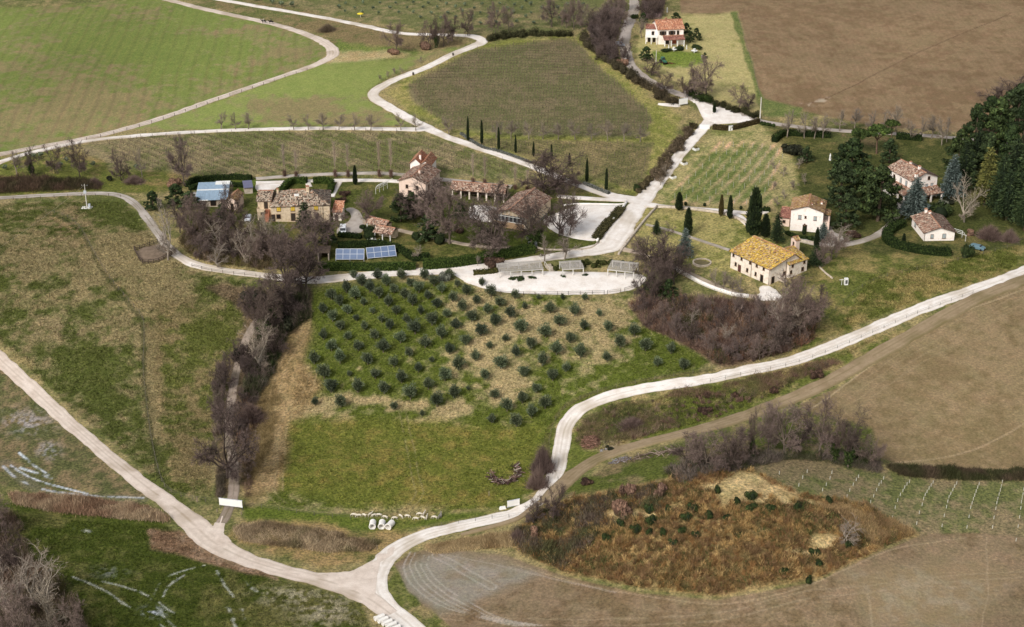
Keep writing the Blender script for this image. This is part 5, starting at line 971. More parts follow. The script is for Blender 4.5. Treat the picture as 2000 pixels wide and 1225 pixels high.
hedge([(1280, 350), (1300, 318), (1325, 285), (1345, 258)], 4.0, 2.6, 'purple-brown scrubby hedge left of the main drive', rag=.7, c=(84, 74, 56), c2=(120, 104, 86))
hedge([(1246, 378), (1262, 360), (1280, 345)], 3, 1.8, 'lower scrubby end of the drive hedge', rag=.7, c=(70, 66, 46), c2=(110, 96, 72))
hedge([(1490, 413), (1504, 413)], 1.6, 1.2, 'dark clipped hedge beside the red-roofed annexe', **GD)
# ---- brush, reeds and scrub masses
RP = [(1228, 598), (1250, 588), (1300, 590), (1360, 585), (1420, 590), (1480, 596), (1540, 620), (1590, 625), (1590, 665), (1540, 690), (1470, 722), (1405, 712), (1330, 670), (1260, 640)]
clumps('thicket', RP, 1300, (.9, 2.6), (1.4, 6.0), [(128, 104, 92), (112, 92, 82), (146, 122, 104), (98, 84, 78), (140, 104, 82), (84, 84, 52)], 'brown and grey leafless shrubs standing in the thicket', per=70)
thicket('thicket', RP, 8000, 2.2, (120, 96, 86), (92, 78, 68), 'red-brown leafless thicket below the stone farmhouse', per=7, wd=(.05, .1), c3=(136, 108, 84), lean=.3)
thicket('thicket', RP, 700, 5.6, (150, 130, 118), (116, 98, 90), 'taller pale stems standing out of the red-brown thicket', per=7, wd=(.05, .08), gap=.2)
clumps('thicket', [(350, 470), (400, 440), (480, 470), (560, 480), (600, 500), (610, 522), (520, 528), (430, 522), (375, 505)], 620, (1.0, 2.4), (2, 5.5), [(134, 116, 100), (116, 100, 90), (126, 106, 76), (96, 92, 60), (146, 128, 112)], 'mixed bare shrubs in the wood left of stone house', per=70)
thicket('thicket', [(350, 470), (400, 440), (480, 470), (560, 480), (600, 500), (610, 522), (520, 528), (430, 522), (375, 505)], 7500, 3.2, (126, 104, 86), (98, 92, 62), 'brown brush under the bare wood', per=6, wd=(.05, .1), c3=(110, 104, 60))
thicket('thicket', [(-60, 352), (60, 348), (170, 352), (200, 372), (60, 378), (-60, 382)], 4200, 2.6, (92, 74, 62), (66, 64, 44), 'dark brush on the bank above the left lane', per=6, wd=(.05, .1))
clumps('thicket', [(478, 590), (600, 572), (605, 622), (560, 655), (530, 735), (494, 790), (472, 780), (488, 700), (500, 640)], 560, (1.0, 2.6), (2, 6.0), [(110, 96, 86), (124, 110, 100), (62, 74, 44), (96, 86, 74), (72, 76, 50)], 'mixed bare and evergreen shrubs of the tree line', per=75)
clumps('thicket', [(418, 720), (445, 690), (440, 800), (430, 870), (415, 860)], 40, (.7, 1.7), (1.8, 5), [(122, 108, 98), (104, 94, 84), (136, 118, 104)], 'bare shrubs left of the grey track', per=70)
clumps('thicket', [(466, 770), (492, 765), (498, 830), (478, 880), (466, 870)], 60, (.7, 1.5), (1.5, 4), [(134, 106, 90), (116, 100, 88), (150, 124, 92)], 'bare shrubs right of the grey track', per=70)
thicket('thicket', [(480, 580), (600, 570), (605, 622), (560, 655), (530, 735), (494, 785), (478, 770), (492, 700), (505, 640)], 5200, 3.4, (98, 86, 76), (66, 72, 46), 'dark brush filling the tree line', per=6, wd=(.05, .1), c3=(56, 66, 40))
thicket('thicket', [(425, 720), (440, 700), (438, 800), (430, 860), (420, 870), (420, 780)], 400, 1.6, (116, 102, 90), (90, 84, 68), 'grey brush left of the track', per=6, wd=(.05, .1))
thicket('thicket', [(465, 800), (490, 780), (500, 830), (478, 880), (465, 880)], 600, 1.6, (130, 100, 82), (94, 86, 62), 'reddish brush right of the track', per=6, wd=(.05, .1))
thicket('thicket', [(425, 925), (442, 900), (444, 975), (428, 975)], 350, 1.6, (108, 96, 84), (88, 80, 66), 'grey brush at left of the track foot', per=6, wd=(.05, .1))
thicket('thicket', [(470, 900), (490, 905), (488, 970), (470, 975)], 350, 1.6, (124, 102, 86), (100, 86, 68), 'brown brush at right of the track foot', per=6, wd=(.05, .1))
clumps('thicket', [(1150, 40), (1200, 10), (1228, 20), (1212, 110), (1190, 128), (1160, 100)], 330, (1.5, 3.5), (3, 6.5), [(132, 116, 112), (116, 102, 100), (104, 94, 84)], 'purplish bare shrubs of the roadside wood', per=70, wd=(.07, .14))
thicket('thicket', [(1150, 60), (1200, 30), (1222, 60), (1214, 110), (1190, 128), (1160, 100)], 3000, 4.2, (126, 110, 106), (98, 86, 80), 'purplish undergrowth of roadside wood', per=6, wd=(.06, .12))
thicket('thicket', [(1250, -10), (1300, -10), (1290, 40), (1252, 40)], 1800, 4, (124, 106, 104), (98, 84, 80), 'purplish undergrowth right of the public road', per=6, wd=(.06, .12))
clumps('thicket', [(1300, 925), (1460, 890), (1700, 895), (1720, 922), (1560, 892), (1460, 917), (1330, 950)], 330, (1.0, 2.4), (1.8, 4.5), [(120, 108, 98), (106, 96, 88), (72, 78, 50), (132, 112, 96)], 'bare and evergreen shrubs along the ditch', per=70)
thicket('thicket', [(1300, 925), (1460, 895), (1720, 905), (1720, 925), (1560, 892), (1460, 917), (1330, 945)], 3000, 2.2, (110, 98, 88), (84, 84, 60), 'grey brush along the ditch', per=6, wd=(.05, .1))
thicket('thicket', [(1730, 912), (1800, 918), (1870, 920), (1940, 922), (2040, 926), (2040, 940), (1870, 938), (1760, 930)], 3600, 2.0, (92, 78, 64), (70, 72, 46), 'dark bramble ditch above the staked plantation', per=6, wd=(.06, .12))
thicket('thicket', [(1430, 740), (1620, 705), (1650, 708), (1500, 765), (1400, 778), (1300, 778), (1300, 768)], 2200, 1.2, (126, 100, 84), (110, 106, 68), 'reddish brambles below the road fence', per=6, wd=(.05, .1))
clumps('thicket', [(1120, 830), (1200, 790), (1330, 780), (1480, 760), (1620, 705), (1640, 712), (1500, 775), (1340, 840), (1240, 865), (1150, 870), (1118, 880)], 260, (.5, 1.4), (.6, 1.8), [(130, 104, 90), (112, 98, 80), (88, 92, 54), (146, 126, 104)], 'low mixed scrub between road and track', per=55)
thicket('thicket', [(1120, 830), (1200, 790), (1330, 780), (1340, 830), (1240, 860), (1150, 862), (1118, 880)], 2600, 1.1, (122, 106, 80), (90, 96, 54), 'rough scrub inside the road bend', per=6, wd=(.05, .1), c3=(140, 120, 100))
MP = [(1000, 1045), (1050, 1005), (1120, 975), (1200, 965), (1300, 945), (1440, 910), (1560, 965), (1690, 990), (1780, 1045), (1700, 1082), (1600, 1128), (1400, 1163), (1250, 1148), (1100, 1116), (1020, 1082)]
HOLES[:] = [[(1365, 958), (1430, 918), (1480, 925), (1560, 962), (1600, 985), (1540, 992), (1480, 980), (1410, 985)], [(1185, 1002), (1270, 996), (1288, 1012), (1205, 1018)], [(1592, 1042), (1636, 1048), (1620, 1072), (1570, 1072)], [(1538, 1076), (1562, 1074), (1556, 1092), (1538, 1090)], [(1300, 985), (1345, 975), (1350, 990), (1310, 996)]]
clumps('scrub', MP, 2300, (.6, 1.7), (.7, 2.2), [(184, 152, 100), (162, 128, 82), (140, 108, 76), (112, 98, 66), (192, 162, 110), (150, 114, 74), (140, 112, 80)], 'mixed golden, tan and brown dry shrubs on the mound', per=60, wd=(.06, .13))
thicket('scrub', MP, 9000, 1.1, (160, 128, 84), (126, 104, 70), 'tan and brown scrub covering the mound', per=6, wd=(.07, .15), lean=.6, clump=2.2, c3=(134, 106, 80), gap=.45)
thicket('scrub', MP, 2600, 1.6, (92, 96, 56), (70, 80, 44), 'patches of green broom on the mound', per=7, wd=(.07, .14), lean=.5, clump=2.0, gap=.53)
thicket('scrub', [(1000, 1045), (1050, 1005), (1200, 965), (1300, 950), (1290, 1000), (1180, 1040), (1100, 1116), (1020, 1082)], 3600, 2.4, (104, 90, 78), (88, 88, 58), 'grey-brown brush at the left of mound', per=7, wd=(.06, .12))
thicket('scrub', [(1590, 990), (1690, 985), (1785, 1045), (1700, 1060), (1640, 1010)], 3000, 1.6, (176, 150, 108), (148, 122, 88), 'tawny dry grass at the mound right end', per=6, lean=.25, wd=(.06, .12), gap=.3)
HOLES[:] = []
thicket('reeds', [(20, 965), (120, 975), (250, 985), (320, 1005), (340, 1022), (250, 1015), (100, 1000), (30, 985)], 6000, 1.9, (188, 166, 136), (154, 124, 100), 'dry pale reeds left of the pinkish road', per=6, lean=.15, wd=(.05, .11), gap=.3)
thicket('reeds', [(455, 1035), (520, 1022), (640, 1040), (740, 1060), (740, 1075), (640, 1080), (520, 1065), (460, 1055)], 4600, 1.3, (178, 158, 128), (138, 118, 92), 'dry reeds on the bank between two roads', per=6, lean=.3, wd=(.05, .11), c3=(110, 106, 72))
thicket('reeds', [(830, 1070), (880, 1058), (1000, 1045), (1000, 1068), (900, 1075), (850, 1082)], 2600, 1.5, (190, 168, 128), (158, 134, 98), 'golden reeds at the field corner', per=6, lean=.2, wd=(.05, .11), gap=.3)
clumps('brush', [(-40, 1000), (30, 1010), (60, 1100), (130, 1150), (180, 1240), (160, 1300), (-60, 1300)], 420, (1.0, 2.4), (1.5, 4.5), [(132, 114, 100), (112, 96, 84), (96, 92, 54), (142, 124, 110)], 'mixed bare shrubs in the lower left corner', per=75)
thicket('brush', [(-40, 1000), (30, 1010), (60, 1100), (130, 1150), (180, 1240), (160, 1300), (-60, 1300)], 6500, 3.4, (116, 96, 82), (92, 88, 58), 'brown brush in the lower left corner', per=6, wd=(.05, .1))
thicket('brush', [(480, 830), (535, 740), (550, 790), (520, 890), (480, 960)], 1800, .9, (158, 138, 100), (134, 116, 80), 'tawny grass beside the tree line', per=6, wd=(.05, .11))
# ---- rough grass over the pastures
from mathutils.kdtree import KDTree
def turf(poly, n, hm, label):
    q = scatter(poly, n, roads=True); pxs, pys = project(q[:, 0], q[:, 1], hgt(q[:, 0], q[:, 1]))
    # take the colour of the soil under each tuft
    yi = np.clip(np.searchsorted(GY[:, 0], q[:, 1]), 1, nr-1); dep = GY[yi, 0]*CP+(HC-6)*SP
    u = q[:, 0]/dep*FPX; u0 = GX[yi, :][np.arange(1)[0]] if False else None
    Urow = GX[0]/(GY[0, 0]*CP+(HC-6)*SP)*FPX; xi = np.clip(np.searchsorted(Urow, u), 0, nc-1)
    base = col[yi*nc+xi]
    k = 3; P = np.repeat(q, k, 0)+RNG.normal(size=(n*k, 2))*.14; z = hgt(P[:, 0], P[:, 1])
    D = np.column_stack([RNG.normal(0, .6, n*k), RNG.normal(0, .6, n*k), np.ones(n*k)]); D /= np.linalg.norm(D, axis=1, keepdims=True)
    hh = np.repeat(.5+fbm(q[:, 0], q[:, 1], 4, 3, 55), k)*hm*RNG.uniform(.5, 1.2, n*k)
    C = np.repeat(base*np.clip(RNG.normal(1.02, .42, (n, 1)), .3, 2.2), k, 0)
    v, f, cc = join_geo([twigs_tri(np.column_stack([P, z-.02]), D, hh, RNG.uniform(.1, .26, n*k), C)])
    tag(mesh_np('grass', v, f, M_stuff, col=cc), label, kind='stuff')
turf([(-60, 400), (240, 395), (330, 490), (420, 540), (500, 560), (470, 700), (420, 800), (410, 970), (330, 960), (220, 860), (0, 680), (-60, 640)] , 60000, .36, 'rough tufted grass on the left pasture')
turf([(620, 565), (880, 560), (1230, 590), (1400, 715), (1160, 775), (1085, 830), (1070, 920), (1000, 985), (780, 1010), (530, 985), (560, 830)], 42000, .32, 'rough tufted grass in the olive grove')
turf([(-60, 1000), (330, 1030), (440, 1100), (700, 1180), (740, 1260), (-60, 1260)], 24000, .3, 'wet grass below the pinkish road')
turf([(1110, 860), (1300, 770), (1640, 700), (1980, 545), (1990, 480), (1700, 540), (1620, 680), (1500, 790), (1200, 885)], 18000, .45, 'rough verge grass along the white road')
# ================================================================ BUILDINGS
def M_wall(name, c, c2=None, patchy=.5):
    m, nt, b = new_mat(name, .92); c2 = c2 or tuple(x*.7 for x in c[:3])+(1,)
    f = noise(nt, .9, 6, .7); g = noise(nt, 5, 4, .7)
    cc = ramp(nt, f, [(.35, c2), (.35+patchy*.4, c)]); cc = mixc(nt, 1, cc, ramp(nt, g, [(.3, grey(.86)), (.7, grey(1.08))]), 'MULTIPLY')
    nt.links.new(cc, b.inputs['Base Color']); bump(nt, b, g, .04); return m
W_cream = M_wall('cream_stone_wall', sr(246, 234, 218), sr(222, 202, 180)); W_ochre = M_wall('ochre_stone_wall', sr(232, 212, 182), sr(198, 172, 140), .6)
W_pink = M_wall('pink_render', sr(240, 214, 196), sr(224, 196, 176), .3); W_pale = M_wall('pale_cream_render', sr(254, 244, 234, 1), sr(244, 226, 210), .3)
W_white = M_wall('white_render', sr(248, 242, 234), sr(230, 222, 210), .3); W_brick = M_wall('brick_wall', sr(170, 116, 90), sr(136, 92, 74), .5); W_dry = M_wall('dry_stone', sr(206, 192, 174), sr(160, 146, 128), .6)
M_dark = plain('dark_opening', (.018, .014, .012, 1), .5); M_glass = plain('window_glass', (.05, .055, .06, 1), .2, .2); M_frame = plain('window_frame', sr(120, 92, 70), .7)
M_shg = plain('grey_shutter', sr(168, 176, 176), .7, .1); M_shy = plain('yellow_shutter', sr(226, 190, 74), .7, .12); M_shd = plain('dark_shutter', sr(62, 54, 46), .7, .1); M_wood = plain('weathered_timber', sr(150, 134, 118), .9, .25); M_dwood = plain('dark_timber', sr(96, 82, 70), .9, .3)
M_gwood = plain('silver_grey_timber', sr(176, 170, 162), .9, .2); M_paint = plain('white_paint', sr(240, 238, 232), .6, .06); M_metal = plain('grey_metal', sr(120, 120, 118), .45, .15, metal=.5); M_pipe = plain('downpipe', sr(112, 96, 84), .6)
M_conc = plain('pale_concrete', sr(236, 232, 224), .85, .08, 2); M_blue = plain('light_blue_cover', sr(152, 174, 192), .6, .15); M_white = M_white
M_tile = attr_mat('roof_tiles', .9, var=.22, scale=2.2, bmp=.03, spec=.15)
PAL = {'yellow': [((204, 168, 84), 4), ((188, 150, 76), 3), ((208, 186, 136), 2), ((164, 130, 90), 2), ((192, 160, 130), 1.4), ((126, 106, 84), 1.2), ((214, 180, 70), 2.4)],
 'mixed': [((176, 144, 124), 3), ((192, 166, 146), 3), ((140, 108, 92), 2.4), ((108, 86, 76), 2), ((204, 186, 166), 1.6), ((162, 122, 102), 2)],
 'grey': [((168, 150, 130), 3), ((188, 172, 152), 3), ((122, 104, 90), 2.4), ((84, 72, 62), 2), ((178, 140, 116), 1.6), ((206, 192, 172), 1)],
 'red': [((200, 138, 106), 3), ((210, 156, 126), 2), ((174, 116, 92), 2), ((216, 174, 142), 1.2)], 'dred': [((154, 106, 92), 3), ((134, 90, 80), 2), ((176, 130, 112), 1.5)],
 'tan': [((196, 158, 120), 3), ((180, 140, 100), 3), ((150, 112, 84), 2), ((206, 178, 140), 2), ((190, 160, 80), 1)]}
def roof_plane(root, name, quad, pal, tw=.36, tl=.48, th=.14, R=None):
    """quad: eave-left, eave-right, ridge-right, ridge-left (ridge points may coincide); every tile is a small lapped plate"""
    q = [Vector(p) for p in quad]; n = (q[1]-q[0]).cross(q[3]-q[0])
    if n.length < 1e-6: n = (q[1]-q[0]).cross(q[2]-q[0])
    n.normalize()
    if n.z < 0: n = -n
    vs = [p for p in q]+[p-n*th for p in q]; fs = [(0, 1, 2, 3), (7, 6, 5, 4), (0, 4, 5, 1), (1, 5, 6, 2), (2, 6, 7, 3), (3, 7, 4, 0)]
    cols = [lin((120, 96, 80))*.8]*8; pal_ = PAL[pal]; cs = [c for c, _ in pal_]; ws = [w_ for _, w_ in pal_]
    e = (q[1]-q[0]); E = e.length; ex = e/E; up = n.cross(ex); 
    if up.z < 0: up = -up
    H = (q[3]-q[0]).dot(up); P2 = [((p-q[0]).dot(ex), (p-q[0]).dot(up)) for p in q]
    def inside(x, y):
        c = True
        for i in range(4):
            ax, ay = P2[i]; bx, by = P2[(i+1) % 4]
            if (bx-ax)*(y-ay)-(by-ay)*(x-ax) < -1e-4: c = False
        return c
    R = R or random; Fq = []
    rows = int(H/tl); base = len(vs)
    sgn = 1 if (P2[1][0]*P2[2][1]-P2[1][1]*P2[2][0]) >= 0 else -1
    for r in range(rows+1):
        y = r*tl; x = R.uniform(-.2, 0)
        while x < max(p[0] for p in P2):
            if inside(x+tw/2, min(y+tl/2, H-.01)):
                h0 = .04+R.uniform(0, .05); h1 = .015; c = lin(R.choices(cs, ws)[0])*R.uniform(.7, 1.15)*.9; ox = R.uniform(-.04, .04)
                p = [q[0]+ex*(x+ox)+up*y+n*h0, q[0]+ex*(x+tw*.9+ox)+up*y+n*h0*R.uniform(.6, 1.2), q[0]+ex*(x+tw*.9)+up*(y+tl*1.05)+n*h1, q[0]+ex*x+up*(y+tl*1.05)+n*h1]
                b = len(vs); vs += p+[p[0]-n*(h0-.004), p[1]-n*(h0*.55)]; cols += [c]*6; fs += [(b, b+1, b+2, b+3), (b+4, b+5, b+1, b)]
            x += tw
    o = mesh_np(name, np.array([tuple(p) for p in vs]), np.array(fs), M_tile, root, col=np.array(cols)); return o
class House:
    def __init__(s, name, A, B, depth, h, label, cat='house', wall=None, dz=0, rot=None):
        a, b = V(*A), V(*B); d = (b-a).to_2d(); s.L = d.length; ang = math.atan2(d.y, d.x); s.D = depth; s.h = h; s.wall = wall
        zs = []
        for fx, fy in ((0, 0), (1, 0), (0, 1), (1, 1)):
            x = a.x+math.cos(ang)*s.L*fx-math.sin(ang)*depth*fy; y = a.y+math.sin(ang)*s.L*fx+math.cos(ang)*depth*fy; zs.append(float(hgt(x, y)))
        s.lo = min(zs)-a.z-.6
        s.root = empty(name, (a.x, a.y, a.z+dz), ang, label, cat)
    def body(s, rise=0, axis='x', ridge=.5, x0=0, x1=None, y0=0, y1=None, h=None, wall=None, name='wall', z0=None, mono=None):
        x1 = s.L if x1 is None else x1; y1 = s.D if y1 is None else y1; h = s.h if h is None else h; z0 = s.lo if z0 is None else z0
        m = MB(); 
        if axis == 'x':
            yr = y0+(y1-y0)*ridge
            pr = [(y0, z0), (y1, z0), (y1, h)]+([(yr, h+rise)] if 0 < ridge < 1 else [])+[(y0, h+(rise if ridge == 0 else 0))]
            if ridge == 1: pr[2] = (y1, h+rise)
            k = len(pr); m.add([(x0, y, z) for y, z in pr]+[(x1, y, z) for y, z in pr], [tuple(range(k-1, -1, -1)), tuple(range(k, 2*k))]+[(i, (i+1) % k, k+(i+1) % k, k+i) for i in range(k)])
        else:
            xr = x0+(x1-x0)*ridge; pr = [(x0, z0), (x1, z0), (x1, h+(rise if ridge == 1 else 0))]+([(xr, h+rise)] if 0 < ridge < 1 else [])+[(x0, h+(rise if ridge == 0 else 0))]
            k = len(pr); m.add([(x, y0, z) for x, z in pr]+[(x, y1, z) for x, z in pr], [tuple(range(k)), tuple(range(2*k-1, k-1, -1))]+[(i, k+i, k+(i+1) % k, (i+1) % k) for i in range(k)])
        return m.build(name, wall or s.wall, s.root)
    def roof(s, rise, axis='x', ridge=.5, pal='mixed', x0=0, x1=None, y0=0, y1=None, h=None, ov=.45, hip=0, name='roof'):
        x1 = s.L if x1 is None else x1; y1 = s.D if y1 is None else y1; h = (s.h if h is None else h)+.1
        r = empty(name, (0, 0, 0)); r.parent = s.root; out = []
        if axis == 'x':
            yr = y0+(y1-y0)*ridge; xa, xb = x0-ov, x1+ov; ha, hb = xa+hip, xb-hip
            if ridge > 0: k = rise/(yr-y0); out.append(roof_plane(r, 'roof_slope', [(xa, y0-ov, h-k*ov), (xb, y0-ov, h-k*ov), (hb, yr, h+rise), (ha, yr, h+rise)], pal))
            if ridge < 1: k = rise/(y1-yr); out.append(roof_plane(r, 'roof_slope', [(xb, y1+ov, h-k*ov), (xa, y1+ov, h-k*ov), (ha, yr, h+rise), (hb, yr, h+rise)], pal))
            if hip:
                k = rise/(yr-y0)
                out.append(roof_plane(r, 'roof_slope', [(xb, y0-ov, h-k*ov), (xb, y1+ov, h-k*ov), (hb, yr, h+rise), (hb, yr, h+rise)], pal)); out.append(roof_plane(r, 'roof_slope', [(xa, y1+ov, h-k*ov), (xa, y0-ov, h-k*ov), (ha, yr, h+rise), (ha, yr, h+rise)], pal))
            else: m = MB().bar((ha, yr, h+rise+.05), (hb, yr, h+rise+.05), .16, 6)
            m = MB().bar((ha, yr, h+rise+.05), (hb, yr, h+rise+.05), .16, 6)
        else:
            xr = x0+(x1-x0)*ridge; ya, yb = y0-ov, y1+ov
            if ridge > 0: k = rise/(xr-x0); out.append(roof_plane(r, 'roof_slope', [(x0-ov, yb, h-k*ov), (x0-ov, ya, h-k*ov), (xr, ya, h+rise), (xr, yb, h+rise)], pal))
            if ridge < 1: k = rise/(x1-xr); out.append(roof_plane(r, 'roof_slope', [(x1+ov, ya, h-k*ov), (x1+ov, yb, h-k*ov), (xr, yb, h+rise), (xr, ya, h+rise)], pal))
            m = MB().bar((xr, ya, h+rise+.05), (xr, yb, h+rise+.05), .16, 6)
        m.build('ridge_tiles', M_ridge, r); return r
    def frame(s, side, x0=0, x1=None, y0=0, y1=None):
        x1 = s.L if x1 is None else x1; y1 = s.D if y1 is None else y1
        return {'f': Matrix.Translation((x0, y0, 0)), 'r': Matrix.Translation((x1, y0, 0)) @ Matrix.Rotation(math.pi/2, 4, 'Z'), 'l': Matrix.Translation((x0, y1, 0)) @ Matrix.Rotation(-math.pi/2, 4, 'Z')}[side]
    def opening(s, side, u, z, w, h, kind='window', shut=None, pane=None, fr=None, M=None, arch=False, openshut=False):
        M = M or s.frame(side); x = u
        fm = MB(); t = .1
        for bx in ((x-w/2-t, x-w/2, z-t, z+h+t), (x+w/2, x+w/2+t, z-t, z+h+t), (x-w/2, x+w/2, z+h, z+h+t), (x-w/2, x+w/2, z-t, z)): fm.box(bx[0], bx[1], -.07, .05, bx[2], bx[3], M)
        if kind == 'window': fm.box(x-w/2-.2, x+w/2+.2, -.16, -.07, z-t-.08, z-t, M)
        wn = fm.build(kind, fr or M_frame, s.root)
        MB().box(x-w/2, x+w/2, -.03, .05, z, z+h, M).build('pane' if kind == 'window' else 'door_leaf', pane or M_dark, wn)
        if shut:
            if openshut: sh = ((x-w-t-.02, x-w/2-t-.02), (x+w/2+t+.02, x+w+t+.02))
            else: sh = ((x-w/2, x-.02), (x+.02, x+w/2))
            for a_, b_ in sh: MB().box(a_, b_, -.12, -.075, z, z+h, M).build('shutter', shut, wn)
        return wn
    def chimney(s, x, y, z, w=.6, h=1.3, m=None):
        c = MB().box(x-w/2, x+w/2, y-w/2, y+w/2, z-1, z+h).build('chimney', m or s.wall, s.root)
        MB().box(x-w/2-.1, x+w/2+.1, y-w/2-.1, y+w/2+.1, z+h, z+h+.14).bar((x, y, z+h+.14), (x, y, z+h+.4), .14, 6).build('chimney_cap', M_ridge, c)
    def pipe(s, side, u, z1, M=None):
        M = M or s.frame(side); MB().bar(M @ Vector((u, -.1, s.lo+.5)), M @ Vector((u, -.1, z1)), .07, 6).build('downpipe', M_pipe, s.root)
M_ridge = plain('ridge_tile', sr(176, 130, 104), .9, .25)
# --- stone farmhouse with the lichen-yellow roof
H1 = House('farmhouse', (1426, 523), (1502, 557), 12.0, 5.0, 'cream stone farmhouse with lichen-yellow tiled roof and many small windows', wall=W_cream)
L = H1.L; H1.body(2.3, ridge=.74); H1.roof(2.3, ridge=.74, pal='yellow')
for f_, z in ((.07, 3.9), (.28, 3.9), (.5, 3.9), (.67, 3.9), (.845, 3.9)): H1.opening('f', L*f_, z, .6, .75, shut=None)
for f_, z in ((.14, 1.4), (.44, 1.2), (.655, 1.2)): H1.opening('f', L*f_, z, .6, .95)
H1.opening('f', L*.24, .1, 1.0, 2.0, 'door', pane=plain('dark_red_door', sr(92, 58, 52))); H1.opening('f', L*.81, .0, 1.0, 2.2, 'door'); H1.pipe('f', L*.54, 4.8); H1.pipe('f', L-.15, 4.9)
H1.opening('r', 1.3, .2, 1.0, 2.2, 'door'); H1.opening('r', 5.6, 1.9, .8, .9); H1.pipe('r', 6.2, 5.8)
H1.body(1.4, axis='y', ridge=0, x0=L-5, x1=L+.9, y0=6.4, y1=13.5, h=5.0, name='wing_wall'); H1.roof(1.9, axis='y', ridge=0, x0=L-5, x1=L+.9, y0=6.4, y1=13.5, h=5.0, pal='yellow', name='wing_roof', ov=.3)
MW = H1.frame('r', x1=L+.9, y0=6.4); H1.opening('r', 1.4, 4.0, .6, .6, M=MW); H1.opening('r', 5.9, 4.0, .6, .7, M=MW); H1.opening('r', 5.4, 1.9, .8, 1.0, M=MW); H1.opening('r', .9, 2.2, .6, .8, M=MW)
st = MB()
for i in range(6): st.box(L+.1, L+1.9, 2.4+i*.45, 2.4+(i+1)*.45, H1.lo, .1+i*.2)
st.build('stone_steps', W_dry, H1.root)
bc = House('bell_gable', (1543, 497), (1553, 503), 1.2, 3.0, 'little pink bell gable behind the yellow roof', 'bell gable', wall=W_pink, dz=2.2)
bc.body(.6, axis='y', h=3.0, z0=-3); bc.roof(.6, axis='y', pal='tan', ov=.25, h=3.0); bc.opening('f', bc.L*.5, .9, .55, 1.2)
# --- cream house
H2 = House('cream_house', (1542.5, 450), (1605, 455), 9.5, 6.6, 'tall cream house with shuttered windows, tiled gable roof and arched door', wall=W_pale)
L = H2.L; H2.body(1.5, axis='y'); H2.roof(1.5, axis='y', pal='tan')
for u in (.28, .76): H2.opening('f', L*u, 3.9, .75, 1.1, shut=M_shg, openshut=False)
H2.opening('f', L*.46, 4.3, .4, .55); H2.opening('f', L*.45, 2.0, .3, .4); H2.opening('f', L*.46, .0, 1.1, 2.1, 'door', pane=plain('ivy_dark', (.012, .02, .01, 1)))
H2.opening('r', 2.0, .1, .9, 2.0, 'door'); H2.chimney(L*.62, 2.2, 7.6, .4, .5); H2.chimney(L*.9, 5.5, 7.0, .5, .6)
H2.body(0, x0=L, x1=L+1.9, y0=1.2, y1=6.5, h=3.0, name='terrace_wall', wall=W_pink); H2.roof(.5, axis='y', ridge=0, x0=L+.1, x1=L+1.9, y0=1.2, y1=5.5, h=5.2, pal='tan', ov=.2, name='porch_roof')
for yy in (1.35, 5.2): MB().box(L+1.5, L+1.85, yy, yy+.35, 3.0, 5.2).build('column', W_pink, H2.root)
A1 = House('annexe', (1522, 441), (1541, 443), 5.5, 2.7, 'low pink annexe with dark red roof left of the cream house', 'annexe', wall=W_pink)
A1.body(1.2, ridge=1); A1.roof(1.2, ridge=1, pal='dred', ov=.3); A1.opening('f', A1.L*.45, 1.2, .7, .7, shut=None)
# --- villa
H3 = House('villa', (1777, 392), (1827, 383), 12.5, 6.6, 'pale pink villa with mottled tiled roof and pillared porch', 'villa', wall=W_pale)
L = H3.L; H3.body(1.9, axis='y'); H3.roof(1.9, axis='y', pal='mixed', ov=.5); H3.opening('f', L*.66, 6.1, .7, .9); H3.opening('f', L*.6, 3.3, .8, 1.3, shut=M_shg); H3.opening('f', L*.8, 3.3, .8, 1.3, shut=M_shg); H3.opening('f', L*.25, 3.6, .8, 1.3, shut=M_shg)
for u in (2.6, 5.5, 9): H3.opening('l', H3.D-u, 4.0, .8, 1.5, shut=None if u == 9 else M_shg)
H3.chimney(L*.5, 3.2, 8.3, .7, 1.2); H3.chimney(L*.52, 8, 8.3, .6, 1.0); H3.chimney(L*.18, .4, 7.2, .8, 1.2)
H3.roof(1.0, axis='y', ridge=1, x0=-3.2, x1=0, y0=-1, y1=11.5, h=2.5, pal='mixed', ov=.2, name='veranda_roof'); H3.body(0, x0=-2.9, x1=0, y0=5.5, y1=10.5, h=2.4, name='veranda_wall')
H3.roof(1.0, ridge=1, x0=0, x1=L, y0=-3.6, y1=0, h=2.5, pal='mixed', ov=.2, name='porch_roof')
for x, y in ((-2.9, -.8), (-2.9, 2.4), (.3, -3.4), (L*.55, -3.4), (L-.3, -3.4), (L-.3, -.6)): MB().box(x-.22, x+.22, y-.22, y+.22, H3.lo, 2.55).build('column', W_pale, H3.root)
MB().box(.1, L-.1, -3.6, -3.35, 2.3, 2.55).box(-3.0, -2.75, -.9, 5.4, 2.3, 2.55).build('porch_beam', M_paint, H3.root); H3.opening('f', L*.7, .1, 1.6, 2.0, 'door', pane=plain('red_brown_door', sr(140, 96, 80)))
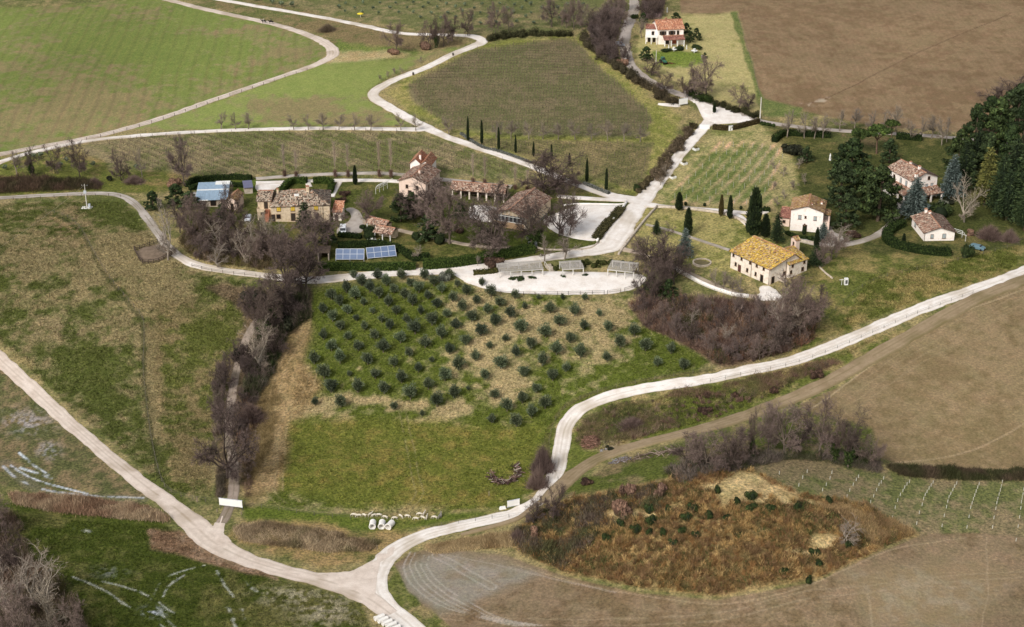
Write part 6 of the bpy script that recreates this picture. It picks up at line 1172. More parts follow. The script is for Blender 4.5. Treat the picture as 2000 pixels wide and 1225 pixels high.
# --- bungalow
H4 = House('bungalow', (1804, 471), (1863, 470), 12.5, 2.7, 'low pink bungalow with mottled tiled gable roof inside the curved hedge', 'bungalow', wall=W_pale)
L = H4.L; H4.body(1.5, axis='y', ridge=.5); H4.roof(1.5, axis='y', pal='mixed', ov=.5); H4.opening('f', L*.26, .9, .7, 1.1, shut=M_shg); H4.opening('f', L*.66, .8, .9, 1.3, shut=M_shg); H4.chimney(L*.5, 10.5, 4.1, .6, .9); H4.chimney(L*.42, 12.2, 3.8, .7, 1.3)
H4.opening('l', 3.5, .9, 1.2, 1.2, shut=M_shg); H4.pipe('f', .1, 2.6)
pg = MB()
for i in range(3): pg.bar((L+.4, 1+i*1.6, 2.2), (L+3.4, -.6+i*1.6, 1.7), .06)
pg.bar((L+3.2, -.6, -.4), (L+3.2, -.6, 1.8), .06).bar((L+3.2, 2.6, -.4), (L+3.2, 2.6, 1.8), .06).build('side_pergola', M_paint, H4.root)
# --- yellow-shuttered stone house
H5 = House('stone_house', (531, 433), (645, 434), 12, 4.9, 'long ochre stone house with yellow shutters and grey hipped tile roof', wall=W_ochre)
L = H5.L; H5.body(0); H5.roof(2.7, pal='grey', hip=6.0)
for u in (.13, .37, .77): H5.opening('f', L*u, 3.3, 1.1, 1.35, shut=M_shy)
H5.opening('f', L*.03, .1, 1.0, 2.1, 'door', pane=M_shd); H5.opening('f', L*.12, 1.0, 1.1, 1.2); H5.opening('f', L*.37, .1, 1.2, 2.3, 'door', pane=M_shd); H5.opening('f', L*.55, 1.0, .9, 1.2); H5.opening('f', L*.78, .6, .9, 1.6, 'door', pane=M_shd)
H5.chimney(L*.63, 5.2, 7.0, .9, 1.9); H5.chimney(L*.1, 8.2, 6.2, .6, 1.0); MB().box(L*.4, L*.4+1.3, 3.4, 4.5, 6.55, 6.95).build('skylight', M_paint, H5.root); H5.pipe('f', L*.885, 4.8)
H5b = House('side_wing', (505, 425), (531, 426), 9, 5.3, 'left wing of the stone house with balcony door and outside stair', 'house wing', wall=W_ochre)
H5b.body(0); H5b.roof(1.5, pal='grey', hip=0, ov=.35); H5b.opening('f', H5b.L*.62, 2.9, 1.0, 2.0, 'door', pane=M_shd); H5b.opening('f', H5b.L*.3, 1.0, .8, .9)
s_ = MB()
for i in range(9): s_.box(H5b.L*.6-.2+i*.0, H5b.L*.6+1.1, -3.4+i*.38, -3.4+(i+1)*.38, H5b.lo-.5, .25+i*.3)
s_.build('brick_stair', W_brick, H5b.root); MB().box(0, H5b.L*.6-.2, -2.2, 0, 2.55, 2.75).box(0, H5b.L*.6-.2, -2.2, -2.1, 2.75, 3.6).box(0, .1, -2.1, 0, 2.75, 3.6).build('balcony', W_ochre, H5b.root); MB().box(.1, .4, -2.1, -1.8, H5b.lo-.5, 2.55).build('balcony_pillar', W_ochre, H5b.root)
H5c = House('annexe', (651, 431), (667, 432), 5.5, 2.7, 'small cream annexe with orange tile roof right of the yellow-shuttered house', 'annexe', wall=W_cream)
H5c.body(1.4, ridge=1); H5c.roof(1.4, ridge=1, pal='red', ov=.25); H5c.opening('f', H5c.L*.42, 0, .9, 1.9, 'door')
# --- pink house of the villa group
H6 = House('pink_house', (780, 384), (832, 392), 12, 5.4, 'pinkish house with mossy red roof half hidden by bare trees', wall=W_pink)
L = H6.L; H6.body(1.8, axis='y'); H6.roof(1.8, axis='y', pal='mixed', ov=.45); H6.chimney(L*.6, 4, 7.0, .6, 1.0); H6.opening('f', L*.3, 3.2, .7, 1.0); H6.opening('f', L*.68, 3.2, .7, 1.0); H6.opening('f', L*.4, .6, 1.0, 1.8, 'door'); H6.opening('r', 2.5, 2.6, .9, 1.6, shut=M_frame); H6.opening('r', 6.5, 2.6, .9, 1.6, shut=M_frame)
H6b = House('upper_house', (802, 354), (842, 358), 8, 6.2, 'cream upper block with orange tile roof behind the pink house', wall=W_pale)
H6b.body(1.5, axis='y', x1=H6b.L*.52, name='wall'); H6b.roof(1.5, axis='y', x1=H6b.L*.52, pal='red', ov=.35); H6b.body(1.5, axis='y', x0=H6b.L*.52, y0=-.8, y1=7, h=6.0, name='right_wall'); H6b.roof(1.5, axis='y', x0=H6b.L*.52, y0=-.8, y1=7, h=6.0, pal='red', ov=.35, name='right_roof'); H6b.chimney(H6b.L*.42, 2, 7.4, .6, 1.0)
# --- loggia
H7 = House('loggia', (880, 386), (985, 396), 6, 2.7, 'long low tiled loggia with cream pillars behind bare trees', 'loggia', wall=W_ochre)
L = H7.L; H7.body(0, y0=4.5, h=3.2); H7.roof(1.3, ridge=.6, pal='mixed', ov=.3)
for i in range(7): MB().box(.3+i*(L-.8)/6, .75+i*(L-.8)/6, .1, .55, H7.lo, 2.75).build('pillar', W_cream, H7.root)
MB().box(.1, L-.1, 4.42, 4.5, 0, 2.6).build('dark_back', M_dwood, H7.root)
H7b = House('hall', (962, 441), (1027, 452), 19, 3.9, 'big tiled hall with white glazed gable end behind the forking tree', 'hall', wall=W_cream)
L = H7b.L; H7b.body(2.2, axis='y', y0=.6, wall=W_ochre); H7b.roof(2.2, axis='y', pal='mixed', ov=.4)
m = MB(); z = 2.0
m.box(.2, L-.2, -.1, .0, 2.0, 2.2).box(.2, L-.2, -.1, .0, 3.7, 3.85)
for i in range(9): m.box(.2+i*(L-.5)/8, .3+i*(L-.5)/8, -.1, .0, 2.2, 3.7)
for i in range(1, 8): 
    x = .25+i*(L-.5)/8; m.box(x-.04, x+.04, -.1, .0, 3.85, 3.85+2.0*(1-abs(x-L/2)/(L/2)))
m.bar((0, -.1, 3.9), (L/2, -.1, 6.05), .12).bar((L, -.1, 3.9), (L/2, -.1, 6.05), .12); m.build('glazing_bars', M_paint, H7b.root)
MB().box(.1, L-.1, .45, .55, 2.0, 3.9).build('glass', M_glass, H7b.root); MB().box(0, L, -.05, .4, H7b.lo, 2.0).build('low_wall', M_wall('light_brick', sr(206, 172, 134), sr(184, 148, 114)), H7b.root)
for x in (0, L-.5): MB().box(x, x+.5, -.15, .55, H7b.lo, 3.9).build('pier', W_cream, H7b.root)
# glass side porch
m = MB()
for i in range(6): m.bar((L+.4, 1.5+i*1.6, 3.7), (L+2.8, 1.5+i*1.6, 2.4), .07).bar((L+2.8, 1.5+i*1.6, H7b.lo), (L+2.8, 1.5+i*1.6, 2.4), .07)
m.bar((L+2.8, 1.4, 2.4), (L+2.8, 9.6, 2.4), .08).build('side_frames', M_metal, H7b.root)
patch('courtyard', [(917, 402), (945, 400), (985, 410), (1000, 416), (978, 432), (950, 434), (915, 424)], M_white, 'white gravel yard inside the loggia', rim=.1)
# --- tiled house by the public road
H8 = House('tiled_house', (1285, 87), (1334, 87), 11, 5.8, 'cream two-storey house with orange tiled roof beside the public road', wall=W_pale)
L = H8.L; H8.body(2.2); H8.roof(2.2, pal='red', ov=.4)
for u in (.18, .54, .78): H8.opening('f', L*u, 3.7, 1.2 if u < .6 else .8, 1.4, shut=M_shd if u < .6 else None, openshut=True)
H8.roof(.9, ridge=1, x0=L*.2, x1=L, y0=-2.6, y1=0, h=2.3, pal='dred', ov=.2, name='porch_roof')
for u in (.22, .48, .72, .98): MB().box(L*u-.18, L*u+.18, -2.5, -2.15, -1, 2.35).build('column', M_paint, H8.root)
H8.opening('f', L*.35, .1, 1.6, 1.9, 'door'); H8.opening('f', L*.62, .1, 2.0, 1.9, 'door', pane=plain('brick_red_panel', sr(150, 80, 60))); H8.chimney(L*.42, 6, 7.6, .7, .9, M_dwood)
H8b = House('white_wing', (1260, 84), (1284, 86), 7, 4.4, 'white balconied wing left of the orange-roofed house', 'house wing', wall=W_white)
H8b.body(0, y0=1.5); H8b.roof(.8, ridge=1, y0=3.5, pal='dred', ov=.2, h=4.6); MB().box(0, H8b.L, -1, 1.5, 2.4, 2.55).box(0, H8b.L, -1, -.9, 2.55, 3.4).build('balcony', M_paint, H8b.root)
for u in (.06, .5, .94): MB().box(H8b.L*u-.15, H8b.L*u+.15, -.95, -.65, -1, 2.4).build('column', M_paint, H8b.root)
M15 = H8b.frame('f', y0=1.5); H8b.opening('f', H8b.L*.7, .1, .9, 2.0, 'door', M=M15); H8b.opening('f', H8b.L*.3, .1, .9, 2.0, 'door', M=M15); H8b.opening('f', H8b.L*.6, 2.7, .9, 1.5, 'window', M=M15)
# --- small tiled shelters
for A_, B_, D_, lab in (((716, 448), (752, 457), 3.5, 'small tiled shelter by the turning circle, upper'), ((731, 467), (763, 473), 5.0, 'small tiled shelter by the turning circle, lower')):
    h_ = House('shelter', A_, B_, D_, 2.2, lab, 'shelter', wall=W_ochre); h_.body(0, y0=D_*.6); h_.roof(1.0, ridge=.55, pal='mixed', ov=.3)
    for u in (.03, .5, .97): MB().box(h_.L*u-.12, h_.L*u+.12, 0, .25, h_.lo, 2.2).build('post', M_paint, h_.root)
for i, (x, y) in enumerate(((720, 469), (727, 471), (734, 474), (742, 475), (750, 477))):
    r = empty('garden_chair', V(x, y), .3*i, 'white garden chair, %s from left under the lower shelter eave' % nth(i+1), 'chair', 'white garden chairs'); MB().box(-.35, .35, -.35, .35, .4, .48).build('seat', M_paint, r); MB().box(-.35, .35, .3, .38, .48, 1.0).build('backrest', M_paint, r)
    for a_, b_ in ((-.3, -.3), (.3, -.3), (.3, .3), (-.3, .3)): MB().bar((a_, b_, 0), (a_, b_, .42), .03).build('leg', M_paint, r)
# --- blue covered pool shed and little house left
H9 = House('blue_shed', (384, 405), (444, 405), 15, 2.2, 'low shed with light blue sheet roof beside the dark evergreens', 'shed', wall=W_white)
L = H9.L; H9.body(0, y0=.4, wall=W_dry); m = MB()
for i in range(14): m.box(-.3+i*(L+.6)/14, -.3+(i+1)*(L+.6)/14-.04, -.3, 15.3, 2.2+.25*(i % 2)*.1, 2.32+.25*(i % 2)*.1)
m.build('roof', M_blue, H9.root)
[MB().box(*b_).build('roof_strip', M_paint, H9.root) for b_ in ((-.3, L+.3, 8.0, 8.6, 2.36, 2.5), (-.3, L*.4, -.5, -.3, 2.2, 2.42), (L*.55, L+.3, 12.6, 15.5, 2.36, 2.5))]; MB().box(-1.5, L*.3, 3, 7.5, 2.1, 2.18).build('grey_flap', M_gwood, H9.root)
H9.opening('f', L*.55, .2, 1.6, 1.8, 'door', M=H9.frame('f', y0=.4)); H9.opening('f', L*.15, .6, 2.6, 1.0, M=H9.frame('f', y0=.4), pane=M_gwood)
for i in range(6): MB().bar((L*.55+i*1.0, 12.4, 2.4), (L*.55+i*1.0, 12.4, 3.2), .04).build('roof_post', M_paint, H9.root)
H9b = House('small_house', (443, 409), (463, 411), 6.5, 3.0, 'small pinkish house with tan roof right of the blue shed', wall=W_pink)
H9b.body(1.0, axis='y'); H9b.roof(1.0, axis='y', pal='tan', ov=.3); H9b.opening('f', H9b.L*.55, .1, .8, 1.8, 'door')
# ================================================================ SMALLER STRUCTURES
def solar(A, B, hpx, lab):
    a, b = V(*A), V(*B); d = (b-a).to_2d(); r = empty('solar_array', (a.x, a.y, a.z), math.atan2(d.y, d.x), lab, 'solar panels', 'solar arrays'); L = d.length; H = mh(A[0], A[1], hpx)*.95
    T = Matrix.Translation((0, 0, .5)) @ Matrix.Rotation(math.radians(48), 4, 'X'); Hs = H*1.05
    n = 4
    for j in range(2):
        for i in range(n):
            MB().box(i*L/n+.06, (i+1)*L/n-.06, j*Hs/2+.06, (j+1)*Hs/2-.06, .03, .1, T).build('solar_panel', M_pv, r)
    m = MB()
    for i in range(n+1): m.box(i*L/n-.06, i*L/n+.06, 0, Hs, 0, .12, T)
    for j in (0, .5, 1): m.box(0, L, j*Hs-.06, j*Hs+.06, .0, .11, T)
    for i in range(0, n+1, 2): m.bar(T @ Vector((i*L/n, Hs*.9, 0)), ((T @ Vector((i*L/n, Hs*.9, 0))).xy.to_3d()+Vector((0, 0, -.6))), .06).bar((i*L/n, .05, .5), (i*L/n, .05, -.6), .06)
    m.build('frame', M_metal2, r)
def grid_mat(name, c, line, s):
    m, nt, b = new_mat(name, .5); b.inputs['Specular IOR Level'].default_value = .35
    f = noise(nt, 1.0, 3); nt.links.new(ramp(nt, f, [(.3, tuple(x*.85 for x in c[:3])+(1,)), (.7, c)]), b.inputs['Base Color']); return m
M_pv = grid_mat('photovoltaic_blue', sr(104, 122, 152), None, 1); M_metal2 = plain('light_metal', sr(196, 200, 206), .5, .1)
solar((656, 510), (711, 511), 20, 'blue solar panels on grey frame, left of two'); solar((718, 508), (774, 502), 20, 'blue solar panels on grey frame, right of two')
sp = House('panel_roof', (478, 379), (494, 378), 5, 2.0, 'small dark-blue panelled roof between hedge and stone house', 'panel roof', wall=W_dry); sp.body(0); MB().box(-.2, sp.L+.2, -.2, 5.2, 2.0, 2.15, Matrix.Rotation(.08, 4, 'X')).build('panel', grid_mat('dull_blue', sr(112, 112, 136), None, 1), sp.root)
sh = House('open_shed', (621, 509), (643, 509), 4.5, 2.4, 'dark open-fronted shed left of the solar panels', 'shed', wall=W_dry); sh.body(0, x0=0, x1=.3); sh.body(0, x0=sh.L-.3, x1=sh.L, name='side_wall'); sh.body(0, y0=4.2, name='back_wall', wall=M_dwood); MB().box(-.3, sh.L+.3, -.3, 4.8, 2.4, 2.55).build('roof', M_dwood, sh.root)
def wallrun(name, pts, wm, hm, mat, label, cat='wall', dz=0, sm_=True):
    P = smooth_pts([tuple(p) for p in pts], 6) if sm_ and len(pts) > 2 else np.array(pts, float)
    W = G(P[:, 0], P[:, 1]); seg = np.hypot(*(W[1:, :2]-W[:-1, :2]).T); Lc = np.concatenate([[0], np.cumsum(seg)]); n = max(3, int(Lc[-1]/1.5)+1)
    s = np.linspace(0, Lc[-1], n); x = np.interp(s, Lc, W[:, 0]); y = np.interp(s, Lc, W[:, 1]); dx = np.gradient(x); dy = np.gradient(y); q = np.hypot(dx, dy); nx, ny = -dy/q, dx/q
    z = hgt(x, y); secs = [(-.5, -.3), (-.5, hm), (.5, hm), (.5, -.3)]; jj = (fbm(s, s*0, 1.5, 2, 4)-.5)*.12
    o_ = np.array([x[0], y[0], z[0]]); vs = np.stack([np.stack([x+nx*a*wm, y+ny*a*wm, z+b+dz+(jj if b > 0 else 0)], -1) for a, b in secs], 1)-o_
    ii = np.arange(n*4).reshape(n, 4); f = np.concatenate([np.stack([ii[:-1, k], ii[1:, k], ii[1:, (k+1) % 4], ii[:-1, (k+1) % 4]], -1) for k in range(4)]+[np.array([ii[0], ii[-1][::-1]])])
    o = mesh_np(name, vs.reshape(-1, 3), f, mat); o.location = o_; return tag(o, label, cat)
wallrun('low_wall', [(1284, 404), (1262, 428), (1238, 458), (1208, 498)], .5, .6, W_dry, 'pale low wall along the right of the sloping drive')
wallrun('low_wall', [(1224, 396), (1200, 428), (1180, 450), (1166, 472)], .5, .6, W_white, 'white low wall between car park and drive')
wallrun('low_wall', [(1284, 405), (1330, 408), (1360, 411), (1409, 418), (1440, 428), (1458, 438)], .6, .7, W_dry, 'grey dry-stone wall along the cypress path')
wallrun('retaining_wall', [(1309, 523), (1340, 540), (1370, 556), (1400, 568), (1436, 579), (1462, 582)], .4, 1.1, W_white, 'whitish wall holding the farmhouse lawn above the thicket')
wallrun('low_wall', [(1033, 470), (1040, 480), (1062, 488), (1100, 489), (1145, 487), (1160, 482), (1168, 474)], .4, .4, W_dry, 'curving kerb wall round the lawn tip by the drive')
wallrun('low_wall', [(1100, 402), (1130, 399), (1210, 400), (1222, 397)], .35, .35, W_white, 'thin kerb above the car park')
wallrun('low_wall', [(1600, 522), (1612, 534), (1626, 545)], .3, .4, W_dry, 'short curved stone kerb right of the farmhouse')
wallrun('low_wall', [(1548, 470), (1580, 476), (1592, 478)], .5, .8, W_dry, 'pale terrace wall under the cream house lawn')
# round basin
c = V(1371, 514); r = empty('round_basin', c, 0, 'round stone-rimmed basin on the farmhouse lawn', 'basin')
R_ = 18.5/ppm(1371, 514); MB().lathe([(R_-.35, -.3), (R_-.35, .45), (R_, .45), (R_, -.3)], 36, cap=False).build('rim', W_dry, r); MB().lathe([(R_-.36, -.2), (R_-.36, .12)], 36).build('soil_bed', plain('soil', sr(110, 100, 70)), r)
# pergolas
def pergola(A, B, D, h, npost, lab, rise=.15):
    a, b = V(*A), V(*B); d = (b-a).to_2d(); L = d.length; r = empty('pergola', a, math.atan2(d.y, d.x), lab, 'pergola', 'grey timber pergolas in the courtyard')
    for j in (0, 1):
        for i in range(npost):
            x = i*L/(npost-1); MB().box(x-.11, x+.11, j*D-.11, j*D+.11, -.8, h+rise*j).build('post', M_gwoodp, r)
        MB().box(-.2, L+.2, j*D-.08, j*D+.08, h+rise*j, h+.22+rise*j).build('beam', M_gwoodp, r)
    sl = MB(); n = 17
    for i in range(n):
        y = -.2+i*(D+.4)/(n-1); z = h+.34+rise*y/D+random.uniform(-.02, .03); sl.box(-.25+random.uniform(-.1, .1), L+.25+random.uniform(-.1, .1), y-.07, y+.07, z, z+.05)
    sl.build('roof_slats', M_gwood, r); rf = MB()
    for i in range(npost*2-1):
        x = i*L/(npost*2-2); rf.bar((x, -.25, h+.29), (x, D+.25, h+.29+rise), .05)
    rf.build('rafters', M_gwood, r); tr = MB()
    return r
M_gwoodp = plain('pale_timber', sr(214, 210, 202), .85, .12)
pergola((976, 545), (1060, 540), 5.2, 2.0, 5, 'longest grey slatted pergola, left of three in the courtyard'); pergola((1099, 541), (1139, 539), 4.8, 2.1, 3, 'short grey slatted pergola, middle of three in the courtyard'); pergola((1187, 541), (1237, 549), 6.0, 2.1, 4, 'grey slatted pergola with skewed roof, right of three in the courtyard')
a = V(745, 378); r = empty('arched_trellis', a, .3, 'white arched trellis left of the pink house', 'trellis')
for i in range(4):
    m = MB(); x0_, y0_ = i*1.5, i*1.1
    for k_ in range(6):
        t0, t1 = math.pi*.5*k_/6, math.pi*.5*(k_+1)/6; m.bar((x0_-2*math.cos(t0)*.9, y0_, 1.6+1.6*math.sin(t0)), (x0_-2*math.cos(t1)*.9, y0_, 1.6+1.6*math.sin(t1)), .07)
    m.bar((x0_-1.8, y0_, -.3), (x0_-1.8, y0_, 1.6), .07).build('arch', M_paint, r)
m = MB()
for k_ in range(5):
    t0 = math.pi*.5*k_/5; m.bar((-2*math.cos(t0)*.9, 0, 1.6+1.6*math.sin(t0)), (4.5-2*math.cos(t0)*.9, 3.3, 1.6+1.6*math.sin(t0)), .06)
m.build('rails', M_paint, r)
# steps between hedge and courtyard
r = empty('garden_steps', V(1080, 530), .5, 'timber-railed garden steps between the pergolas', 'steps'); m = MB()
for i in range(6): m.box(-.9, .9, i*.5, (i+1)*.5, -.4, .15+i*.18)
m.build('treads', W_dry, r); MB().bar((-1.0, 0, 0), (-1.0, 0, 1.1), .07).bar((-1.0, 3, .8), (-1.0, 3, 2.1), .07).bar((-1.0, 0, 1.1), (-1.0, 3, 2.1), .06).build('handrail', M_gwoodp, r)
# fences
def fence(pts, h, spacing, mat, label, rails=2, cat='fence', pr=.06, rr=.03, wires=False, posts_part=True, name='fence'):
    P = smooth_pts([tuple(p) for p in pts], 6) if len(pts) > 2 else np.array(pts, float)
    W = G(P[:, 0], P[:, 1]); seg = np.hypot(*(W[1:, :2]-W[:-1, :2]).T); Lc = np.concatenate([[0], np.cumsum(seg)]); n = max(2, int(round(Lc[-1]/spacing))+1); s = np.linspace(0, Lc[-1], n)
    x = np.interp(s, Lc, W[:, 0]); y = np.interp(s, Lc, W[:, 1]); z = hgt(x, y); o = Vector((x[0], y[0], z[0])); r = empty(name, o, 0, label, cat)
    Q = [Vector((x[i], y[i], z[i]))-o for i in range(n)]; pm = None; proto = None; allm = MB()
    for i, q in enumerate(Q):
        hh = h*random.uniform(.93, 1.07)
        if posts_part and n <= 60:
            if proto is None: proto = MB().bar((0, 0, -.3), (0, 0, h), pr, 5).build('post', mat, r); proto.location = q
            else: c = proto.copy(); COL.objects.link(c); c.parent = r; c.location = q; c.rotation_euler = (random.uniform(-.05, .05), random.uniform(-.05, .05), 0)
        else: allm.bar(q+Vector((0, 0, -.3)), q+Vector((random.uniform(-.05, .05), random.uniform(-.05, .05), hh)), pr, 4)
    if allm.v: tag(allm.build('posts', mat, r), kind='stuff')
    m = MB()
    for k in range(rails):
        zz = h*(.92-.42*k)
        for i in range(n-1): m.bar(Q[i]+Vector((0, 0, zz)), Q[i+1]+Vector((0, 0, zz)), rr, 3 if wires else 4)
    m.build('wires' if wires else 'rails', mat, r); return r
M_fg = plain('fence_grey', sr(112, 104, 92), .9, .2); M_fd = plain('fence_dark', sr(82, 70, 60), .9, .2)
for (a_, b_, lab) in (((978, 576), (1045, 577), 'dark rail fence below the courtyard, left run'), ((1045, 577), (1110, 576), 'dark rail fence below the courtyard, second run'), ((1110, 576), (1180, 574), 'dark rail fence below the courtyard, third run'), ((1186, 574), (1212, 571), 'dark rail fence below the courtyard, fourth run'), ((1220, 569), (1240, 563), 'short dark rail fence at the courtyard right end')):
    fence([a_, b_], 1.1, 3.0, M_fd, lab, pr=.07, rr=.04)
fence([(0, 392), (100, 387), (200, 383), (236, 386)], 1.0, 4, M_fd, 'grey post fence along the lane at left', rr=.03)
fence([(-5, 307), (60, 294), (180, 272), (300, 240), (420, 198), (540, 158), (600, 138)], 1.1, 5.0, M_fd, 'post fence on the lower side of the wheat lane', rr=.03, pr=.08)
fence([(20, 318), (80, 301), (170, 283), (260, 272), (380, 262)], 1.0, 5.0, M_fd, 'post fence under the straight white lane', rr=.03)
fence([(375, 521), (420, 532), (500, 541)], 1.0, 3, M_fd, 'dark rail fence along the front drive above the pasture')
fence([(1387, 747), (1459, 731), (1541, 714), (1622, 686), (1720, 644), (1800, 610), (1900, 574)], 1.0, 4, M_fg, 'timber rail fence on lower side of the white road', pr=.045, rr=.02)
fence([(1060, 1000), (1010, 1010), (960, 1013), (900, 1022), (830, 1034)], 1.0, 4, M_fg, 'thin wire fence above the road near the sheep', wires=True, rr=.015, pr=.05)
fence([(90, 415), (130, 425), (160, 452), (185, 497), (215, 545), (252, 590), (278, 622), (282, 660), (280, 720), (288, 800), (300, 880), (318, 945), (340, 965), (385, 978), (428, 982)], 1.2, 3.2, M_fg, 'wire mesh fence crossing the left pasture', rails=2, wires=True, rr=.02, pr=.06)
fence([(478, 988), (560, 1000), (700, 1016), (720, 1018)], 1.1, 4, M_fg, 'wire fence right of the blank panel', wires=True, rr=.015, pr=.05)
fence([(1090, 940), (1072, 880), (1086, 820), (1130, 782), (1230, 752), (1390, 724)], 1.2, 5, M_fg, 'wire fence on the upper side of the road bend', wires=True, rr=.015, pr=.05)
fence([(1540, 690), (1600, 640), (1660, 580), (1720, 545), (1830, 520), (1990, 480)], 1.2, 5, M_fg, 'green wire fence along the slope below the bungalow', wires=True, rr=.018, pr=.05)
fence([(1440, 30), (1470, 130), (1490, 215)], 1.0, 5, M_fg, 'field-edge fence between dry meadow and ploughed field', wires=True, rr=.015, pr=.05)
for lst, lab in (([(263, 489), (272, 507), (279, 514)], 'dark timber side of the pen, left'), ([(279, 515), (300, 514), (320, 507), (342, 494)], 'dark timber side of the pen, front'), ([(262, 488), (285, 484), (308, 474)], 'dark timber side of the pen, back')): fence(lst, 1.2, 1.6, M_fd, lab, rails=3, pr=.1, rr=.08)
patch('pen_floor', [(264, 490), (308, 476), (342, 494), (320, 506), (280, 513)], plain('trodden_earth', sr(120, 104, 88), .95, .3, 1), 'trodden earth inside the pen', rim=0)
# gates, boards
def board(name, A, B, z0, hm, label, cat, posts=True, th=.12, mat=None, panels=1):
    a, b = V(*A), V(*B); d = (b-a).to_2d(); L = d.length; r = empty(name, a, math.atan2(d.y, d.x), label, cat)
    for i in range(panels): MB().box(i*L/panels+.01, (i+1)*L/panels-.01, 0, th, z0, z0+hm).build('panel', mat or M_paint, r)
    if posts:
        for x in (.1, L-.1): MB().bar((x, th+.08, -.4), (x, th+.08, z0+hm), .07, 6).build('post', M_metal, r)
    m = MB().box(-.05, L+.05, -.02, th+.02, z0+hm, z0+hm+.07).box(-.05, L+.05, -.02, th+.02, z0-.07, z0); m.build('frame', M_metal2, r); return r
board('blank_panel', (429, 993), (474, 998), 1.0, 1.7, 'large blank white panel standing across the foot of the grey track', 'panel', panels=3)
board('billboard', (991, 993), (1015, 986), .3, 1.5, 'blank white board beside the road bend near the sheep', 'board', panels=2)
board('billboard', (1326, 209), (1343, 206), .8, 2.0, 'blank white board at the public road junction', 'board', panels=2)
board('gate', (1366, 252), (1386, 252), .1, 1.5, 'white entrance gate across the drive', 'gate', th=.1, panels=2)
board('gate', (1423, 256), (1431, 255), .1, 1.7, 'small white gate panel in the boundary hedge', 'gate')
r = empty('white_box', V(982, 994), .2, 'small slanted white box lying left of the road board', 'box'); MB().box(-.8, .8, -.4, .4, -.1, .55, top=.75).build('lid', M_paint, r); MB().box(-.85, .85, -.45, .45, -.3, -.1).build('base', M_metal2, r)
# concrete pipes
def pipe_mesh(L=2.3, R=.78, t=.12):
    return MB().lathe([(R-t, 0), (R, 0), (R, L-.3), (R+.08, L-.28), (R+.08, L), (R-t, L), (R-t, 0)], 28, Matrix.Translation((0, 0, R)) @ Matrix.Rotation(math.pi/2, 4, 'X') @ Matrix.Translation((0, 0, -L/2)), cap=False)
pp = None
for i, (x, y, rz, lab) in enumerate([(728, 1029, .0, 'white concrete pipe, left of three near the sheep'), (746, 1029, -.05, 'white concrete pipe, middle of three near the sheep'), (762, 1030, -.42, 'white concrete pipe, turned one, right of three near the sheep'), (741, 1209, -.95, 'white concrete pipe at upper end of the roadside row'), (748, 1214, -.95, 'white concrete pipe second in the roadside row'), (756, 1219, -.95, 'white concrete pipe third in the roadside row'), (764, 1224, -.95, 'white concrete pipe fourth in the roadside row'), (772, 1230, -.95, 'white concrete pipe at the bottom edge')]):
    if pp is None: pp = pipe_mesh().build('concrete_pipe', M_conc, smooth=False); o = pp
    else: o = pp.copy(); COL.objects.link(o)
    o.location = V(x, y)+Vector((0, 0, -.04)); o.rotation_euler = (0, 0, rz); o.scale = (.92,)*3 if i < 3 else (.62, .95, .62); tag(o, lab, 'pipe', 'white concrete pipes')
# utility poles
def pole(x, y, hpx, lab, arm=True, mat=None, box=False, r0=.16, lamp=False):
    h = mh(x, y, hpx); r = empty('utility_pole', V(x, y), 0, lab, 'pole'); MB().bar((0, 0, -.5), (0, 0, h), r0, 8, r0*.6).build('pole_shaft', mat or M_polem, r)
    if arm: a_ = MB().bar((-.9, 0, h-.5), (.9, 0, h-.5), .06).build('crossarm', M_metal, r); MB().bar((-.8, 0, h-.45), (-.8, 0, h-.2), .05).bar((.8, 0, h-.45), (.8, 0, h-.2), .05).build('insulators', M_paint, a_)
    if box:
        MB().box(-.4, .4, -.45, -.15, h*.62, h*.62+.9).build('transformer', M_metal2, r); MB().box(.5, 1.1, -.4, .2, 0, 1.3).build('cabinet', M_metal2, r); MB().box(-1.6, 1.6, -1, 1, -.3, .12).build('concrete_base', M_conc, r)
    return h
M_polem = plain('concrete_pole', sr(214, 208, 196), .85, .1)
h1 = pole(170, 406, 46, 'pale utility pole with box beside the left lane', box=True); pole(1484, 237, 46, 'tall pale pole at the edge of the ploughed field', arm=False, r0=.22); pole(1281, 126, 28, 'white pole below the tiled house', arm=False, r0=.16); pole(1056, 517, 20, 'short pale post at the hedge end', arm=False); pole(1337, 200, 22, 'thin pole behind the top white board', arm=False, r0=.08); pole(1234, 112, 12, 'white marker post at the road bend', arm=False, r0=.12); pole(1391, 224, 10, 'white post on the traffic island', arm=False, r0=.12); pole(510, 466, 34, 'thin lamp pole left of the stone house', arm=False, r0=.06)
pole(1055, 448, 1, 'x', arm=False) if False else None
m = MB(); a_ = V(170, 406)+Vector((0, 0, h1-.3)); e_ = V(-120, 600)+Vector((0, 0, 6.5)); n_ = 24; prev = None
for i in range(n_+1):
    t = i/n_; p_ = a_.lerp(e_, t)-Vector((0, 0, 4*1.6*t*(1-t)))
    if prev is not None: m.bar(prev, p_, .035, 3)
    prev = p_
tag(m.build('power_line', plain('wire', sr(190, 184, 160)),), 'thin power line sagging over the left pasture', 'cable')
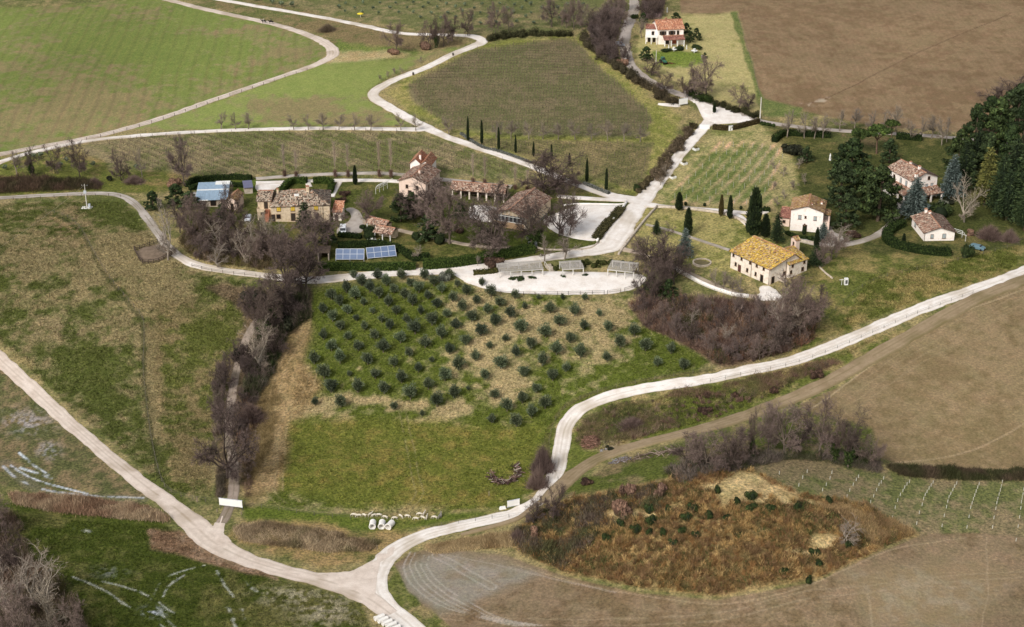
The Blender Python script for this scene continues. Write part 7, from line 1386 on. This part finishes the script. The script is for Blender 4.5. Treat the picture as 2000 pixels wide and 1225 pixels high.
# stake rows in the new orchard
gr = 'stakes of the small new vineyard'; ks = None
rows_ = [((1318, 388), (1412, 286)), ((1340, 390), (1432, 287)), ((1362, 392), (1452, 288)), ((1386, 394), (1470, 289)), ((1410, 396), (1488, 291)), ((1434, 398), (1504, 294)), ((1458, 400), (1518, 300)), ((1480, 402), (1528, 310))]
for i, (a_, b_) in enumerate(rows_):
    for j in range(8):
        t = j/7; x = a_[0]+(b_[0]-a_[0])*t; y = a_[1]+(b_[1]-a_[1])*t
        if ks is None: ks = MB().bar((0, 0, -.2), (0, 0, 1.8), .06, 4).build('stake', M_gwood); o = ks
        else: o = ks.copy(); COL.objects.link(o)
        o.location = V(x, y); o.rotation_euler = (random.uniform(-.04, .04), random.uniform(-.04, .04), 0); tag(o, 'pale stake, %s from the path in %s row of small vineyard' % (nth(j+1), nth(i+1)), 'stake', gr)
# tree shelters of the new plantation
TS = [[(207, 465)], [(303,525),(322,487),(344,457)], [(420,548),(438,522),(457,490),(466,462)], [(541,580),(554,550),(571,522),(586,498),(597,482)], [(657,607),(672,578),(686,548),(698,522),(709,510),(721,490)], [(764,685),(778,635),(790,600),(803,572),(816,552),(825,535),(836,520),(848,508)], [(884,713),(897,660),(911,620),(918,592),(926,572),(935,557),(945,540),(955,525),(965,510)], [(1009,725),(1020,675),(1031,632),(1037,605),(1043,583),(1052,567),(1062,548),(1071,530),(1081,515)], [(1132,732),(1142,680),(1150,635),(1157,613),(1163,593),(1170,575),(1177,555),(1185,535),(1192,518)], [(1258,732),(1265,685),(1274,640),(1279,612),(1284,592),(1290,570),(1296,550),(1301,530),(1306,508)], [(1374,795),(1384,728),(1391,682),(1397,638),(1400,608),(1404,590),(1408,570),(1412,545)]]
kt = None
for i, row in enumerate(TS):
    for j, (X, Y) in enumerate(row):
        if kt is None:
            kt = empty('tree_guard', (0, 0, 0)); MB().bar((0, 0, -.1), (0, 0, .8), .065, 8).build('tube', plain('pale_plastic_tube', sr(206, 206, 190), .7, .1), kt); MB().bar((.1, 0, -.1), (.1, 0, 1.6), .022, 4).build('cane', M_wood, kt); o = kt
        else: o = copy_tree(kt)
        o.location = V(1440+X/2.525, 740+(Y+6)/2.525); tag(o, 'white tree guard, %s from the front in %s line from left' % (nth(j+1), nth(i+1)), 'tree guard', 'white tree guards on the plantation')
# vine rows
M_vine = attr_mat('vines', .95)
def vines(poly, p0, p1, spacing, label, group, hm=1.3, step=1.1, post=6, c=(98, 82, 68), wire=True):
    W = G(*np.array(poly, float).T)[:, :2]; a, b = V(*p0), V(*p1); d = (b-a).to_2d().normalized(); d = np.array([d.x, d.y]); nr_ = np.array([-d[1], d[0]])
    s = W@nr_; t = W@d; k0 = 0
    for k in np.arange(s.min()+spacing/2, s.max(), spacing):
        tt = np.arange(t.min(), t.max(), step); pts = nr_*k+d*tt[:, None]; ins = sdist(W, pts[:, 0], pts[:, 1]) > .4
        if len(pts): ins &= offroad(pts[:, 0], pts[:, 1])
        ix = np.nonzero(ins)[0]
        for run in np.split(ix, np.nonzero(np.diff(ix) > 1)[0]+1):
            if len(run) < 8: continue
            k0 += 1; q = pts[run]+RNG.normal(size=(len(run), 2))*.06; z = hgt(q[:, 0], q[:, 1]); o_ = np.array([q[0, 0], q[0, 1], z[0]]); n = len(q)
            B3 = np.column_stack([q, z])-o_
            g = [twigs_tri(np.repeat(B3, 3, 0)+[0, 0, -.05], np.column_stack([RNG.normal(0, .25, (n*3, 2)), np.ones(n*3)]), RNG.uniform(.6, 1.1, n*3)*hm, RNG.uniform(.09, .17, n*3), lin(c)*RNG.uniform(.6, 1.3, (n*3, 1)))]
            A = B3[np.unique(list(range(0, n, max(1, int(post/step))))+[n-1])]
            g.append(prisms([(tuple(p+[0, 0, -.2]), tuple(p+[0, 0, hm*1.35]), .06, .06, lin((128, 112, 96))) for p in A], 4))
            if wire and len(A) > 1: g.append(prisms([(tuple(A[i]+[0, 0, hm*.8]), tuple(A[i+1]+[0, 0, hm*.8]), .055, .055, lin((100, 86, 72))) for i in range(len(A)-1)], 3))
            v, f, cc = join_geo(g); o = mesh_np('vine_row', v, f, M_vine, col=cc); o.location = o_; tag(o, label % nth(k0), 'vine row', group)
vines([(795, 168), (840, 140), (930, 98), (1100, 76), (1124, 80), (1180, 140), (1260, 208), (1275, 235), (1262, 266), (1120, 262), (962, 260), (875, 250), (810, 200)], (900, 200), (1200, 206), 2.9, 'bare vine row, %s from the front of the hill vineyard', 'vine rows on the hill')
vines([(884, 276), (1000, 276), (1274, 282), (1258, 350), (1232, 368), (1150, 345), (1010, 302)], (1000, 285), (1200, 330), 3.2, 'bare vine row, %s in the vineyard above the crossing', 'vine rows above the crossing')
vines([(200, 284), (300, 266), (500, 260), (800, 260), (860, 276), (1030, 330), (1000, 345), (800, 336), (600, 336), (480, 342), (400, 346), (260, 330)], (300, 270), (470, 338), 3.4, 'bare vine row, %s in the vineyard behind the poplars', 'vine rows behind the poplars')
# trellis of the long loggia garden etc. -- statues, fountain, garden things of the tiled house
def statue(x, y, hpx, lab, name='statue', mat=None):
    h = mh(x, y, hpx); r = empty(name, V(x, y), 0, lab, name); k = h/1.8
    MB().lathe([(.3*k, -.1), (.3*k, .4*k), (.2*k, .45*k)], 10).build('plinth', mat or M_paint, r); MB().lathe([(.2*k, .45*k), (.24*k, .8*k), (.17*k, 1.1*k), (.26*k, 1.35*k), (.09*k, 1.48*k), (.13*k, 1.62*k), (.1*k, 1.76*k), (.02, 1.8*k)], 12).build('figure', mat or M_paint, r, smooth=True)
for x, y, hh, lab in ((1621, 313, 13, 'white garden figure on the park lawn'), (1303, 24, 10, 'white figure in grass behind the tiled house'), (1306, 95, 8, 'white garden figure before the tiled house, left'), (1341, 96, 8, 'white garden figure before the tiled house, right'), (1371, 113, 6, 'white figure by the small dark evergreen'), (438, 348, 7, 'white figure in the arched hedge'), (372, 356, 8, 'pale stone figure left end of arched hedge'), (380, 355, 6, 'pale stone figure second in arched hedge'), (393, 353, 6, 'pale stone figure third in arched hedge')): statue(x, y, hh, lab)
for x, y, lab in ((1316, 100, 'white tiered fountain in the tiled house garden'), (1356, 103, 'white stone bowl right in the tiled house garden')):
    r = empty('fountain', V(x, y), 0, lab, 'fountain'); MB().lathe([(.3, -.1), (.25, .5), (1.2, .7), (1.25, .85), (1.0, .8), (.2, .75)], 14).build('basin', M_paint, r); MB().lathe([(.15, .7), (.12, 1.3), (.5, 1.45), (.5, 1.55), (.1, 1.5)], 12).build('upper_bowl', M_paint, r)
for i, (x, y) in enumerate(((1359, 293), (1336, 321), (1314, 348))):
    r = empty('planter', V(x, y), .6, 'white square planter on the drive verge, %s from the gate' % nth(i+1), 'planter', 'white planters along the drive'); MB().box(-.8, .8, -.8, .8, -.1, .6, top=1.1).build('tub', M_paint, r); g = blob_leaves([(0, 0, .8, .7, .7)], 160, .25, (90, 84, 50), (120, 110, 70)); mesh_np('plant', g[0], g[1], M_leaf, r, col=g[2])
for x, y, lab in ((885, 109, 'small dark bin on the winding road, upper'), (807, 147, 'small dark bin on the winding road, lower')):
    r = empty('bin', V(x, y), 0, lab, 'bin'); MB().lathe([(.3, 0), (.36, 1.0)], 10).build('drum', M_fd, r); MB().lathe([(.38, 1.0), (.3, 1.12)], 10).build('lid', M_metal, r)
r = empty('yellow_dish', V(704, 34), 0, 'bright yellow round canopy at the end of its own path', 'canopy'); MB().lathe([(1.35, 1.5), (1.3, 1.6), (.8, 1.8), (.05, 1.9)], 24).build('canopy_top', plain('yellow_canvas', sr(232, 206, 60), .7, .1), r, smooth=True); MB().bar((0, 0, -.2), (0, 0, 1.6), .08, 6).build('pole', M_paint, r)
track  # (ground already painted)
# --- vehicles
def vehicle(x, y, rz, L, Wd, H, mat, label, cat='car', van=False):
    r = empty(cat.replace(' ', '_'), V(x, y), rz, label, cat); h0 = .35; y0, y1 = -L/2, L/2      # front towards -Y
    pf = [(y0, h0), (y0, h0+.45), (y0+.15, h0+.62), (y0+L*.2, h0+.75), (y0+L*.34, H), (y1-(.15 if van else L*.16), H), (y1, h0+.6 if not van else H-.3), (y1, h0)]
    k = len(pf); ws = [Wd/2 if z < h0+.8 else Wd/2*.86 for _, z in pf]
    MB().add([(-w_, y_, z_) for (y_, z_), w_ in zip(pf, ws)]+[(w_, y_, z_) for (y_, z_), w_ in zip(pf, ws)], [tuple(range(k-1, -1, -1)), tuple(range(k, 2*k))]+[(i, (i+1) % k, k+(i+1) % k, k+i) for i in range(k)]).build('body', mat, r, bevel=.05)
    a = Vector((0, pf[3][0], pf[3][1])); b = Vector((0, pf[4][0], pf[4][1])); n = Vector((0, -(b.z-a.z), (b.y-a.y))).normalized()*.03
    MB().add([a+n+(b-a)*.12+Vector((-Wd*.43, 0, 0)), a+n+(b-a)*.12+Vector((Wd*.43, 0, 0)), a+n+(b-a)*.86+Vector((Wd*.4, 0, 0)), a+n+(b-a)*.86+Vector((-Wd*.4, 0, 0))], [(0, 1, 2, 3)]).build('windscreen', M_glass, r)
    for sx in (-1, 1):
        MB().box(sx*Wd*.455-.02, sx*Wd*.455+.02, y0+L*.36, y1-L*.2, h0+.85, H-.15).build('side_window', M_glass, r); MB().box(sx*Wd*.33-.16, sx*Wd*.33+.16, y0-.03, y0+.03, h0+.25, h0+.42).build('headlight', M_metal2, r)
        for yy in (y0+L*.18, y1-L*.18): MB().lathe([(.33, -.1), (.33, .1)], 14, Matrix.Translation((sx*(Wd/2-.08), yy, .33)) @ Matrix.Rotation(math.pi/2, 4, 'Y')).build('wheel', M_dark, r)
    MB().box(-Wd*.3, Wd*.3, y0-.035, y0, h0+.05, h0+.2).build('grille', M_dark, r); return r
M_carw = plain('white_car_paint', sr(240, 242, 244), .3, .03); M_carg = plain('grey_car_paint', sr(150, 156, 166), .35, .05); M_cart = plain('teal_car_paint', sr(104, 132, 142), .4, .08)
vehicle(670, 455, .05, 4.8, 2.0, 2.0, M_carw, 'white van parked on the gravel turning circle', 'van', True); vehicle(485, 430, .0, 3.8, 1.7, 1.45, M_carw, 'small white car parked left of the stone house', 'car'); vehicle(1210, 90, .6, 4, 1.8, 1.6, M_carg, 'grey car half hidden by trees at road bend', 'car'); vehicle(1908, 487, .95, 4.4, 1.8, 1.4, M_cart, 'blue-grey car on the lawn behind the wire fence', 'car')
# tractor
r = empty('tractor', V(1296, 124), .4, 'little green tractor by the tiled house garden', 'tractor'); mg_ = plain('tractor_green', sr(66, 112, 92), .5)
MB().box(-.45, .45, -1.7, .1, .7, 1.35).build('bonnet', mg_, r); c_ = MB().box(-.6, .6, .1, 1.4, .7, 2.3, top=.9).build('cab', mg_, r); MB().box(-.58, .58, .05, .09, 1.4, 2.1).build('window', M_glass, c_)
for sx in (-1, 1):
    MB().lathe([(.75, -.2), (.75, .2)], 14, Matrix.Translation((sx*.8, .9, .75)) @ Matrix.Rotation(math.pi/2, 4, 'Y')).build('rear_wheel', M_dark, r); MB().lathe([(.42, -.14), (.42, .14)], 12, Matrix.Translation((sx*.62, -1.3, .42)) @ Matrix.Rotation(math.pi/2, 4, 'Y')).build('front_wheel', M_dark, r)
# utility cabinet by the wire fence
r = empty('utility_cabinet', V(1652, 556), .1, 'white utility cabinet on the slope right of the farmhouse', 'cabinet'); MB().box(-.5, .5, -.4, .4, 0, 1.9).build('body', M_paint, r); MB().box(-.3, .3, -.44, -.4, .4, 1.5).build('door', M_metal, r); MB().bar((-1.2, 0, -.2), (-1.2, 0, 1.7), .07).bar((-1.9, 0, 1.5), (-.7, 0, 1.5), .07).build('meter_post', M_paint, r)
# log ring, brush pile, driftwood
def sticks(name, x, y, n, rx, ry, lab, cat, c, L=(1.5, 3), hz=1.2, ring=None, rad=(.04, .1)):
    o = V(x, y); segs = []
    for i in range(n):
        if ring: a = random.uniform(*ring); px_, py_ = math.cos(a)*rx+random.gauss(0, .35), math.sin(a)*ry+random.gauss(0, .35); hh = random.uniform(0, hz)
        else: rr = math.sqrt(random.random()); a = random.uniform(0, 6.28); px_, py_ = math.cos(a)*rx*rr, math.sin(a)*ry*rr; hh = random.uniform(.1, max(.15, hz*(1-rr*rr)))
        gz = float(hgt(o.x+px_, o.y+py_))-o.z; l = random.uniform(*L); b = random.uniform(0, 6.28); dv = Vector((math.cos(b), math.sin(b), random.uniform(-.2, .35)))*l/2; p = Vector((px_, py_, gz+hh)); r_ = random.uniform(*rad)
        cc = lin(random.choice(c))*random.uniform(.6, 1.2); segs.append((tuple(p-dv), tuple(p+dv), r_, r_*.7, cc))
    v, f, cc = join_geo([prisms(segs, 5)]); ob = mesh_np(name, v, f, M_bark, col=cc); ob.location = o; return tag(ob, lab, cat)
sticks('timber_ring', 985, 925, 150, 3.2, 5.0, 'open ring of heaped old timbers on the meadow', 'timber heap', [(190, 176, 160), (110, 88, 80), (150, 120, 110), (70, 56, 50)], (1.2, 3.0), 1.0, (-3.0, .7), (.05, .13))
sticks('brush_pile', 1154, 866, 420, 2.3, 3.0, 'round pinkish brush heap beside the dirt track', 'brush heap', [(150, 112, 96), (120, 92, 80), (170, 132, 116), (96, 76, 64)], (.8, 1.9), 1.9, None, (.03, .06))
sticks('fallen_branches', 1300, 884, 130, 11, 1.6, 'long grey heap of fallen branches by the ditch', 'branch heap', [(170, 152, 140), (130, 112, 104), (96, 80, 74)], (1.5, 4), .7, None, (.03, .07))
sticks('driftwood', 1212, 900, 50, 2.6, 1.4, 'bluish-grey branch heap under the dirt track', 'branch heap', [(160, 160, 164), (120, 112, 110)], (1, 2.4), .5)
sticks('rocks', 1040, 478, 16, 1.4, 2.4, 'pale rocks and roots at the foot of the gnarled tree', 'rocks', [(176, 178, 180), (150, 150, 150)], (.5, 1.0), .6, None, (.25, .5)); sticks('fallen_branch', 720, 1068, 8, 4.5, .5, 'pale fallen stem on the reed bank', 'branch', [(206, 188, 166)], (2.5, 5), .2, None, (.05, .09))
sticks('log_stack', 1305, 124, 30, 2.4, .6, 'low heap of brown logs beside the tractor', 'log heap', [(130, 90, 66), (96, 70, 54)], (.8, 1.4), .5, None, (.1, .16)); sticks('rubble', 1188, 880, 24, 2, 1.2, 'grey rubble next to the round brush heap', 'rubble', [(150, 146, 146), (176, 172, 170)], (.3, .7), .2, None, (.1, .2))
for x, y, hh, lab in ((955, 968, 9, 'pale wooden post near the timber ring'), (1031, 952, 5, 'short stake above the timber ring right'), (424, 1000, 6, 'thin post left below the blank panel'), (471, 1005, 6, 'thin post right below the blank panel'), (385, 980, 10, 'pale fence corner post by the left road')):
    o = MB().bar((0, 0, -.2), (.05, 0, mh(x, y, hh)), .1, 6, .08).build('post', M_wood); o.location = V(x, y); tag(o, lab, 'post')
# ================================================================ ANIMALS AND RIDERS
def skin_body(name, nodes, edges, mat, parent=None, sub=2):
    me = bpy.data.meshes.new(name); me.from_pydata([n[0] for n in nodes], edges, []); o = bpy.data.objects.new(name, me); COL.objects.link(o)
    m = o.modifiers.new('skin', 'SKIN'); m.use_smooth_shade = True
    if sub: s_ = o.modifiers.new('sub', 'SUBSURF'); s_.levels = sub; s_.render_levels = sub
    for i, n in enumerate(nodes): me.skin_vertices[0].data[i].radius = (n[1], n[1]) if not hasattr(n[1], '__len__') else n[1]
    me.skin_vertices[0].data[0].use_root = True; me.materials.append(mat)
    if parent is not None: o.parent = parent
    return o
def quad_nodes(L, H, graze, neckL, leg):
    """sheep / goat / horse: facing +X"""
    bh = H*.72; n = [((0, 0, bh), (.2*H, .24*H)), ((L*.28, 0, bh), (.19*H, .24*H)), ((-L*.28, 0, bh+.02*H), (.19*H, .23*H)), ((L*.4, 0, bh+.03*H), (.13*H, .17*H))]
    if graze: nk = (L*.55, 0, bh-.12*H); hd = (L*.64, 0, H*.28); mz = (L*.70, 0, H*.1)
    else: nk = (L*.5, 0, bh+neckL*.5); hd = (L*.6, 0, bh+neckL); mz = (L*.6+.2*H, 0, bh+neckL-.1*H)
    n += [(nk, .09*H), (hd, .085*H), (mz, .045*H)]; e = [(0, 1), (0, 2), (1, 3), (3, 4), (4, 5), (5, 6)]
    for sx, base in ((1, 1), (-1, 2)):
        for sy in (-1, 1):
            b = len(n); X = L*.3*sx; Y = .1*H*sy
            if sx > 0: n += [((X, Y, H*.5), .07*H), ((X+.01, Y, H*.28), .04*H), ((X-.01, Y, 0.02), .032*H)]
            else: n += [((X+.02*H, Y, H*.5), .085*H), ((X-.07*H, Y, H*.27), .042*H), ((X-.03*H, Y, 0.02), .032*H)]
            e += [(base, b), (b, b+1), (b+1, b+2)]
    b = len(n); n += [((-L*.45, 0, bh-.02*H), .05*H), ((-L*.5, 0, H*.48), .025*H)]; e += [(2, b), (b, b+1)]
    return n, e
M_wool = plain('sheep_wool', sr(218, 208, 190), .95, .12, 8, bmp=.03); M_wool2 = plain('grey_wool', sr(150, 144, 134), .95, .15, 8); M_face = plain('sheep_face', sr(176, 164, 146), .9); M_horse = plain('dark_horse_coat', (.02, .016, .014, 1), .6)
def sheep_make(graze, mat, mat2):
    r = empty('sheep', (0, 0, 0), 0, None, 'sheep'); n, e = quad_nodes(1.15, .85, graze, .28, .4); skin_body('body', n, e, mat, r, 1)
    hx, hz = (.72, .2) if graze else (.72, .86); MB().bar((hx-.02, -.1, hz+.06), (hx-.08, -.2, hz+.05), .03, 4, .015).bar((hx-.02, .1, hz+.06), (hx-.08, .2, hz+.05), .03, 4, .015).bar((hx-.02, -.11, hz+.06), (hx-.02, .11, hz+.06), .03, 4).build('ears', mat2, r); return r
SHP = {'g': Proto(lambda: sheep_make(True, M_wool, M_face), .85, 1.2), 'u': Proto(lambda: sheep_make(False, M_wool, M_face), .85, 1.2), 'd': Proto(lambda: sheep_make(False, M_wool2, M_wool2), .85, 1.2)}
for i, (X, Y, k_, rz, lab) in enumerate([(328, 222, 'g', 3.1, 'sheep at the far left of the flock'), (370, 229, 'g', 3.3, 'grazing sheep, 2nd from left in the flock'), (415, 226, 'u', -.7, 'standing sheep, 3rd from left in the flock'), (466, 220, 'u', .7, 'sheep with head turned uphill, 4th from left'), (506, 226, 'g', 3.6, 'grazing sheep behind the left concrete pipe'), (550, 224, 'g', 3.1, 'sheep above the gap of the pipes'), (604, 243, 'g', 2.8, 'sheep behind the middle concrete pipe'), (690, 251, 'g', 3.2, 'sheep just right of the turned concrete pipe'), (737, 233, 'g', -.8, 'sheep alone right of the pipes, left one'), (795, 234, 'g', -.2, 'sheep alone right of the pipes, right one'), (877, 256, 'g', 3.1, 'lowest sheep grazing near the road'),
    (910, 216, 'g', 3.1, 'sheep left in the tight knot of the flock'), (946, 213, 'u', 1.2, 'sheep at the top of the tight knot'), (938, 248, 'g', 2.6, 'sheep bottom left of the tight knot'), (970, 246, 'u', 1.4, 'sheep bottom right of the tight knot'), (1042, 245, 'g', 3.0, 'whitest sheep near the grey ones'), (1080, 240, 'd', 1.2, 'grey goat facing uphill, left of the last pair'), (1098, 226, 'd', 1.6, 'grey goat at the far right of the flock')]):
    SHP[k_].put(V(620+X/4.545, 960+Y/4.545), (1.12,)*3, rz, lab, 'sheep beside the concrete pipes')
def rider(x, y, rz, lab1, lab2, cm):
    base = V(x, y); hr = empty('horse', base, rz, lab1, 'horse'); n, e = quad_nodes(2.1, 1.6, False, .55, .8); skin_body('body', n, e, M_horse, hr, 1); MB().box(-.3, .25, -.2, .2, 1.36, 1.46).build('saddle', M_fd, hr)
    z = 1.5; n = [((0, 0, z), .15), ((0, 0, z+.25), .14), ((.02, 0, z+.5), .17), ((.03, 0, z+.62), .06), ((.05, 0, z+.78), .11)]; e = [(0, 1), (1, 2), (2, 3), (3, 4)]
    for sy in (-1, 1):
        b = len(n); n += [((.2, .22*sy, z-.02), .09), ((.22, .27*sy, z-.42), .06), ((.34, .28*sy, z-.46), .05), ((.05, .22*sy, z+.48), .06), ((.2, .24*sy, z+.24), .045), ((.4, .1*sy, z+.18), .035)]; e += [(0, b), (b, b+1), (b+1, b+2), (2, b+3), (b+3, b+4), (b+4, b+5)]
    p = empty('person', base, rz, lab2, 'person'); skin_body('body', n, e, cm, p, 1); MB().lathe([(.13, z+.8), (.13, z+.86), (.05, z+.94)], 8, Matrix.Translation((.05, 0, 0))).build('helmet', M_dark, p)
rider(516, 46, 3.2, 'dark horse walking the pale lane, left of two', 'rider in light clothes on the left dark horse', plain('rider_light', sr(190, 180, 170))); rider(530, 47, 3.3, 'dark horse walking the pale lane, right of two', 'rider in dark clothes on the right dark horse', plain('rider_dark', sr(60, 56, 60)))
